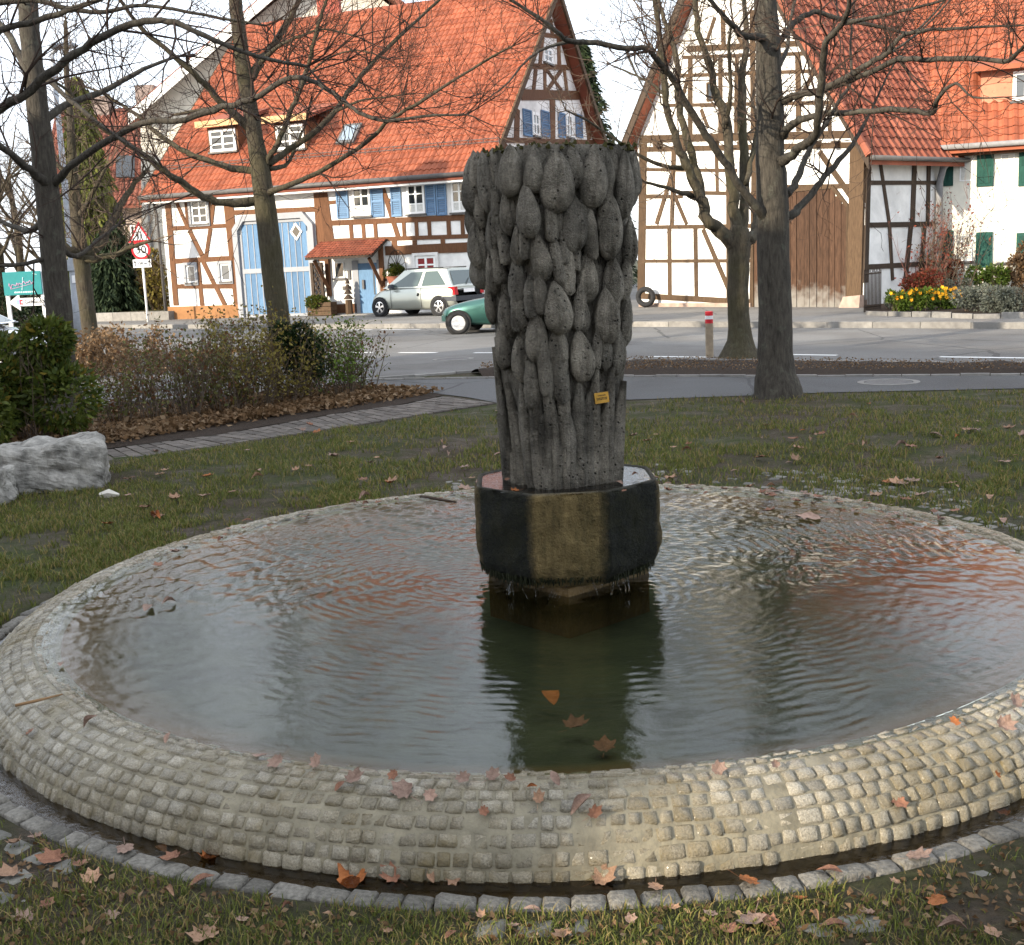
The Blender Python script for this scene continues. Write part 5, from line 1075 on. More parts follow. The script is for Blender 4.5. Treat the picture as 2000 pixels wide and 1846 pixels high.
# --- big grey tree on the lawn edge, right of the column
b = G(1520, 775); dp = b[1]
t4 = Tree('bare_tree', (b[0], b[1], 0), 'large grey bare tree with flared foot at the lawn edge', GRP, M_BARK, M_TWIG, 41, .85)
P, Rr = t4.limb([(1522, 785, 84), (1517, 735, 76), (1515, 690, 68), (1513, 600, 64), (1510, 480, 62), (1507, 380, 60), (1505, 300, 54), (1503, 200, 50), (1500, 100, 46), (1495, 0, 42), (1488, -150, 34), (1480, -300, 24)], dp, dp, 'trunk', k=18, twigs=.6, start=.45, flare=.22)
for pts, dd, ox in [([(330, 1150, 60), (380, 1110, 50), (420, 1080, 46), (500, 980, 40), (580, 880, 36), (680, 770, 30), (750, 660, 22), (800, 560, 16), (860, 430, 12), (930, 300, 8)], 1.2, 1400), ([(360, 1000, 52), (400, 960, 44), (440, 860, 38), (480, 760, 32), (560, 640, 26), (630, 520, 22), (690, 420, 18), (690, 250, 14), (700, 100, 10)], 1.8, 1400),
                    ([(310, 850, 70), (370, 810, 58), (450, 745, 54), (505, 705, 50), (520, 600, 46), (545, 400, 44), (560, 230, 40), (640, 130, 34), (670, 70, 30), (700, -60, 22)], -2.2, 1400), ([(310, 720, 60), (370, 660, 48), (420, 620, 42), (520, 590, 38), (700, 580, 34), (850, 565, 34), (1000, 570, 32), (1110, 580, 30), (1140, 510, 24), (1230, 430, 18), (1320, 500, 12), (1480, 500, 8)], -2.6, 1400),
                    ([(300, 530, 60), (370, 505, 48), (430, 490, 44), (550, 460, 40), (660, 400, 36), (780, 330, 34), (870, 280, 30), (950, 190, 26), (1050, 160, 22), (1200, 150, 18), (1400, 135, 14), (1620, 130, 10)], -1.2, 1400), ([(550, 465, 36), (660, 425, 34), (750, 390, 32), (900, 320, 32), (960, 300, 32), (1100, 310, 32), (1300, 300, 30), (1480, 320, 28), (1550, 270, 24), (1620, 200, 16)], -2.4, 1400),
                    ([(290, 240, 50), (340, 190, 40), (400, 120, 34), (500, 60, 30), (600, 90, 26), (700, 110, 24), (850, 140, 20), (1000, 170, 16), (1100, 90, 12), (1180, 0, 10)], 1.0, 1400), ([(260, 200, 60), (200, 190, 44), (130, 180, 36), (80, 130, 32), (0, 40, 26), (-90, -60, 18)], -1.0, 1400), ([(300, 380, 30), (360, 250, 24), (380, 100, 20), (420, -60, 14)], 1.2, 1400), ([(660, 120, 26), (900, 70, 20), (1100, 20, 16), (1300, -40, 10)], -.6, 1400),
                    ([(870, 280, 18), (1000, 200, 14), (1150, 60, 10), (1250, -60, 7)], .5, 1400), ([(1600, 1150, 70), (1530, 1080, 56), (1420, 930, 46), (1330, 800, 44), (1240, 660, 42), (1150, 510, 40), (1090, 400, 38), (1030, 330, 36), (960, 250, 34), (850, 250, 32), (700, 220, 32), (560, 212, 30), (500, 170, 28), (400, 90, 22), (270, 10, 18), (150, -80, 12)], -2.0, 900),
                    ([(560, 212, 22), (430, 250, 18), (330, 320, 14), (250, 420, 10), (150, 500, 7)], -.8, 900), ([(850, 250, 20), (880, 330, 14), (940, 450, 10), (1000, 560, 7)], -.4, 900)]:
    t4.limb(cr(pts, ox, 0), dp, dp + dd, twigs=1.45, start=.28, tl=.85)
for k in range(1): t4.bough(P[-1 - k * 2], (random.uniform(-1, 1), random.uniform(-.6, .6), 1.0), .05, 2.4, .8)
t4.done()
# --- several-stemmed tree by the bollard
b = G(1442, 703); dp = b[1]
t5 = Tree('bare_tree', (b[0], b[1], 0), 'many-stemmed bare tree in the soil bed beside the red and white bollard', GRP, M_BARKG, M_TWIGB, 51)
P, Rr = t5.limb(cr([(1445, 1865, 140), (1440, 1800, 122), (1430, 1550, 108), (1430, 1350, 112), (1432, 1240, 120), (1440, 1170, 90)], 900, 0), dp, dp, 'trunk', k=14, twigs=0, flare=.8)
for pts, dd in [([(1420, 1270, 80), (1340, 1190, 68), (1270, 1130, 62), (1230, 1010, 54), (1170, 880, 46), (1130, 780, 42), (1090, 660, 36), (1060, 540, 34), (1050, 430, 34), (1030, 250, 30), (1000, 0, 24), (980, -200, 14)], -.6), ([(1250, 1090, 46), (1220, 900, 42), (1150, 680, 38), (1120, 500, 34), (1110, 300, 28), (1060, 130, 22), (1020, 0, 18), (990, -160, 10)], .8), ([(1425, 1230, 70), (1400, 1000, 56), (1380, 800, 50), (1370, 600, 46), (1310, 480, 40), (1290, 350, 34), (1230, 200, 30), (1210, 60, 26), (1190, -150, 16)], .3), ([(1445, 1230, 60), (1462, 1000, 50), (1452, 700, 46), (1450, 420, 38), (1470, 200, 30), (1460, 0, 22), (1450, -200, 14)], 1.2),
                ([(1205, 1020, 30), (1100, 980, 22), (950, 940, 14)], -1.0), ([(1145, 865, 28), (1050, 855, 22), (920, 800, 18), (800, 720, 15), (650, 620, 12), (540, 570, 8)], -1.2), ([(1470, 950, 30), (1500, 800, 26), (1530, 640, 20), (1500, 520, 14)], 1.0), ([(1370, 640, 26), (1390, 450, 20), (1380, 250, 16), (1400, 100, 10)], -.8), ([(1060, 500, 20), (980, 430, 14), (880, 380, 10), (760, 330, 6)], .4), ([(1480, 1240, 60), (1510, 1200, 50), (1525, 1120, 40), (1550, 950, 24), (1600, 800, 14)], 1.2)]:
    t5.limb(cr(pts, 900, 0), dp, dp + dd, twigs=1.5, start=.3, tl=.9)
t5.done()
# --- far bare trees on the slope at the edge
for i, (px, dep, h) in enumerate([(-30, 62, 11), (40, 70, 12.5), (96, 75, 10), (-5, 50, 8)]):
    b = D(px, 560, dep); ft = Tree('far_bare_tree', (b[0], b[1], 0), ['brown leafless tree far behind, nearest the picture edge, wide and tall', 'tallest brown leafless tree on the far slope', 'brown leafless tree far behind the slim tree trunk', 'low brown leafless tree behind the teal sign'][i], 'far bare trees on the slope', M_BARKG, M_TWIGB, 60 + i)
    P = [np.array([b[0], b[1], -.3]), np.array([b[0] + .2, b[1], h * .35]), np.array([b[0], b[1], h * .6])]; V, F = tube(P, [.28, .2, .12], 8); obj('trunk', V, F, M_BARKG, ft.o, smooth=True)
    for k in range(9):
        a = random.uniform(0, 6.28); z = h * random.uniform(.15, .6); ft.bough((b[0], b[1], z), (math.cos(a), math.sin(a) * .6, .9), .10, h * .42, .55, 0)
    # coarse twigs: thicker so that they read at this distance
    ft.done()
# ================================================================== FOLIAGE
def m_leaf(name, a, b, rough=.5, tr=.25, dry=None):
    t = NT(name); r = t.rnd(); c = t.ramp(r, a, b, 0, 1)
    if dry: c = t.mix(t.ramp(r, c3(0, 0, 0), c3(1, 1, 1), dry[0], dry[0] + .02), c, dry[1])
    t.set(c, rough); tl = t.n('BsdfTranslucent'); t.l(c, tl.inputs[0]); mx = t.n('MixShader', i_0=tr); t.l(t.p.outputs[0], mx.inputs[1]); t.l(tl.outputs[0], mx.inputs[2]); t.l(mx.outputs[0], t.out.inputs[0]); return t.m
def unit(v): return v / (np.linalg.norm(v, axis=-1, keepdims=True) + 1e-9)
def leaf_quads(P, Dv, L, W, fold=.25):
    """one pointed leaf per position: two triangles-pairs folded along the midrib"""
    n = len(P); Dv = unit(Dv); s = unit(np.cross(Dv, rng.normal(size=(n, 3)))); nn = np.cross(s, Dv); L = L[:, None]; W = W[:, None]
    base = P; tip = P + Dv * L; mid = P + Dv * L * .45 + nn * W * fold
    V = np.stack([base, mid + s * W * .5, tip, mid - s * W * .5], 1).reshape(-1, 3); i = np.arange(n)[:, None] * 4; F = i + np.array([[0, 1, 2, 3]]); return V, F
def blob(n, c, r, lumps=7, seed=0, shell=.55):
    """positions spread through an uneven crown built from lumps"""
    g = np.random.default_rng(seed); cs = g.normal(size=(lumps, 3)); cs = unit(cs) * g.uniform(.25, .75, (lumps, 1)); rs = g.uniform(.3, .6, lumps); k = g.integers(0, lumps, n)
    d = unit(g.normal(size=(n, 3))); rad_ = g.uniform(shell, 1, n) ** .6; p = cs[k] + d * (rad_ * rs[k])[:, None]; p[:, 2] = np.maximum(p[:, 2], -.98); return np.asarray(c) + p * np.asarray(r), d
def conifer(name, base, h, r, label, mat, seed, droop=.3, dens=1.0, needle=(.35, .10), top=.05, group=None):
    o = thing(name, tuple(base), label, 'conifer', group); g = random.Random(seed); b = np.array(base, float); V, F = tube([b - [0, 0, .3], b + [0, 0, h * .5], b + [0, 0, h]], [h * .022, h * .013, .02], 8); obj('trunk', V, F, M_BARK, o, smooth=True)
    P = []; Dv = []; n = int(60 * dens * h / 10 * 2)
    for i in range(n):
        f = (i / n) ** .85; z = h * (.06 + .93 * f); L = r * (1 - f) ** .8 * g.uniform(.7, 1.15) + top; a = g.uniform(0, 6.283); d = np.array([math.cos(a), math.sin(a), .15 - droop * .3])
        for k in range(int(10 + 26 * L / r)):
            s = g.random() ** .7; p = b + np.array([0, 0, z]) + d * L * s + np.array([0, 0, -droop * L * s * s]) + np.array([g.gauss(0, .08), g.gauss(0, .08), g.gauss(0, .06)]) * (1 + L * .3); P.append(p); Dv.append(d * .7 + np.array([g.gauss(0, .4), g.gauss(0, .4), -droop * 1.6 + g.gauss(0, .25)]))
    P = np.array(P); Dv = np.array(Dv); V, F = leaf_quads(P, Dv, rng.uniform(.6, 1.3, len(P)) * needle[0], rng.uniform(.7, 1.3, len(P)) * needle[1], .1); obj('crown', V, F, mat, o); return o
M_CYP = m_leaf('cypress_needles', c3(.05, .062, .014), c3(.15, .16, .036), .8, .15); M_SPR = m_leaf('spruce_needles', c3(.012, .022, .010), c3(.035, .052, .02), .8, .1); M_YEW = m_leaf('dark_needles', c3(.010, .020, .010), c3(.030, .045, .018), .8, .1)
b = D(195, 600, 49); conifer('weeping_conifer', (b[0], b[1], .3), 9.3, 1.75, 'tall narrow yellow-green conifer between sign post and red-roofed house', M_CYP, 3, .9, 5, (.45, .10))
b = D(232, 600, 47.5); conifer('dark_conifer', (b[0], b[1], .3), 3.6, 1.7, 'broad dark green conifer behind the low retaining wall', M_YEW, 4, .6, 8, (.32, .08))
b = D(1150, 560, 62); conifer('spruce', (b[0], b[1], 0), 12.3, 2.7, 'dark spruce rising between farmhouse gable and barn roof', M_SPR, 5, .45, 6, (.42, .09))
b = D(20, 600, 52); conifer('spruce', (b[0] - 3, b[1], 0), 10.5, 2.4, 'dark grey-green spruce at the far edge behind the bare trees', M_SPR, 6, .4, 5, (.42, .10))
# ================================================================== UNSEEN HOUSES AND TREE ADDED TO SHADE THE LAWN AND FARMHOUSE
def plain_house(cx, cy, along, length, width, eave, ridge, label):
    P = Plane((cx, cy), along); o = thing('unseen_shade_house', (cx, cy, 0), label, 'house'); q = MB()
    for u in (-length / 2, length / 2): q.v += [tuple(P.at((u, -.3), 0)), tuple(P.at((u, -.3), -width)), tuple(P.at((u, eave), -width)), tuple(P.at((u, ridge), -width / 2)), tuple(P.at((u, eave), 0))]
    q.f += [(0, 1, 2, 3, 4), (9, 8, 7, 6, 5), (0, 4, 9, 5), (1, 6, 7, 2), (0, 5, 6, 1)]; q.m += [0] * 5; q.build('wall', M_CREAM, o)
    q = MB(); s = (ridge - eave) / (width / 2)
    for n0, n1 in ((.5, -width / 2), (-width - .5, -width / 2)):
        z0 = eave - .5 * s + .15; q.hexa([P.at((-length / 2 - .3, z0), n0), P.at((length / 2 + .3, z0), n0), P.at((length / 2 + .3, ridge + .15), n1), P.at((-length / 2 - .3, ridge + .15), n1), P.at((-length / 2 - .3, z0 + .2), n0), P.at((length / 2 + .3, z0 + .2), n0), P.at((length / 2 + .3, ridge + .35), n1), P.at((-length / 2 - .3, ridge + .35), n1)])
    q.build('roof', M_TILE2, o); T = Trace(P, 0, 0, 1, o)
    for u in np.arange(-length / 2 + 1.2, length / 2 - 1, 2.6):
        for v in (1.0, 3.7):
            if v + 1.3 < eave: MB().pbox(P, u, u + 1.0, v, v + 1.3, -.02, .04).build('window', M_GLASS, o)
    return o
sd = np.array([SUN.x, SUN.y]) / math.hypot(SUN.x, SUN.y); sp_ = np.array([-sd[1], sd[0]])     # towards the sun, and across it
gapc = G(1500, 1620, .1)[:2]                        # the sunlit strip on the rim passes between the two houses
ang_s = math.atan2(sp_[1], sp_[0])
for s, ln, label in ((1, 13.0, 'unseen house added behind the viewer to shade the lawn, street side'), (-1, 16.0, 'unseen house added behind the viewer to shade the lawn, garden side')):
    c = gapc + sd * 22 + sp_ * s * (ln / 2 + .30 + .3)
    plain_house(c[0], c[1], ang_s if True else 0, ln, 8.5, 5.5, 9.4, label)
# unseen evergreen added beyond the picture's edge to shade the farmhouse
b = np.array([-17.5, 28.0, 0]); conifer('spruce', tuple(b), 11.0, 2.6, 'tall unseen spruce added outside the picture to shade the farmhouse', M_SPR, 9, .4, 3.0, (.6, .22))
# ================================================================== SHRUBS AND PLANTS
M_LAUR = m_leaf('laurel_leaf', c3(.035, .055, .012), c3(.125, .15, .026), .45, .3, (.88, c3(.16, .12, .02))); M_YELL = m_leaf('yellow_leaf', c3(.16, .13, .03), c3(.30, .24, .06), .6, .35, (.6, c3(.10, .07, .03))); M_OLIV = m_leaf('olive_leaf', c3(.07, .072, .02), c3(.16, .15, .05), .6, .3, (.7, c3(.12, .055, .025)))
M_BRLF = m_leaf('brown_leaf', c3(.10, .058, .028), c3(.20, .12, .06), .7, .25, (.8, c3(.25, .17, .10))); M_REDL = m_leaf('red_leaf', c3(.14, .03, .02), c3(.28, .075, .04), .6, .3, (.8, c3(.10, .07, .03))); M_GRYL = m_leaf('lavender_leaf', c3(.075, .085, .065), c3(.16, .17, .14), .8, .15); M_FRSH = m_leaf('fresh_leaf', c3(.05, .085, .015), c3(.14, .20, .03), .5, .3)
M_ORAN = m_leaf('orange_flower', c3(.70, .28, .01), c3(.85, .48, .02), .6, .2)
def shrub(name, base, label, stems=24, h=1.0, spread=.5, leaves=None, n=0, ls=(.05, .03), seed=0, group=None, twig=None, crown=None, cat='shrub', tw=1.0, sr=.007):
    o = thing(name, tuple(base), label, cat, group); g = random.Random(seed); b = np.array(base, float); q = MB(); tips = []
    for i in range(stems):
        a = g.uniform(0, 6.283); r0 = spread * .35 * g.random() ** .5; p = b + [r0 * math.cos(a), r0 * math.sin(a), -.02]; L = h * g.uniform(.65, 1.08); out = spread * g.uniform(.1, .9)
        pts = [p]; d = np.array([math.cos(a) * out, math.sin(a) * out, 1.0]); d /= np.linalg.norm(d)
        for k in range(5): d = d + np.array([g.gauss(0, .1), g.gauss(0, .1), 0]); d /= np.linalg.norm(d); pts.append(pts[-1] + d * L / 5)
        q.tube(pts, [sr, sr * .9, sr * .75, sr * .6, sr * .4, .002], 4, cap=False); tips += pts[2:]
        for _ in range(int(5 * tw)):
            k = g.randrange(1, 6); e = d * .6 + np.array([g.gauss(0, .6), g.gauss(0, .6), g.uniform(0, .6)]); e /= np.linalg.norm(e); l2 = L * g.uniform(.12, .3); m1 = pts[k] + e * l2 * .5 + np.array([g.gauss(0, .02), g.gauss(0, .02), .01]); q.tube([pts[k], m1, pts[k] + e * l2], [sr * .5, sr * .35, .0015], 3, cap=False); tips += [m1, pts[k] + e * l2]
    q.build('stems', twig or M_TWIGB, o, kind='stuff')
    if leaves and n:
        if crown: P, Dv = blob(n, b + np.array(crown[0]), crown[1], seed=seed)
        else: tp = np.array(tips); P = tp[rng.integers(0, len(tp), n)] + rng.normal(size=(n, 3)) * .05; Dv = rng.normal(size=(n, 3)) + [0, 0, .3]
        V, F = leaf_quads(P, Dv + rng.normal(size=P.shape) * .6, rng.uniform(.6, 1.3, n) * ls[0], rng.uniform(.7, 1.3, n) * ls[1]); obj('foliage', V, F, leaves, o, kind='stuff')
    return o
b = D(62, 850, 12.0); shrub('laurel_bush', (b[0], b[1], 0), 'dense green laurel bush at the edge beside the stone block', 26, 1.15, .5, M_LAUR, 9000, (.085, .04), 1, crown=((0, 0, .62), (.72, .6, .66)), cat='bush')
b = D(-40, 850, 11.2); shrub('laurel_bush', (b[0], b[1], 0), 'green laurel bush cut off by the picture edge', 16, 1.0, .5, M_LAUR, 4500, (.085, .04), 2, crown=((0, 0, .55), (.5, .5, .58)), cat='bush')
SG = 'bare shrubs in the leaf-covered bed'
for i, (px, py, dep, h, sp, st, lf, n, ls, label) in enumerate([
    (225, 790, 13.2, .8, .6, 18, M_OLIV, 250, (.05, .035), 'low brown thin shrub nearest the laurel bush'), (300, 800, 13.4, .95, .5, 20, M_OLIV, 200, (.05, .03), 'purple-grey bare shrub at the bed front, second from the laurel'),
    (370, 800, 13.6, 1.05, .45, 34, M_OLIV, 160, (.045, .03), 'dense upright bare shrub with dark stems in the bed'), (440, 800, 13.9, 1.05, .55, 30, M_OLIV, 700, (.05, .03), 'bare shrub with sparse olive leaves in the bed middle'),
    (500, 790, 14.2, 1.15, .6, 28, M_YELL, 900, (.055, .03), 'tall shrub with yellow leaf tips before the tree trunk'), (560, 790, 14.6, 1.1, .6, 28, M_YELL, 800, (.055, .03), 'yellow-leaved shrub below the spreading tree'),
    (660, 770, 15.2, 1.05, .6, 26, M_FRSH, 500, (.05, .03), 'arching bare shrub at the road end of the bed'), (700, 765, 15.6, .85, .6, 20, M_OLIV, 350, (.045, .03), 'thin outermost shrub at the bed tip by the footpath'),
    (410, 770, 15.5, 1.1, .7, 26, M_OLIV, 600, (.05, .03), 'bare shrub in the second row behind the dark-stemmed one'), (510, 760, 16.0, 1.15, .7, 26, M_YELL, 800, (.05, .03), 'yellow-tipped shrub in the second row of the bed'), (620, 755, 16.2, 1.0, .7, 24, M_YELL, 700, (.05, .03), 'golden shrub in the second row behind the evergreen clump'), (260, 760, 15.5, .8, .7, 22, M_BRLF, 400, (.05, .035), 'brown shrub in the second row near the slim tree')]):
    b = D(px, py, dep); shrub('bare_shrub', (b[0], b[1], 0), label, st, h * .9, sp, lf, int(n * 1.5) + 120, ls, 20 + i, SG, tw=1.15)
b = D(590, 790, 14.9); shrub('evergreen_clump', (b[0], b[1], 0), 'dark evergreen clump among the bare shrubs', 12, .9, .4, m_leaf('yew_leaf', c3(.010, .022, .008), c3(.032, .05, .014), .5, .15), 5000, (.06, .022), 41, crown=((0, 0, .66), (.36, .3, .44)))
for i, (px, py, dep, h, sp, n, lf, label) in enumerate([(190, 690, 21, .75, 1.2, 900, M_BRLF, 'brown low shrub round the foot of the slim tree'), (270, 690, 22, .8, 1.2, 900, M_BRLF, 'rusty brown low shrub beside the road, behind the bed'), (120, 690, 20, .7, 1.2, 700, M_BRLF, 'brown leafy shrub behind the tall dark trunk')]):
    b = D(px, py, dep); shrub('rusty_shrub', (b[0], b[1], 0), label, 30, h, sp, lf, n, (.07, .05), 60 + i, 'rusty shrubs before the side street')
# shrub with autumn leaves at the farmhouse corner
b = D(305, 600, 47.0); shrub('autumn_shrub', (b[0], b[1], .2), 'yellow and rust autumn shrub at the farmhouse corner', 20, 2.4, .5, M_YELL, 2600, (.16, .11), 71, crown=((0, 0, 1.3), (.8, .7, 1.4)))
b = D(285, 600, 48.5); shrub('autumn_shrub', (b[0], b[1], .2), 'rust-brown autumn shrub behind the white sign post', 20, 1.5, .5, M_BRLF, 1800, (.16, .11), 72, crown=((0, 0, .7), (.9, .7, .8)))
# hedge by the side street
b = D(40, 600, 47); shrub('hedge', (b[0], b[1], 0), 'dark hedge behind the teal sign beside the side street', 30, 1.4, 1.5, M_YEW, 6000, (.14, .08), 73, crown=((0, 0, .9), (3.2, 1.0, 1.2)), cat='hedge')
# ---- garden of the cream house
def gpt(px, py): return G(px, py, Z_WALK)
gd = 'garden plants before the cream house'
Mf = M_FRSH
for i, (px, py, r, hh, lf, n, ls, label) in enumerate([
    (1795, 600, .9, .85, M_REDL, 3000, (.09, .05), 'rust-red leafed bush by the iron fence'), (1745, 608, .42, .42, M_GRYL, 1500, (.07, .03), 'small grey-green cushion plant at the fence end'), (1865, 592, .75, .75, M_GRYL, 1400, (.07, .03), 'grey-green plant behind the marigolds'),
    (1905, 612, .62, .62, M_GRYL, 2600, (.08, .025), 'round grey lavender cushion beside the marigolds'), (1948, 614, .55, .62, M_GRYL, 2400, (.08, .025), 'round grey lavender cushion, middle of three'), (1992, 614, .6, .62, M_GRYL, 2400, (.08, .025), 'round grey lavender cushion at the picture edge'),
    (1930, 588, .75, 1.05, M_FRSH, 2200, (.10, .05), 'fresh green bush behind the lavender cushions'), (1995, 585, .6, 1.5, M_BRLF, 2200, (.10, .06), 'orange-brown autumn bush at the picture edge in the garden'), (1848, 588, .6, 1.0, M_REDL, 1800, (.08, .04), 'loose reddish bush against the barn side wall')]):
    b = gpt(px, py); shrub('garden_bush', tuple(b), label, 14, hh, .5, lf, n, ls, 80 + i, gd, crown=((0, 0, hh * .5), (r * .8, r * .6, hh * .56)), cat='bush')
for i, (px, py, r, nfl, label) in enumerate([(1757, 613, .30, 16, 'small clump of orange marigolds at the path edge'), (1797, 611, .30, 18, 'green marigold clump with few yellow flowers, in the middle'), (1842, 608, .55, 50, 'large clump of yellow and orange marigolds in bloom')]):
    b = gpt(px, py); o = shrub('marigold_clump', tuple(b), label, 10, .35, .4, M_FRSH, 1300, (.08, .04), 100 + i, 'marigold clumps in the garden', crown=((0, 0, .25), (r, r * .6, .32)), cat='flowers')
    for k in range(nfl):
        a = random.uniform(0, 6.28); rr = r * random.random() ** .5; p = b + [rr * math.cos(a), rr * math.sin(a) * .6 - .05, .3 + .3 * random.random() * (1 - rr / r * .5)]
        V = [p]; F = []
        for j in range(10): t = 2 * math.pi * j / 10; R_ = .045 if j % 2 else .03; V.append(p + [R_ * math.cos(t), -.02 + .02 * math.sin(t), R_ * math.sin(t)])
        for j in range(10): F.append((0, 1 + j, 1 + (j + 1) % 10))
        obj('blossom', V, F, M_ORAN, o)
# climbing rose with pole
b = gpt(1730, 600); b[:2] += np.array([.5, 1.2]); q = thing('garden_pole', tuple(b), 'thin pale pole standing before the barn side wall', 'pole'); MB().tube([b, b + [0, 0, 3.0]], [.045, .04], 7).build('shaft', M_OLDT, q)
for i, (px, py, h, label) in enumerate([(1800, 598, 2.6, 'tangled red-stemmed rambler at the barn side wall'), (1840, 596, 2.3, 'tangled rambler with rosy twigs beside the downpipe'), (1885, 600, 2.4, 'thin climbing rose on the cream wall beside the lower window')]):
    b = gpt(px, py); b[:2] += np.array([.6, 1.8]); shrub('rambler_rose', tuple(b), label, 26 if i < 2 else 6, h, .5, M_REDL, 420 if i < 2 else 60, (.08, .05), 120 + i, 'climbing roses before the walls', twig=simple('rosy_twig', c3(.17, .075, .06), .8) if i == 0 else M_TWIGB, tw=3, sr=.012)
# low iron fence and stone edging of the garden
gf = thing('garden_fence', tuple(gpt(1688, 610)), 'low dark iron picket fence at the barn corner', 'fence'); a = gpt(1688, 610); b = gpt(1720, 606)
for v in (.12, .88): MB().tube([a + [0, 0, v], b + [0, 0, v]], [.018, .018], 5).build('rail', M_DARKT, gf)
for k in range(13): p = a + (b - a) * k / 12; MB().tube([p, p + [0, 0, .95 + random.uniform(-.04, .04)]], [.014, .012], 5).build('picket', M_DARKT, gf)
ge = thing('garden_edging', tuple(gpt(1690, 616)), 'low pale stone edging along the flower bed', 'edging'); pts = [gpt(1690, 616), gpt(1780, 619), gpt(1900, 623), gpt(2010, 622)]
for a, b in zip(pts[:-1], pts[1:]):
    n = max(1, int(np.linalg.norm(b - a) / .5))
    for k in range(n): p = a + (b - a) * (k / n + .01); r = a + (b - a) * ((k + 1) / n - .01); w_ = np.array([.05, .09, 0]); h_ = np.array([0, 0, random.uniform(.08, .12)]); MB().hexa([p, r, r + w_, p + w_, p + h_, r + h_, r + w_ + h_, p + w_ + h_]).build('edging_stone', M_KERB, ge)
sheet('garden_soil', [gpt(1690, 614)[:2], gpt(1780, 617)[:2], gpt(1900, 621)[:2], gpt(2010, 620)[:2], WP.at((5, 0))[:2], WP.at((0, 0))[:2], BP.at((BW, 0))[:2]], Z_WALK + .05, M_MULCH)
# ================================================================== STREET OBJECTS
M_SIGNW = simple('sign_white', c3(.78, .78, .78), .4, .05); M_SIGNR = simple('sign_red', c3(.55, .03, .04), .4, .08); M_BLACK = simple('sign_black', c3(.02, .02, .02), .5, .1); M_TEAL = simple('teal_board', c3(.03, .215, .225), .45, .08, 3); M_POLE = simple('galvanised', c3(.32, .34, .37), .45, .12, 10)
M_PINK = simple('pink_script', c3(.50, .32, .46), .5); M_PALE = simple('pale_print', c3(.55, .75, .75), .5); M_SBLUE = simple('sign_blue', c3(.12, .22, .55), .5)
def text(s_, P, uv, size, mat, parent, n=.02, align='CENTER', rot=0):
    cu = bpy.data.curves.new('lettering', 'FONT'); cu.body = s_; cu.size = size; cu.align_x = align; cu.align_y = 'CENTER'; cu.extrude = .002
    tmp = bpy.data.objects.new('lettering_curve', cu); C.objects.link(tmp); me = bpy.data.meshes.new_from_object(tmp.evaluated_get(bpy.context.evaluated_depsgraph_get())); bpy.data.objects.remove(tmp); me.materials.clear(); me.materials.append(mat)
    o = bpy.data.objects.new('lettering', me); C.objects.link(o); o.parent = parent; p = P.at(uv, n) - OFF[parent.name]
    M4 = Matrix(((P.u[0], 0, P.n[0], p[0]), (P.u[1], 0, P.n[1], p[1]), (0, 1, 0, p[2]), (0, 0, 0, 1))) @ Matrix.Rotation(rot, 4, 'Z'); o.matrix_local = M4; return o
def disc(P, c, r, n0, n1, k=28): return [(c[0] + r * math.cos(2 * math.pi * i / k), c[1] + r * math.sin(2 * math.pi * i / k)) for i in range(k)]
# --- traffic sign
SP = Plane((0, 43), rad(3)); h = SP.hit; pb = h(289, 634); pt = h(268, 436)
ts = thing('traffic_sign', tuple(SP.at((pb[0], 0))), 'white post with red-rimmed warning triangle, round 30 speed limit sign and arrow plate', 'traffic sign'); pu = pb[0]
MB().tube([SP.at((pu, -.1), -.05), SP.at((pu, h(266, 440)[1]), -.05)], [.04, .04], 8).build('post', M_SIGNW, ts, smooth=True)
def tri(c, R_): return [(c[0] + R_ * math.sin(a), c[1] + R_ * math.cos(a)) for a in (0, -2.094, 2.094)]
ct = h(265, 460); ct = (pu, ct[1]); cc_ = (pu, h(266, 489)[1]); Rt = .47; Rc = .32
MB().poly(SP, tri(ct, Rt), -.01, .01).build('warning_triangle', M_SIGNR, ts); wt = MB().poly(SP, tri(ct, Rt * .70), .0, .016).build('triangle_face', M_SIGNW, ts)
q = MB()
for dx, s_ in ((-.055, 1.0), (.055, .85)):          # two walking children
    x, y = ct[0] + dx, ct[1] - .02; q.poly(SP, disc(SP, (x, y + .12 * s_), .026, 0, 0, 10), .01, .021); q.pquad(SP, [(x - .03, y - .02), (x + .03, y - .02), (x + .02, y + .09 * s_), (x - .02, y + .09 * s_)], .01, .021); q.pquad(SP, [(x - .045, y - .15), (x - .02, y - .15), (x + .008, y - .02), (x - .02, y - .02)], .01, .021); q.pquad(SP, [(x + .025, y - .15), (x + .05, y - .15), (x + .022, y - .02), (x - .005, y - .02)], .01, .021)
q.build('children_pictogram', M_BLACK, ts)
MB().poly(SP, disc(SP, cc_, Rc, 0, 0), -.01, .01).build('speed_limit_rim', M_SIGNR, ts); MB().poly(SP, disc(SP, cc_, Rc * .76, 0, 0), .0, .016).build('speed_limit_face', M_SIGNW, ts); text('30', SP, (cc_[0], cc_[1] + .0), .38, M_BLACK, ts)
v1 = h(268, 507)[1]; v0 = h(268, 523)[1]; MB().pbox(SP, pu - .31, pu + .31, v0, v1, -.01, .01).build('distance_plate', M_SIGNW, ts); text('150 m', SP, (pu, (v0 + v1) / 2), .13, M_BLACK, ts)
for dx in (-.24, .24):
    m = (v0 + v1) / 2; q = MB(); q.pbox(SP, pu + dx - .012, pu + dx + .012, m - .1, m + .03, .0, .016); q.poly(SP, [(pu + dx - .04, m + .03), (pu + dx + .04, m + .03), (pu + dx, m + .11)], .0, .016); q.build('arrow_mark', M_BLACK, ts)
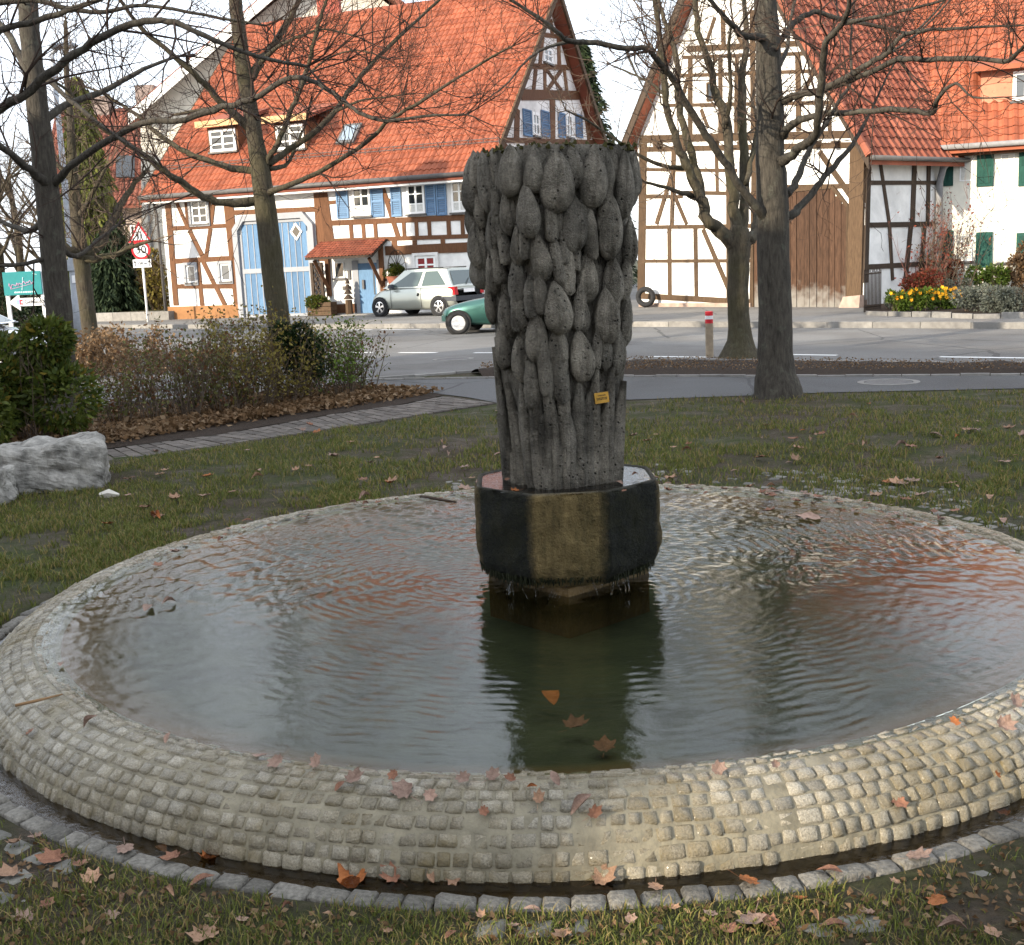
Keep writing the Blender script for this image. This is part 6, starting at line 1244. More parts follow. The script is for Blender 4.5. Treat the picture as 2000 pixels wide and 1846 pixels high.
# --- teal board and white arrow
TP = Plane((0, 35), rad(-2)); h = TP.hit; a = h(6.5, 533); b_ = h(84, 576); u0 = h(10, 578)[0]; u1 = h(83.5, 576)[0]; v1 = (h(6.5, 533)[1] + h(82, 528)[1]) / 2; v0 = (h(10, 578)[1] + h(84, 574)[1]) / 2
tb = thing('teal_signboard', tuple(TP.at(((u0 + u1) / 2, 0))), 'teal notice board with pink script above a white arrow sign, on white posts', 'signboard')
MB().pbox(TP, u0, u1, v0, v1, -.03, .03).build('board', M_TEAL, tb)
for u in (u0 + .05, u1 - .02): MB().pbox(TP, u - .05, u + .05, -.1, v1 - .02, -.11, -.03).build('post', M_SIGNW, tb)
q = MB(); uc = (u0 + u1) / 2; vc = (v0 + v1) / 2; pts = []
for i in range(60): f = i / 59; pts.append(TP.at((u0 + .16 + f * (u1 - u0 - .36), vc - .07 + f * .12 + (.085 if f < .1 else .03 + .022 * math.sin(f * 23)) * math.sin(f * 46 + 1.3 * math.sin(f * 17))), .035))
q.tube(pts, [.012] * 60, 4); q.tube([TP.at((u0 + .2, vc - .16), .035), TP.at((u1 - .25, vc - .02), .035)], [.008, .008], 4); q.build('pink_script', M_PINK, tb)
q = MB(); q.tube([TP.at((uc - .02, vc - .2), .035), TP.at((uc + .02, vc + .05), .035), TP.at((uc + .04, vc + .17), .035)], [.012, .008, .014], 4); q.tube([TP.at((u1 - .22, v1 - .07), .035), TP.at((u1 - .1, v1 - .1), .035)], [.014, .006], 4)
x = u0 + .3
while x < u1 - .18: L = random.uniform(.03, .07); q.pbox(TP, x, x + L, v0 + .06, v0 + .10, .0, .034); x += L + .016
q.build('pale_print', M_PALE, tb)
av = (h(50, 590)[1]); hh_ = .115; q = MB(); q.poly(TP, [(u0 + .1, av), (u0 + .42, av - .24), (u0 + .42, av - hh_), (u1 + .02, av - hh_), (u1 + .02, av + hh_), (u0 + .42, av + hh_), (u0 + .42, av + .24)], -.02, .02); q.build('arrow_sign', M_SIGNW, tb)
MB().pbox(TP, u0 + .33, u0 + .42, av - .07, av + .07, .0, .024).build('blue_logo_mark', simple('logo_blue', c3(.25, .36, .72), .5), tb); q = MB(); q.pbox(TP, u0 + .42, u0 + .45, av - .07, av + .07, 0, .024); q.pbox(TP, u0 + .45, u0 + .51, av - .07, av - .03, 0, .024); q.pbox(TP, u0 + .45, u0 + .51, av + .03, av + .07, 0, .024); q.build('red_logo_mark', M_SIGNR, tb)
text('Geldautomat', TP, (u0 + .56, av), .155, M_BLACK, tb, n=.024, align='LEFT')
# --- street lamp
lb = D(157, 668, 33.5); lt = D(117, 105, 33.5); base = np.array([lb[0], lb[1], 0.]); topp = np.array([lb[0] + .05, lb[1], lt[2]])
lp = thing('street_lamp', tuple(base), 'tall grey street lamp post behind the slim tree', 'street lamp'); MB().tube([base - [0, 0, .1], base + [0, 0, 1.2], base + [0, 0, 1.25], base * .5 + topp * .5, topp], [.14, .13, .115, .09, .055], 10).build('pole', M_POLE, lp, smooth=True)
q = MB(); q.tube([topp, topp + [.15, 0, .12], topp + [.5, -.1, .16]], [.05, .045, .05], 7); q.build('arm', M_POLE, lp, smooth=True)
V, F = lathe([(.02, .1), (.16, .07), (.2, 0), (.17, -.05), (.02, -.06)], 14); V = [(topp[0] + .35 + x * 2.0, topp[1] - .08 + y, topp[2] + .17 + z) for x, y, z in V]; obj('lamp_head', V, F, M_POLE, lp, smooth=True)
z = D(122, 445, 33.4)[2]; MB().box(base[0] - .75, base[0] - .12, base[1] - .12, base[1] - .10, z - .08, z + .1).build('street_name_plate', M_SIGNW, lp); MB().box(base[0] - .70, base[0] - .17, base[1] - .125, base[1] - .121, z - .045, z + .06).build('name_plate_print', M_SBLUE, lp)
z = D(140, 518, 33.4)[2]; MB().box(base[0] - .28, base[0] + .1, base[1] - .15, base[1] + .1, z - .15, z + .15).build('switch_box', M_POLE, lp); z = D(152, 545, 33.4)[2]; MB().box(base[0] + .0, base[0] + .1, base[1] - .15, base[1] - .14, z - .1, z + .1).build('number_sticker', M_SIGNW, lp)
# --- bollard
b = G(1386, 698); bo = thing('bollard', (b[0], b[1], 0), 'concrete bollard with red and white banded top at the road edge', 'bollard'); hb = D(1386, 608, b[1])[2]; r = .062
for nm, z0, z1, m in (('shaft', -.05, hb * .74, simple('bollard_concrete', c3(.30, .24, .17), .85, .25, 10, .4, 40)), ('red_band', hb * .74, hb * .83, M_SIGNR), ('white_band', hb * .83, hb * .905, M_SIGNW), ('red_band', hb * .905, hb * .985, M_SIGNR)):
    V, F = lathe([(r * .2 if nm == 'x' else r, z0), (r, z1)], 20, (b[0], b[1], 0)); obj(nm, V, F, m, bo, smooth=True)
V, F = lathe([(r, hb * .985), (r * .9, hb), (.002, hb)], 20, (b[0], b[1], 0)); obj('cap', V, F, M_SIGNR, bo)
# --- old tyre against the barn
b = D(1262, 600, 36.2); ty = thing('old_tyre', (b[0], b[1], Z_WALK), 'old black car tyre leaning against the barn wall', 'tyre'); V = []; F = []; n1, n2 = 30, 10; R1, R2 = .235, .085
for i in range(n1):
    for j in range(n2):
        a = 2 * math.pi * i / n1; c = 2 * math.pi * j / n2; rr = R1 + R2 * math.cos(c) * .95; y = R2 * math.sin(c) * 1.05; x = rr * math.cos(a); z = rr * math.sin(a) + R1 + R2
        V.append((b[0] + x * .9 + y * .4, b[1] + y * .9 - x * .35 + z * .2, Z_WALK + z * .97))
for i in range(n1):
    for j in range(n2): F.append((i * n2 + j, ((i + 1) % n1) * n2 + j, ((i + 1) % n1) * n2 + (j + 1) % n2, i * n2 + (j + 1) % n2))
M_RUB = simple('rubber', c3(.022, .022, .023), .75, .3, 20); obj('tread', V, F, M_RUB, ty, smooth=True)
# --- planter, wall basket, wooden fir by the porch
p0 = HF.at((T2.uv(905, 1600)[0], 0), .75); pl = thing('planter', (p0[0], p0[1], Z_WALK), 'weathered wooden planter with green plants beside the lattice', 'planter'); PP = Plane(p0, HANG)
for k in range(3): MB().pbox(PP, -.42, .5, Z_WALK + .02 + k * .15, Z_WALK + .155 + k * .15, -.42, 0).build('plank', M_OLDT, pl)
P_, Dv = blob(1200, p0 + [.0, .1, .62], (.5, .3, .26), seed=5); V, F = leaf_quads(P_, Dv, rng.uniform(.06, .12, 1200), rng.uniform(.03, .06, 1200)); obj('foliage', V, F, M_LAUR, pl, kind='stuff')
c = HF.at(T2.uv(1262, 1440), .16); wb = thing('wall_basket', tuple(c), 'terracotta wall pot with green plant and arched wire trellis on the white wall', 'wall planter'); MB().hexa([HF.at((u, v), n) for (u, v, n) in [(-.0, 0, 0)] * 0] or [c + HF.u * s * .2 + HF.n * t * .12 - np.array([0, 0, .16]) for s, t in ((-1, 1), (1, 1), (1, -1), (-1, -1))] + [c + HF.u * s * .3 + HF.n * t * .16 + np.array([0, 0, .12]) for s, t in ((-1, 1), (1, 1), (1, -1), (-1, -1))]).build('pot', simple('terracotta', c3(.28, .10, .06), .8), wb)
P_, Dv = blob(1000, c + [0, 0, .3], (.42, .25, .24), seed=6); V, F = leaf_quads(P_, Dv, rng.uniform(.06, .12, 1000), rng.uniform(.03, .05, 1000)); obj('foliage', V, F, M_LAUR, wb, kind='stuff')
q = MB()
def arch(s): a = math.pi * s; return c + HF.u * (-.34 * math.cos(a)) + np.array([0, 0, .25 + .72 * math.sin(a) ** .8]) - HF.n * .1
q.tube([arch(s) for s in np.linspace(0, 1, 13)], [.014] * 13, 5)
for s in (.12, .25, .38, .5):
    q.tube([arch(s), arch(s) * .0 + c + HF.u * (.3 - .6 * s) - HF.n * .1 + np.array([0, 0, .2])], [.01, .01], 4); q.tube([arch(1 - s), c - HF.u * (.3 - .6 * s) - HF.n * .1 + np.array([0, 0, .2])], [.01, .01], 4)
q.build('trellis', M_DARKT, wb)
c = HF.at((T2.uv(1034, 1600)[0], Z_WALK), .35); wf = thing('wooden_fir', tuple(c), 'small dark wooden fir tree ornament on a post beside the door', 'ornament'); q = MB(); q.tube([c, c + [0, 0, .5]], [.13, .12], 7); q.build('log_foot', M_OLDT, wf)
for k in range(4): V, F = lathe([(.19 - .035 * k, .52 + .17 * k), (.04, .68 + .17 * k)], 10, c); obj('fir_tier', V, F, M_DARKT, wf)

# ================================================================== CARS
M_CHROME = metal('wheel_alloy', c3(.75, .75, .76), .25); M_TAIL = NT('tail_light').set(c3(.42, .01, .015), .12, Specular_IOR_Level=.8); M_PLAST = simple('grey_plastic', c3(.055, .06, .07), .55, .1, 10); M_CGLASS = m_glass('car_glass', c3(.06, .085, .08), .03)
def paint(name, col): return NT(name).set(col, .32, Specular_IOR_Level=.5, Metallic=.55, Coat_Weight=.8, Coat_Roughness=.05)
def car(name, rear, fwd, label, col, st, gh, wheels, wr, z0, hub, dark=None, cat='car'):
    """st: lower body stations (x, half width, bottom, top); gh: greenhouse bottom x0,x1,half width,z and top x0,x1,half width,z"""
    f = np.array([fwd[0], fwd[1], 0.]); f /= np.linalg.norm(f); l = np.array([-f[1], f[0], 0]); o = thing(name, (rear[0], rear[1], z0), label, cat); R0_ = np.array([rear[0], rear[1], z0])
    W = lambda x, y, z: R0_ + f * x + l * y + np.array([0, 0, z])
    ring = lambda x, hw, zb, zt: [(x, -hw * .86, zb), (x, -hw * .985, zb + .07), (x, -hw, zb + (zt - zb) * .45), (x, -hw * .985, zb + (zt - zb) * .75), (x, -hw * .93, zt - .015), (x, -hw * .6, zt + .015), (x, 0, zt + .025), (x, hw * .6, zt + .015), (x, hw * .93, zt - .015), (x, hw * .985, zb + (zt - zb) * .75), (x, hw, zb + (zt - zb) * .45), (x, hw * .985, zb + .07), (x, hw * .86, zb)]
    S_ = smooth_path([np.array(s) for s in st], 4); V = []; F = []; k = 13
    for s in S_: V += [W(*p) for p in ring(*s)]
    n = len(S_)
    for i in range(n - 1):
        for j in range(k - 1): F.append((i * k + j, i * k + j + 1, (i + 1) * k + j + 1, (i + 1) * k + j))
        F.append((i * k + k - 1, i * k, (i + 1) * k, (i + 1) * k + k - 1))
    F.append(tuple(range(k))); F.append(tuple((n - 1) * k + j for j in range(k - 1, -1, -1))); m = paint(name + '_paint', col); obj('body', V, F, m, o, smooth=True)
    (bx0, bx1, bh, bz), (tx0, tx1, th, tz) = gh
    def gp(s, y, t):                         # s along 0..1, y side -1..1, t height 0..1
        tt = t ** .85; x = (bx0 + (bx1 - bx0) * s) * (1 - tt) + (tx0 + (tx1 - tx0) * s) * tt; return W(x, y * (bh * (1 - t) + th * t), bz + (tz - bz) * t + (.03 * (1 - y * y) if t > .98 else 0) - .03 * t * (2 * s - 1) ** 2)
    V = []; F = []; ns, nt = 12, 6
    grid = [[gp(i / ns, -1, j / nt) for i in range(ns + 1)] for j in range(nt + 1)]; V = []
    ringp = lambda t: [gp(i / ns, -1, t) for i in range(ns + 1)] + [gp(1, y, t) for y in (-.5, 0, .5)] + [gp(1 - i / ns, 1, t) for i in range(ns + 1)] + [gp(0, y, t) for y in (.5, 0, -.5)]
    kk = len(ringp(0))
    for j in range(nt + 1): V += ringp(j / nt)
    for j in range(nt):
        for i in range(kk): F.append((j * kk + i, j * kk + (i + 1) % kk, (j + 1) * kk + (i + 1) % kk, (j + 1) * kk + i))
    V += [gp(i / ns, 0, 1) for i in range(ns + 1)]; b0 = (nt + 1) * kk; tb_ = nt * kk
    for i in range(ns): F.append((tb_ + i, tb_ + i + 1, b0 + i + 1, b0 + i)); F.append((b0 + i, b0 + i + 1, tb_ + (ns + 4) + ns - i - 1, tb_ + (ns + 4) + ns - i))
    obj('cabin', V, F, m, o, smooth=False)
    def pane(nm, pts, side, off=.008):
        P_ = [gp(s, side, t) + l * side * off for s, t in pts]; obj(nm, P_, [tuple(range(len(P_)))], M_CGLASS, o)
    for sd_ in (-1, 1):
        pane('side_window', [(.08, .12), (.44, .08), (.46, .86), (.2, .88)], sd_); pane('side_window', [(.5, .08), (.93, .06), (.86, .5), (.78, .85), (.52, .86)], sd_)
    for nm, s, t0, t1 in (('rear_window', 0, .06, .9), ('windscreen', 1, .06, .92)):
        P_ = [gp(s, y, t) + f * (.01 if s else -.01) + [0, 0, .004] for y, t in ((-.86, t0), (.86, t0), (.8, t1), (-.8, t1))]; obj(nm, P_, [(0, 1, 2, 3)], M_CGLASS, o)
    hw = max(s[1] for s in st)
    for x in wheels:
        for sd_ in (-1, 1):
            c = W(x, sd_ * (hw - .058), wr); ax = l * sd_; wl = MB(); up = np.array([0, 0, 1.])
            def ringc(r_, d_): return [c + ax * d_ + f * r_ * math.cos(2 * math.pi * i / 26) + up * r_ * math.sin(2 * math.pi * i / 26) for i in range(26)]
            prof = [(wr * .62, .02), (wr * .66, .085), (wr * .93, .09), (wr, .06), (wr, -.09), (wr * .6, -.1)]; V = []; F = []
            for r_, d_ in prof: V += ringc(r_, d_)
            for i in range(len(prof) - 1):
                for j in range(26): F.append((i * 26 + j, i * 26 + (j + 1) % 26, (i + 1) * 26 + (j + 1) % 26, (i + 1) * 26 + j))
            tyre = obj('wheel', V, F, M_RUB, o, smooth=True)
            obj('wheel_well', ringc(wr * 1.16, .062) , [tuple(range(26))], M_BLACK, o)
            q = MB(); V = ringc(wr * .65, .07) + ringc(wr * .57, .075); q.add(V, [(j, (j + 1) % 26, 26 + (j + 1) % 26, 26 + j) for j in range(26)]); q.add(ringc(wr * .17, .085), [tuple(range(26))])
            if hub == 'spoke':
                for s5 in range(5):
                    a = 2 * math.pi * s5 / 5 + .3
                    def pt(r_, da, d_): return c + ax * d_ + f * r_ * math.cos(a + da) + up * r_ * math.sin(a + da)
                    q.add([pt(wr * .14, -.5, .084), pt(wr * .14, .5, .084), pt(wr * .6, .22, .078), pt(wr * .6, -.22, .078)], [(0, 1, 2, 3)])
                obj('wheel_disc', ringc(wr * .6, .03), [tuple(range(26))], M_BLACK, tyre)
            else: q.add(ringc(wr * .57, .076), [tuple(range(26))])
            q.build('rim', M_CHROME if hub == 'spoke' else simple('hubcap', c3(.5, .5, .5), .35), tyre)
    return o, W, f, l, m
fw = np.array([-3.87, 38.0]); rw_ = np.array([-1.95, 36.65]); fd = (fw - rw_) / np.linalg.norm(fw - rw_); lf = np.array([-fd[1], fd[0]])
if lf[1] > 0: lf = -lf
cen = rw_ - lf * .76 - fd * .55
st = [(0, .68, .36, .78), (.05, .76, .30, .90), (.3, .80, .24, .92), (.8, .81, .20, .90), (1.6, .815, .19, .88), (2.3, .81, .19, .86), (2.65, .80, .2, .84), (2.95, .77, .22, .78), (3.2, .70, .27, .68), (3.36, .60, .31, .57), (3.42, .45, .34, .48)]
o, W, f_, l_, pm = car('silver_hatchback', cen, fd, 'small silver-green hatchback parked before the farmhouse porch', c3(.42, .44, .39), st, ((.04, 2.78, .77, .86), (.36, 2.0, .60, 1.42)), (.56, 2.9), .285, Z_WALK, 'spoke')
for y in (-.66, .66): MB().hexa([W(x, y + dy, z) for x, dy, z in ((-.02, -.09, .62), (-.02, .09, .62), (.2, .12, .62), (.2, -.12, .62), (.0, -.08, .86), (.0, .08, .86), (.2, .1, .86), (.2, -.1, .86))]).build('tail_light', M_TAIL, o)
q = MB(); q.hexa([W(x, y, z) for x, y, z in ((-.07, -.76, .44), (-.07, .76, .44), (.5, .825, .44), (.5, -.825, .44), (-.07, -.76, .58), (-.07, .76, .58), (.42, .825, .58), (.42, -.825, .58))]); q.build('rear_bumper', M_PLAST, o)
q = MB(); q.hexa([W(x, y, z) for x, y, z in ((3.46, -.5, .36), (3.46, .5, .36), (3.1, .79, .36), (3.1, -.79, .36), (3.46, -.5, .47), (3.46, .5, .47), (3.1, .77, .47), (3.1, -.77, .47))]); q.build('front_bumper', M_PLAST, o)
MB().hexa([W(x, y, z) for x, y, z in ((-.025, -.27, .68), (-.025, .27, .68), (.05, .27, .68), (.05, -.27, .68), (-.005, -.27, .79), (-.005, .27, .79), (.05, .27, .79), (.05, -.27, .79))]).build('number_plate', M_SIGNW, o)
for s in (1, -1): MB().hexa([W(x, s * y, z) for x, y, z in ((2.3, .8, .86), (2.42, .8, .86), (2.42, .96, .86), (2.3, .96, .86), (2.3, .8, .99), (2.4, .8, .99), (2.4, .94, .98), (2.3, .94, .98))]).build('mirror', M_PLAST, o)
for s in (1, -1):
    MB().tube([W(1.32, s * .822, .70), W(1.36, s * .822, .62)], [.03, .03], 6).build('door_handle', M_BLACK, o); MB().tube([W(.5, s * .57, 1.44), W(1.9, s * .57, 1.44)], [.02, .02], 5).build('roof_rail', M_BLACK, o)
    q = MB()
    for x in (1.22, 2.42): q.tube([W(x, s * .816, .87), W(x + .02, s * .822, .6), W(x, s * .815, .26)], [.006] * 3, 4)
    q.build('door_seam', M_BLACK, o)
MB().tube([W(.02, .1, .92), W(.16, -.25, 1.12)], [.012, .008], 4).build('rear_wiper', M_BLACK, o)
gw = G(897, 653, Z_ROAD); fd = np.array([-.985, .17]); lf = np.array([-fd[1], fd[0]]); lf = lf if lf[1] < 0 else -lf; cen = gw[:2] - lf * .8 - fd * 3.66
st = [(0, .6, .4, .8), (.08, .74, .3, .92), (.5, .82, .22, .95), (1.6, .84, .18, .92), (2.6, .84, .18, .9), (3.1, .83, .2, .80), (3.5, .81, .22, .74), (3.8, .76, .25, .67), (4.0, .66, .29, .6), (4.1, .5, .33, .52)]
o, W, f_, l_, pm = car('green_car', cen, fd, 'dark green car driving past behind the tulip column', c3(.03, .105, .088), st, ((.2, 3.0, .78, .86), (.7, 2.3, .62, 1.36)), (.9, 3.66), .265, Z_ROAD, 'cap')
MB().hexa([W(x, y, z) for x, y, z in ((4.13, -.5, .30), (4.13, .5, .30), (3.98, .74, .30), (3.98, -.74, .30), (4.13, -.5, .44), (4.13, .5, .44), (3.98, .72, .44), (3.98, -.72, .44))]).build('front_bumper', pm, o)
for s in (1, -1):
    MB().hexa([W(x, s * y, z) for x, y, z in ((3.95, .5, .50), (4.07, .42, .50), (3.98, .66, .50), (3.85, .6, .50), (3.95, .5, .60), (4.02, .42, .60), (3.94, .66, .61), (3.85, .6, .62))]).build('headlight', M_SIGNW, o); MB().tube([W(1.0, s * .846, .52), W(3.0, s * .84, .5)], [.02, .02], 5).build('side_moulding', M_BLACK, o)
# white car half hidden behind the laurel
cen = D(-60, 640, 22.)[:2]; o, W, f_, l_, pm = car('white_car', (cen[0] - 2.6, cen[1] + .3), np.array([1, -.05]), 'white car mostly hidden behind the laurel bush', c3(.6, .62, .65), st, ((.2, 3.1, .78, .9), (.7, 2.3, .62, 1.38)), (.75, 3.35), .29, Z_ROAD, 'cap')
# --- rough stone blocks at the edge
M_ROCK = simple('limestone', c3(.21, .20, .18), .95, .6, 9, 1.0, 30)
def rock(name, cen, size, rotz, seed, label):
    bm = bmesh.new(); bmesh.ops.create_cube(bm, size=1); bmesh.ops.subdivide_edges(bm, edges=bm.edges[:], cuts=26, use_grid_fill=True); o3 = Vector((seed, 0, 0))
    for v in bm.verts:
        c = v.co * 2; m = (abs(c.x) ** 7 + abs(c.y) ** 7 + abs(c.z) ** 7) ** (-1 / 7); c = c * m; p = Vector((c.x * size[0] / 2, c.y * size[1] / 2, c.z * size[2] / 2 * (1 + .16 * c.x))); d = c.normalized()
        f1 = noise.voronoi(p * 4.2 + o3)[0]; v.co = p + d * (.035 * noise.fractal(p * 2.3 + o3, 1, 2, 3) - .06 * f1[0] + .035 * min(.5, f1[1] - f1[0]) + .022 * noise.fractal(p * 11 + o3, .8, 2, 5))
    me = bpy.data.meshes.new(name); bm.to_mesh(me); bm.free(); me.materials.append(M_ROCK); o = link(name, me, None, cen); o.rotation_euler = (0, 0, rotz); return tag(o, label, 'stone')
c = G(95, 965); rock('stone_block', (c[0] - .12, c[1] + .30, .16), (.98, .6, .46), rad(14), 3, 'long rough grey limestone block lying on the lawn'); c = G(-10, 985); rock('stone_block', (c[0] - .1, c[1] + .05, .12), (.42, .4, .30), rad(-10), 8, 'smaller rough stone block cut off by the picture edge')
# --- bits lying about
M_STICK = simple('stick_bark', c3(.05, .035, .025), .8, .4, 20)
def stick(pts, r, label): tag(MB().tube([np.asarray(p) for p in pts], [r] * (len(pts) - 1) + [r * .5], 6).build('stick', M_STICK if 'dark' in label else simple('pale_stick', c3(.20, .12, .06), .8), smooth=True), label, 'stick', 'sticks in the basin')
z = ZW + .006; stick([G(822, 970, z), G(850, 974, z), G(892, 981, z)], .011, 'dark forked stick floating by the far rim of the basin'); stick([G(30, 1378, .17), G(75, 1368, .18), G(122, 1356, .175)], .006, 'straight thin brown stick lying across the wet rim')
q = MB(); c = G(213, 967, .02); q.tube([c + [-.07, 0, 0], c + [0, .01, .01], c + [.08, -.01, 0]], [.02, .035, .01], 5); tag(q.build('paper_scrap', simple('paper', c3(.48, .45, .39), .8)), 'pale paper scrap on the grass near the stone block', 'litter')
# ================================================================== FALLEN LEAVES, GRASS, LAWN STONES
def leaf_lobed(seed, curl):
    r = random.Random(seed); n = 22; rim = []
    for i in range(n):
        a = math.pi * (2 * i / n); lob = .84 + .16 * math.cos(a * 7 + r.uniform(-.2, .2)); L = .5 * lob * (1 + .25 * math.cos(a)) + r.uniform(-.03, .03); x, y = L * math.cos(a), L * .82 * math.sin(a); rim.append((x, y))
    V = [(0, 0, .0)]; F = []
    for x, y in rim: V.append((x * .5, y * .5, curl * (x * x + 1.6 * y * y) * .35 + r.uniform(-.01, .015)))
    for x, y in rim: V.append((x, y, curl * (x * x + 1.6 * y * y) + r.uniform(-.04, .05)))
    for i in range(n): F.append((0, 1 + i, 1 + (i + 1) % n)); F.append((1 + i, 1 + n + i, 1 + n + (i + 1) % n, 1 + (i + 1) % n))
    b = len(V); V += [(-.35, -.012, 0), (-.85, -.008, .08), (-.85, .008, .08), (-.35, .012, 0)]; F.append((b, b + 1, b + 2, b + 3)); return V, F
def m_dry(name, a, b, rough=.6):
    t = NT(name); co = t.coord(); r = t.rnd(); c = t.mix(1.0, t.ramp(t.noise(4, 5, .7, co), a, b, .3, .7), t.ramp(r, c3(.75, .75, .75), c3(1.2, 1.15, 1.1), 0, 1), 'MULTIPLY'); return t.set(c, rough, t.bump(t.noise(12, 4, .6, co), .4, .05))
DRY = [m_dry('dry_leaf_tan', c3(.15, .085, .05), c3(.36, .22, .14)), m_dry('dry_leaf_brown', c3(.10, .045, .028), c3(.24, .12, .075)), m_dry('dry_leaf_orange', c3(.20, .065, .02), c3(.36, .13, .04)), m_dry('dry_leaf_pink', c3(.14, .088, .066), c3(.30, .205, .16))]
def leaf_oval(seed, curl):
    r = random.Random(seed); V = []; F = []; n = 9
    for i in range(n + 1):
        s = i / n; w_ = .30 * math.sin(math.pi * min(1, s * .97 + .02)) ** .8
        for j in (-1, -.5, 0, .5, 1): V.append((s - .5, w_ * j * (1 - .35 * curl * abs(j)), curl * .5 * (j * w_ / .3) ** 2 * .35 + .12 * curl * math.sin(s * 3) + r.uniform(-.012, .012)))
    for i in range(n):
        for j in range(4): F.append((i * 5 + j, (i + 1) * 5 + j, (i + 1) * 5 + j + 1, i * 5 + j + 1))
    return V, F
LM = [[mesh('leaf', *leaf_oval(i * 4 + k, [.6, 1.4][i % 2]), DRY[k], smooth=True) for i in range(2)] + [mesh('leaf', *leaf_lobed(i * 4 + k, [.25, .6, 1.0, .4][i % 4]), DRY[k], smooth=True) for i in range(4)] for k in range(4)]
NL = {}
def drop(p, nrm, size, k, where):
    nrm = np.asarray(nrm, float) + rng.normal(size=3) * .11; nrm /= np.linalg.norm(nrm); a = random.uniform(0, 6.28); t = np.cross(nrm, [math.cos(a), math.sin(a), .1]); t /= np.linalg.norm(t); s = np.cross(nrm, t)
    col = ['tan', 'dark brown', 'orange-brown', 'pinkish'][k]; lab = {'rim': 'fallen %s leaf on the cobbled rim of the basin', 'channel': 'fallen %s leaf lying in the wet channel round the basin', 'near': 'fallen %s leaf on the muddy grass in front of the basin', 'lawn': 'fallen %s leaf scattered on the lawn beyond the basin', 'far': 'small fallen %s leaf at the far rim of the basin', 'float': 'fallen %s leaf floating on the basin water', 'bowl': 'fallen %s leaf stuck to the wet bowl'}[where] % col
    o = link('fallen_leaf', random.choice(LM[k])); M4 = Matrix.Identity(4)
    for i in range(3): M4[i][0] = t[i] * size; M4[i][1] = s[i] * size; M4[i][2] = nrm[i] * size; M4[i][3] = p[i] + nrm[i] * .006
    o.matrix_world = M4
    if where in ('far', 'lawn'): tag(o, lab, 'leaf', lab.replace(' leaf ', ' leaves ', 1))
    else:
        d = np.asarray(p) - CAM; px = 1000 + FPX * (d @ _r) / (d @ _f); NL.setdefault((where, col, 'large' if size > .085 else 'small'), []).append((px, o))
def surf(px, py):
    """what the photo point lies on: rim, channel or ground"""
    for t in np.linspace(0, 1.25, 60):
        pass
    best = None
    for z in np.linspace(.17, -.05, 45):
        p = G(px, py, z); r = math.hypot(p[0] - PC[0], p[1] - PC[1])
        if r < RW and z > .16 and p[1] < 5: return p, np.array([0, 0, 1.]), 'float'
        if r <= 2.475:
            # rim height at this radius
            ts = np.linspace(0, 1, 60); rz = np.array([rim_rz(x) for x in ts]); zz = np.interp(-r, -rz[:, 0], rz[:, 1])
            if z <= zz + .004: th = math.atan2(p[1] - PC[1], p[0] - PC[0]); return p + [0, 0, .012], np.array([math.cos(th) * .6, math.sin(th) * .6, .8]), 'rim'
        elif r < 2.56 and z < -.03: return p, np.array([0, 0, 1.]), 'channel'
        elif r >= 2.56 and z <= .008: return p, np.array([0, 0, 1.]), 'near'
    return G(px, py, .01), np.array([0, 0, 1.]), 'near'
near = [(790, 1555, 62, 3), (840, 1562, 42, 3), (690, 1532, 52, 3), (665, 1546, 32, 1), (1052, 1572, 36, 0), (1135, 1582, 70, 3), (1160, 1600, 40, 1), (1085, 1530, 42, 3), (1040, 1546, 25, 2), (945, 1593, 32, 1), (1400, 1512, 42, 3), (1515, 1502, 26, 3), (1865, 1420, 30, 2), (1955, 1425, 50, 3), (1980, 1382, 42, 3), (1945, 1525, 22, 2), (1755, 1578, 42, 1), (620, 1500, 40, 3), (545, 1495, 45, 3), (510, 1480, 40, 3), (770, 1520, 30, 1), (905, 1530, 45, 3), (960, 1525, 40, 3), (1000, 1532, 30, 1), (180, 1418, 40, 3), (330, 1450, 30, 3), (60, 1440, 26, 1), (120, 1300, 28, 3),
        (690, 1727, 92, 2), (770, 1722, 56, 1), (845, 1720, 38, 0), (885, 1726, 42, 0), (1175, 1726, 62, 0), (1280, 1736, 46, 0), (410, 1682, 56, 2), (315, 1662, 46, 3), (245, 1660, 50, 3), (395, 1724, 60, 1), (340, 1678, 46, 1), (1455, 1722, 56, 2), (1960, 1592, 42, 2), (1790, 1676, 62, 3),
        (400, 1832, 84, 0), (180, 1720, 56, 0), (20, 1712, 62, 0), (105, 1682, 62, 1), (155, 1692, 46, 1), (30, 1650, 40, 0), (70, 1640, 40, 3), (330, 1748, 44, 0), (215, 1792, 46, 3), (50, 1800, 56, 3), (1315, 1777, 32, 0), (1470, 1802, 82, 3), (1420, 1818, 52, 1), (1505, 1808, 50, 1), (1630, 1812, 62, 1), (1830, 1762, 56, 2), (1750, 1727, 28, 0), (1620, 1706, 60, 1), (1560, 1760, 36, 2), (1040, 1782, 44, 3), (1000, 1812, 36, 3), (1100, 1832, 56, 0), (760, 1822, 26, 0), (1860, 1817, 64, 3), (1942, 1828, 44, 0), (240, 1760, 40, 0), (470, 1800, 34, 3), (560, 1775, 30, 1), (880, 1830, 36, 1), (1230, 1800, 34, 3), (1700, 1790, 34, 3), (1590, 1795, 40, 0), (90, 1770, 36, 1), (1390, 1790, 40, 3), (640, 1790, 30, 0), (940, 1795, 30, 0)]
for x, y, w_, k in near:
    p, nrm, wh = surf(x, y); d = np.linalg.norm(p - CAM); drop(p, nrm, w_ / FPX * d * .82, k, wh)
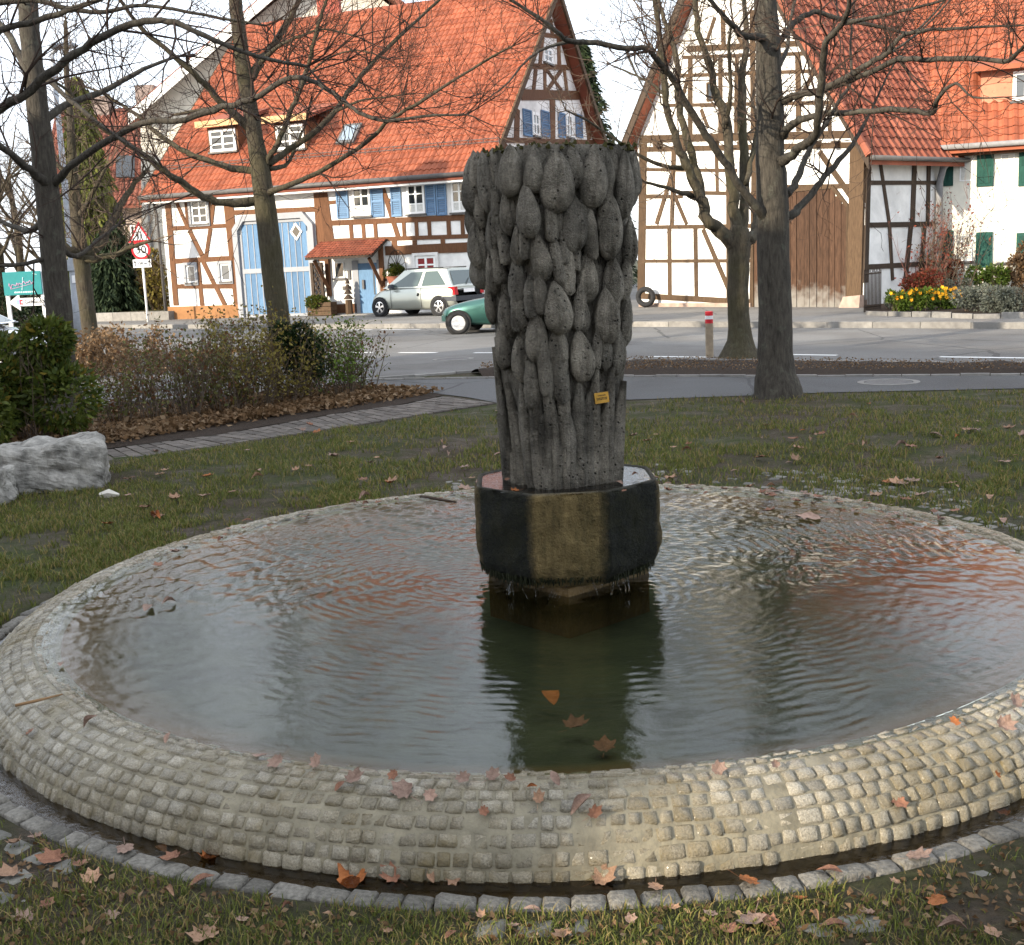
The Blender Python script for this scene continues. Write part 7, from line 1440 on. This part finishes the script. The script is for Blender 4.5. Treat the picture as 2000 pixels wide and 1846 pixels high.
for x, y, w_, k in [(290, 1190, 40, 3), (1585, 1013, 60, 3), (1075, 1366, 70, 2), (1120, 1422, 60, 1), (1180, 1465, 60, 1), (330, 1180, 30, 3), (1500, 1000, 30, 1)]: p = G(x, y, ZW + .002 if x not in (1075, 1120, 1180) else .06); drop(p, (0, 0, 3), w_ / FPX * np.linalg.norm(p - CAM), k, 'float')
for x, y, w_, k in [(1008, 962, 20, 2), (1218, 962, 12, 1), (1210, 945, 18, 3), (1178, 940, 18, 0), (1240, 930, 16, 1), (990, 940, 14, 1)]:
    p = G(x, y, ZB1 + .004); drop(p, (0, -.3, 2), w_ / FPX * 5.1, k, 'bowl')
for i in range(95):                                     # far inner rim, thick on the right
    a = rad(random.triangular(8, 172, 38)); r = 2.2 + random.uniform(-.22, .05); p = np.array([PC[0] + r * math.cos(a), PC[1] + r * math.sin(a), ZW + .006]); drop(p, (0, 0, 3), random.uniform(.03, .075), random.choice((0, 1, 1, 3, 3)), 'far')
cnt = 0
while cnt < 110:
    px, py = random.uniform(0, 2000), random.triangular(775, 1120, 860); p = G(px, py)
    r = math.hypot(p[0] - PC[0], p[1] - PC[1])
    if r < 2.75 or p[1] > 13.3 or (p[0] < -1 and p[1] > 11.2 + (p[0] + 3.5) * 1.0): continue
    p[2] = lawn_z(p[0], p[1]) + .02; drop(p, (0, 0, 1.5), random.uniform(.06, .13), random.choice((0, 0, 1, 2, 3, 3)), 'lawn'); cnt += 1
PLACE = {'rim': 'on the rim', 'channel': 'in the wet channel', 'near': 'on the muddy grass', 'float': 'in the basin water', 'bowl': 'on the wet stone bowl'}
ORD = ['first', 'second', 'third', 'fourth', 'fifth', 'sixth', 'seventh', 'eighth', 'ninth', 'tenth', 'eleventh', 'twelfth', 'thirteenth', 'fourteenth', 'fifteenth', 'sixteenth']
for (where, col, sz), lst in NL.items():
    lst.sort(key=lambda q: q[0])
    for i, (px, o) in enumerate(lst):
        side = 'towards the left end' if px < 600 else 'before the column' if px < 1350 else 'towards the right end'
        lab = f'{sz} {col} fallen leaf {PLACE[where]}' + ('' if len(lst) == 1 else f', {ORD[min(i, 15)]} of its kind from left')
        tag(o, lab, 'leaf', f'fallen leaves {PLACE[where]}')
# leaf litter too dense to count
def litter(name, pts, size, mat, label):
    n = len(pts); V = []; P = np.array(pts); a = rng.uniform(0, 6.28, n); d = np.stack([np.cos(a), np.sin(a), rng.normal(0, .35, n)], 1); V, F = leaf_quads(P, d, rng.uniform(.7, 1.3, n) * size, rng.uniform(.7, 1.2, n) * size * .75, .3); o = obj(name, V, F, mat); tag(o, label, 'leaf litter', kind='stuff'); return o
pts = []
while len(pts) < 9000:
    t = random.random(); a = np.array([-4.6, 11.2]) * (1 - t) + np.array([-1.0, 15.2]) * t; n = np.array([-.72, .69]); p = a + n * abs(random.gauss(0, .9)) + rng.normal(size=2) * .1; pts.append((p[0], p[1], .03 + random.random() * .05))
litter('leaf_litter', pts, .075, M_BRLF, 'rusty brown leaf litter under the bare shrubs'); pts = []
for i in range(3500): x = random.uniform(-.4, 7.5); y0 = 18.6 - max(0, x - 2.0) * .72; pts.append((x, y0 - random.uniform(.1, 2.2) * (1 if x > 1 else .5), .09 + random.random() * .03))
litter('mulch_litter', [p for p in pts if p[1] > 17.1 - .41 * p[0] - .2], .03, M_BRLF, 'reddish wood chips and leaves on the soil bed'); pts = []
for i in range(1500): pts.append((random.uniform(-11.5, -5.5), random.uniform(20, 26), .05))
litter('roadside_litter', pts, .12, M_BRLF, 'sunlit brown leaves on the ground beside the slim tree')
pts = []
while len(pts) < 900:
    p = G(random.uniform(-40, 2040), random.uniform(1640, 1870)); r = math.hypot(p[0] - PC[0], p[1] - PC[1])
    if r > 2.66: pts.append((p[0], p[1], lawn_z(p[0], p[1]) + .006))
litter('leaf_crumbs', pts, .022, M_BRLF, 'small brown leaf crumbs trodden into the turf in front')
sheet('shrub_bed', [(-9, 10.2), (-3.95, 11.38), (-2.98, 12.1), (-2.02, 13.42), (-1.27, 14.12), (-.8, 14.95), (-1.1, 15.5), (-2.4, 16.4), (-5, 15.9), (-9, 15.1)], .012, M_MULCH)
# ---- lawn stones: old cobbles showing through the turf round the basin
M_SET = simple('lawn_sett', c3(.125, .118, .10), .6, .35, 30, .7, 40, .3); SET = [stone_mesh('sett', M_SET, 80 + i, .16, rough=.06) for i in range(6)]; setts = []
for ring in range(12):
    r = 2.72 + ring * .105; a = random.uniform(0, .05)
    while a < 2 * math.pi:
        wd = random.uniform(.085, .13); am = a + wd / r / 2; x, y = PC[0] + r * math.cos(am), PC[1] + r * math.sin(am); a += wd / r
        cov = fbm(x, y, 1.2, 5.5) + .25 * fbm(x, y, 5, 2.2); right_back = 1 if (x > 1.2 and y > 6.2) else 0
        if cov < (.12 if not right_back else -.25): continue
        if x < -.5 and y > 4.2 : continue
        setts.append((x, y, am, wd))
sv = sorted(setts, key=lambda s: -vis_score(np.array([s[0], s[1], 0.]), np.array([0, 0, 1.])))
for x, y, am, wd in sv[:300]:
    ex = np.array([-math.sin(am), math.cos(am), 0]); ey = np.array([math.cos(am), math.sin(am), 0]); place('paving_sett', random.choice(SET), np.array([x, y, lawn_z(x, y) - .030 + random.uniform(-.006, .006)]), np.stack([ex * (wd - .012), ey * .092, np.array([0, 0, .06])], 1), ground)
# ---- grass
M_GRASS = m_leaf('grass_blade', c3(.055, .072, .014), c3(.17, .18, .042), .55, .3, (.74, c3(.22, .17, .065)))
def grass(n, sampler, h, w_, name, label, up=1.0):
    P = sampler(n); n = len(P); H = h * rng.uniform(.5, 1.35, n); lean = rng.normal(size=(n, 2)) * .5; side = rng.uniform(0, 6.28, n); s = np.stack([np.cos(side), np.sin(side), np.zeros(n)], 1) * (w_ * rng.uniform(.7, 1.3, n))[:, None] / 2
    m = P + np.stack([lean[:, 0] * H * .35, lean[:, 1] * H * .35, H * .6], 1); t = P + np.stack([lean[:, 0] * H, lean[:, 1] * H, H * up], 1)
    V = np.stack([P - s, P + s, m + s * .7, m - s * .7, t], 1).reshape(-1, 3); b = np.arange(n)[:, None] * 5
    me_f = [tuple(x) for x in (b + [[0, 1, 2, 3]]).tolist()] + [tuple(x) for x in (b + [[3, 2, 4]]).tolist()]
    o = obj(name, V, me_f, M_GRASS); tag(o, label, 'grass', kind='stuff'); return o
def samp_view(x0, x1, y0, y1, dens_noise=.0, clump=0.0):
    def f(n):
        out = []
        while len(out) < n:
            px, py = random.uniform(x0, x1), random.uniform(y0, y1); p = G(px, py); r = math.hypot(p[0] - PC[0], p[1] - PC[1])
            if r < 2.645 or p[1] > 13.45 - max(0, p[0] - 3) * .2: continue
            if p[0] < .3 and p[1] > 10.55 + (p[0] + 3.52) * 1.0 - .12: continue
            c = fbm(p[0], p[1], 1.4, 9.3) + .6 * fbm(p[0], p[1], 6, 4.1)
            if c < dens_noise and random.random() > .06: continue
            if r < 3.6 and p[0] > 1 and p[1] > 6 and random.random() < .6: continue
            out.append((p[0], p[1], lawn_z(p[0], p[1]) - .004))
        return np.array(out)
    return f
grass(7500, samp_view(-60, 2060, 1600, 1870, .02), .030, .0036, 'grass_tufts', 'tufts of short grass in the mud in front of the basin', .9)
grass(46000, samp_view(-300, 700, 820, 1330, -.25), .045, .006, 'lawn_grass', 'short lawn grass between basin and brick path', .9)
grass(56000, samp_view(650, 2700, 755, 1110, -.15), .05, .008, 'lawn_grass_far', 'short lawn grass round the big grey tree', .9)
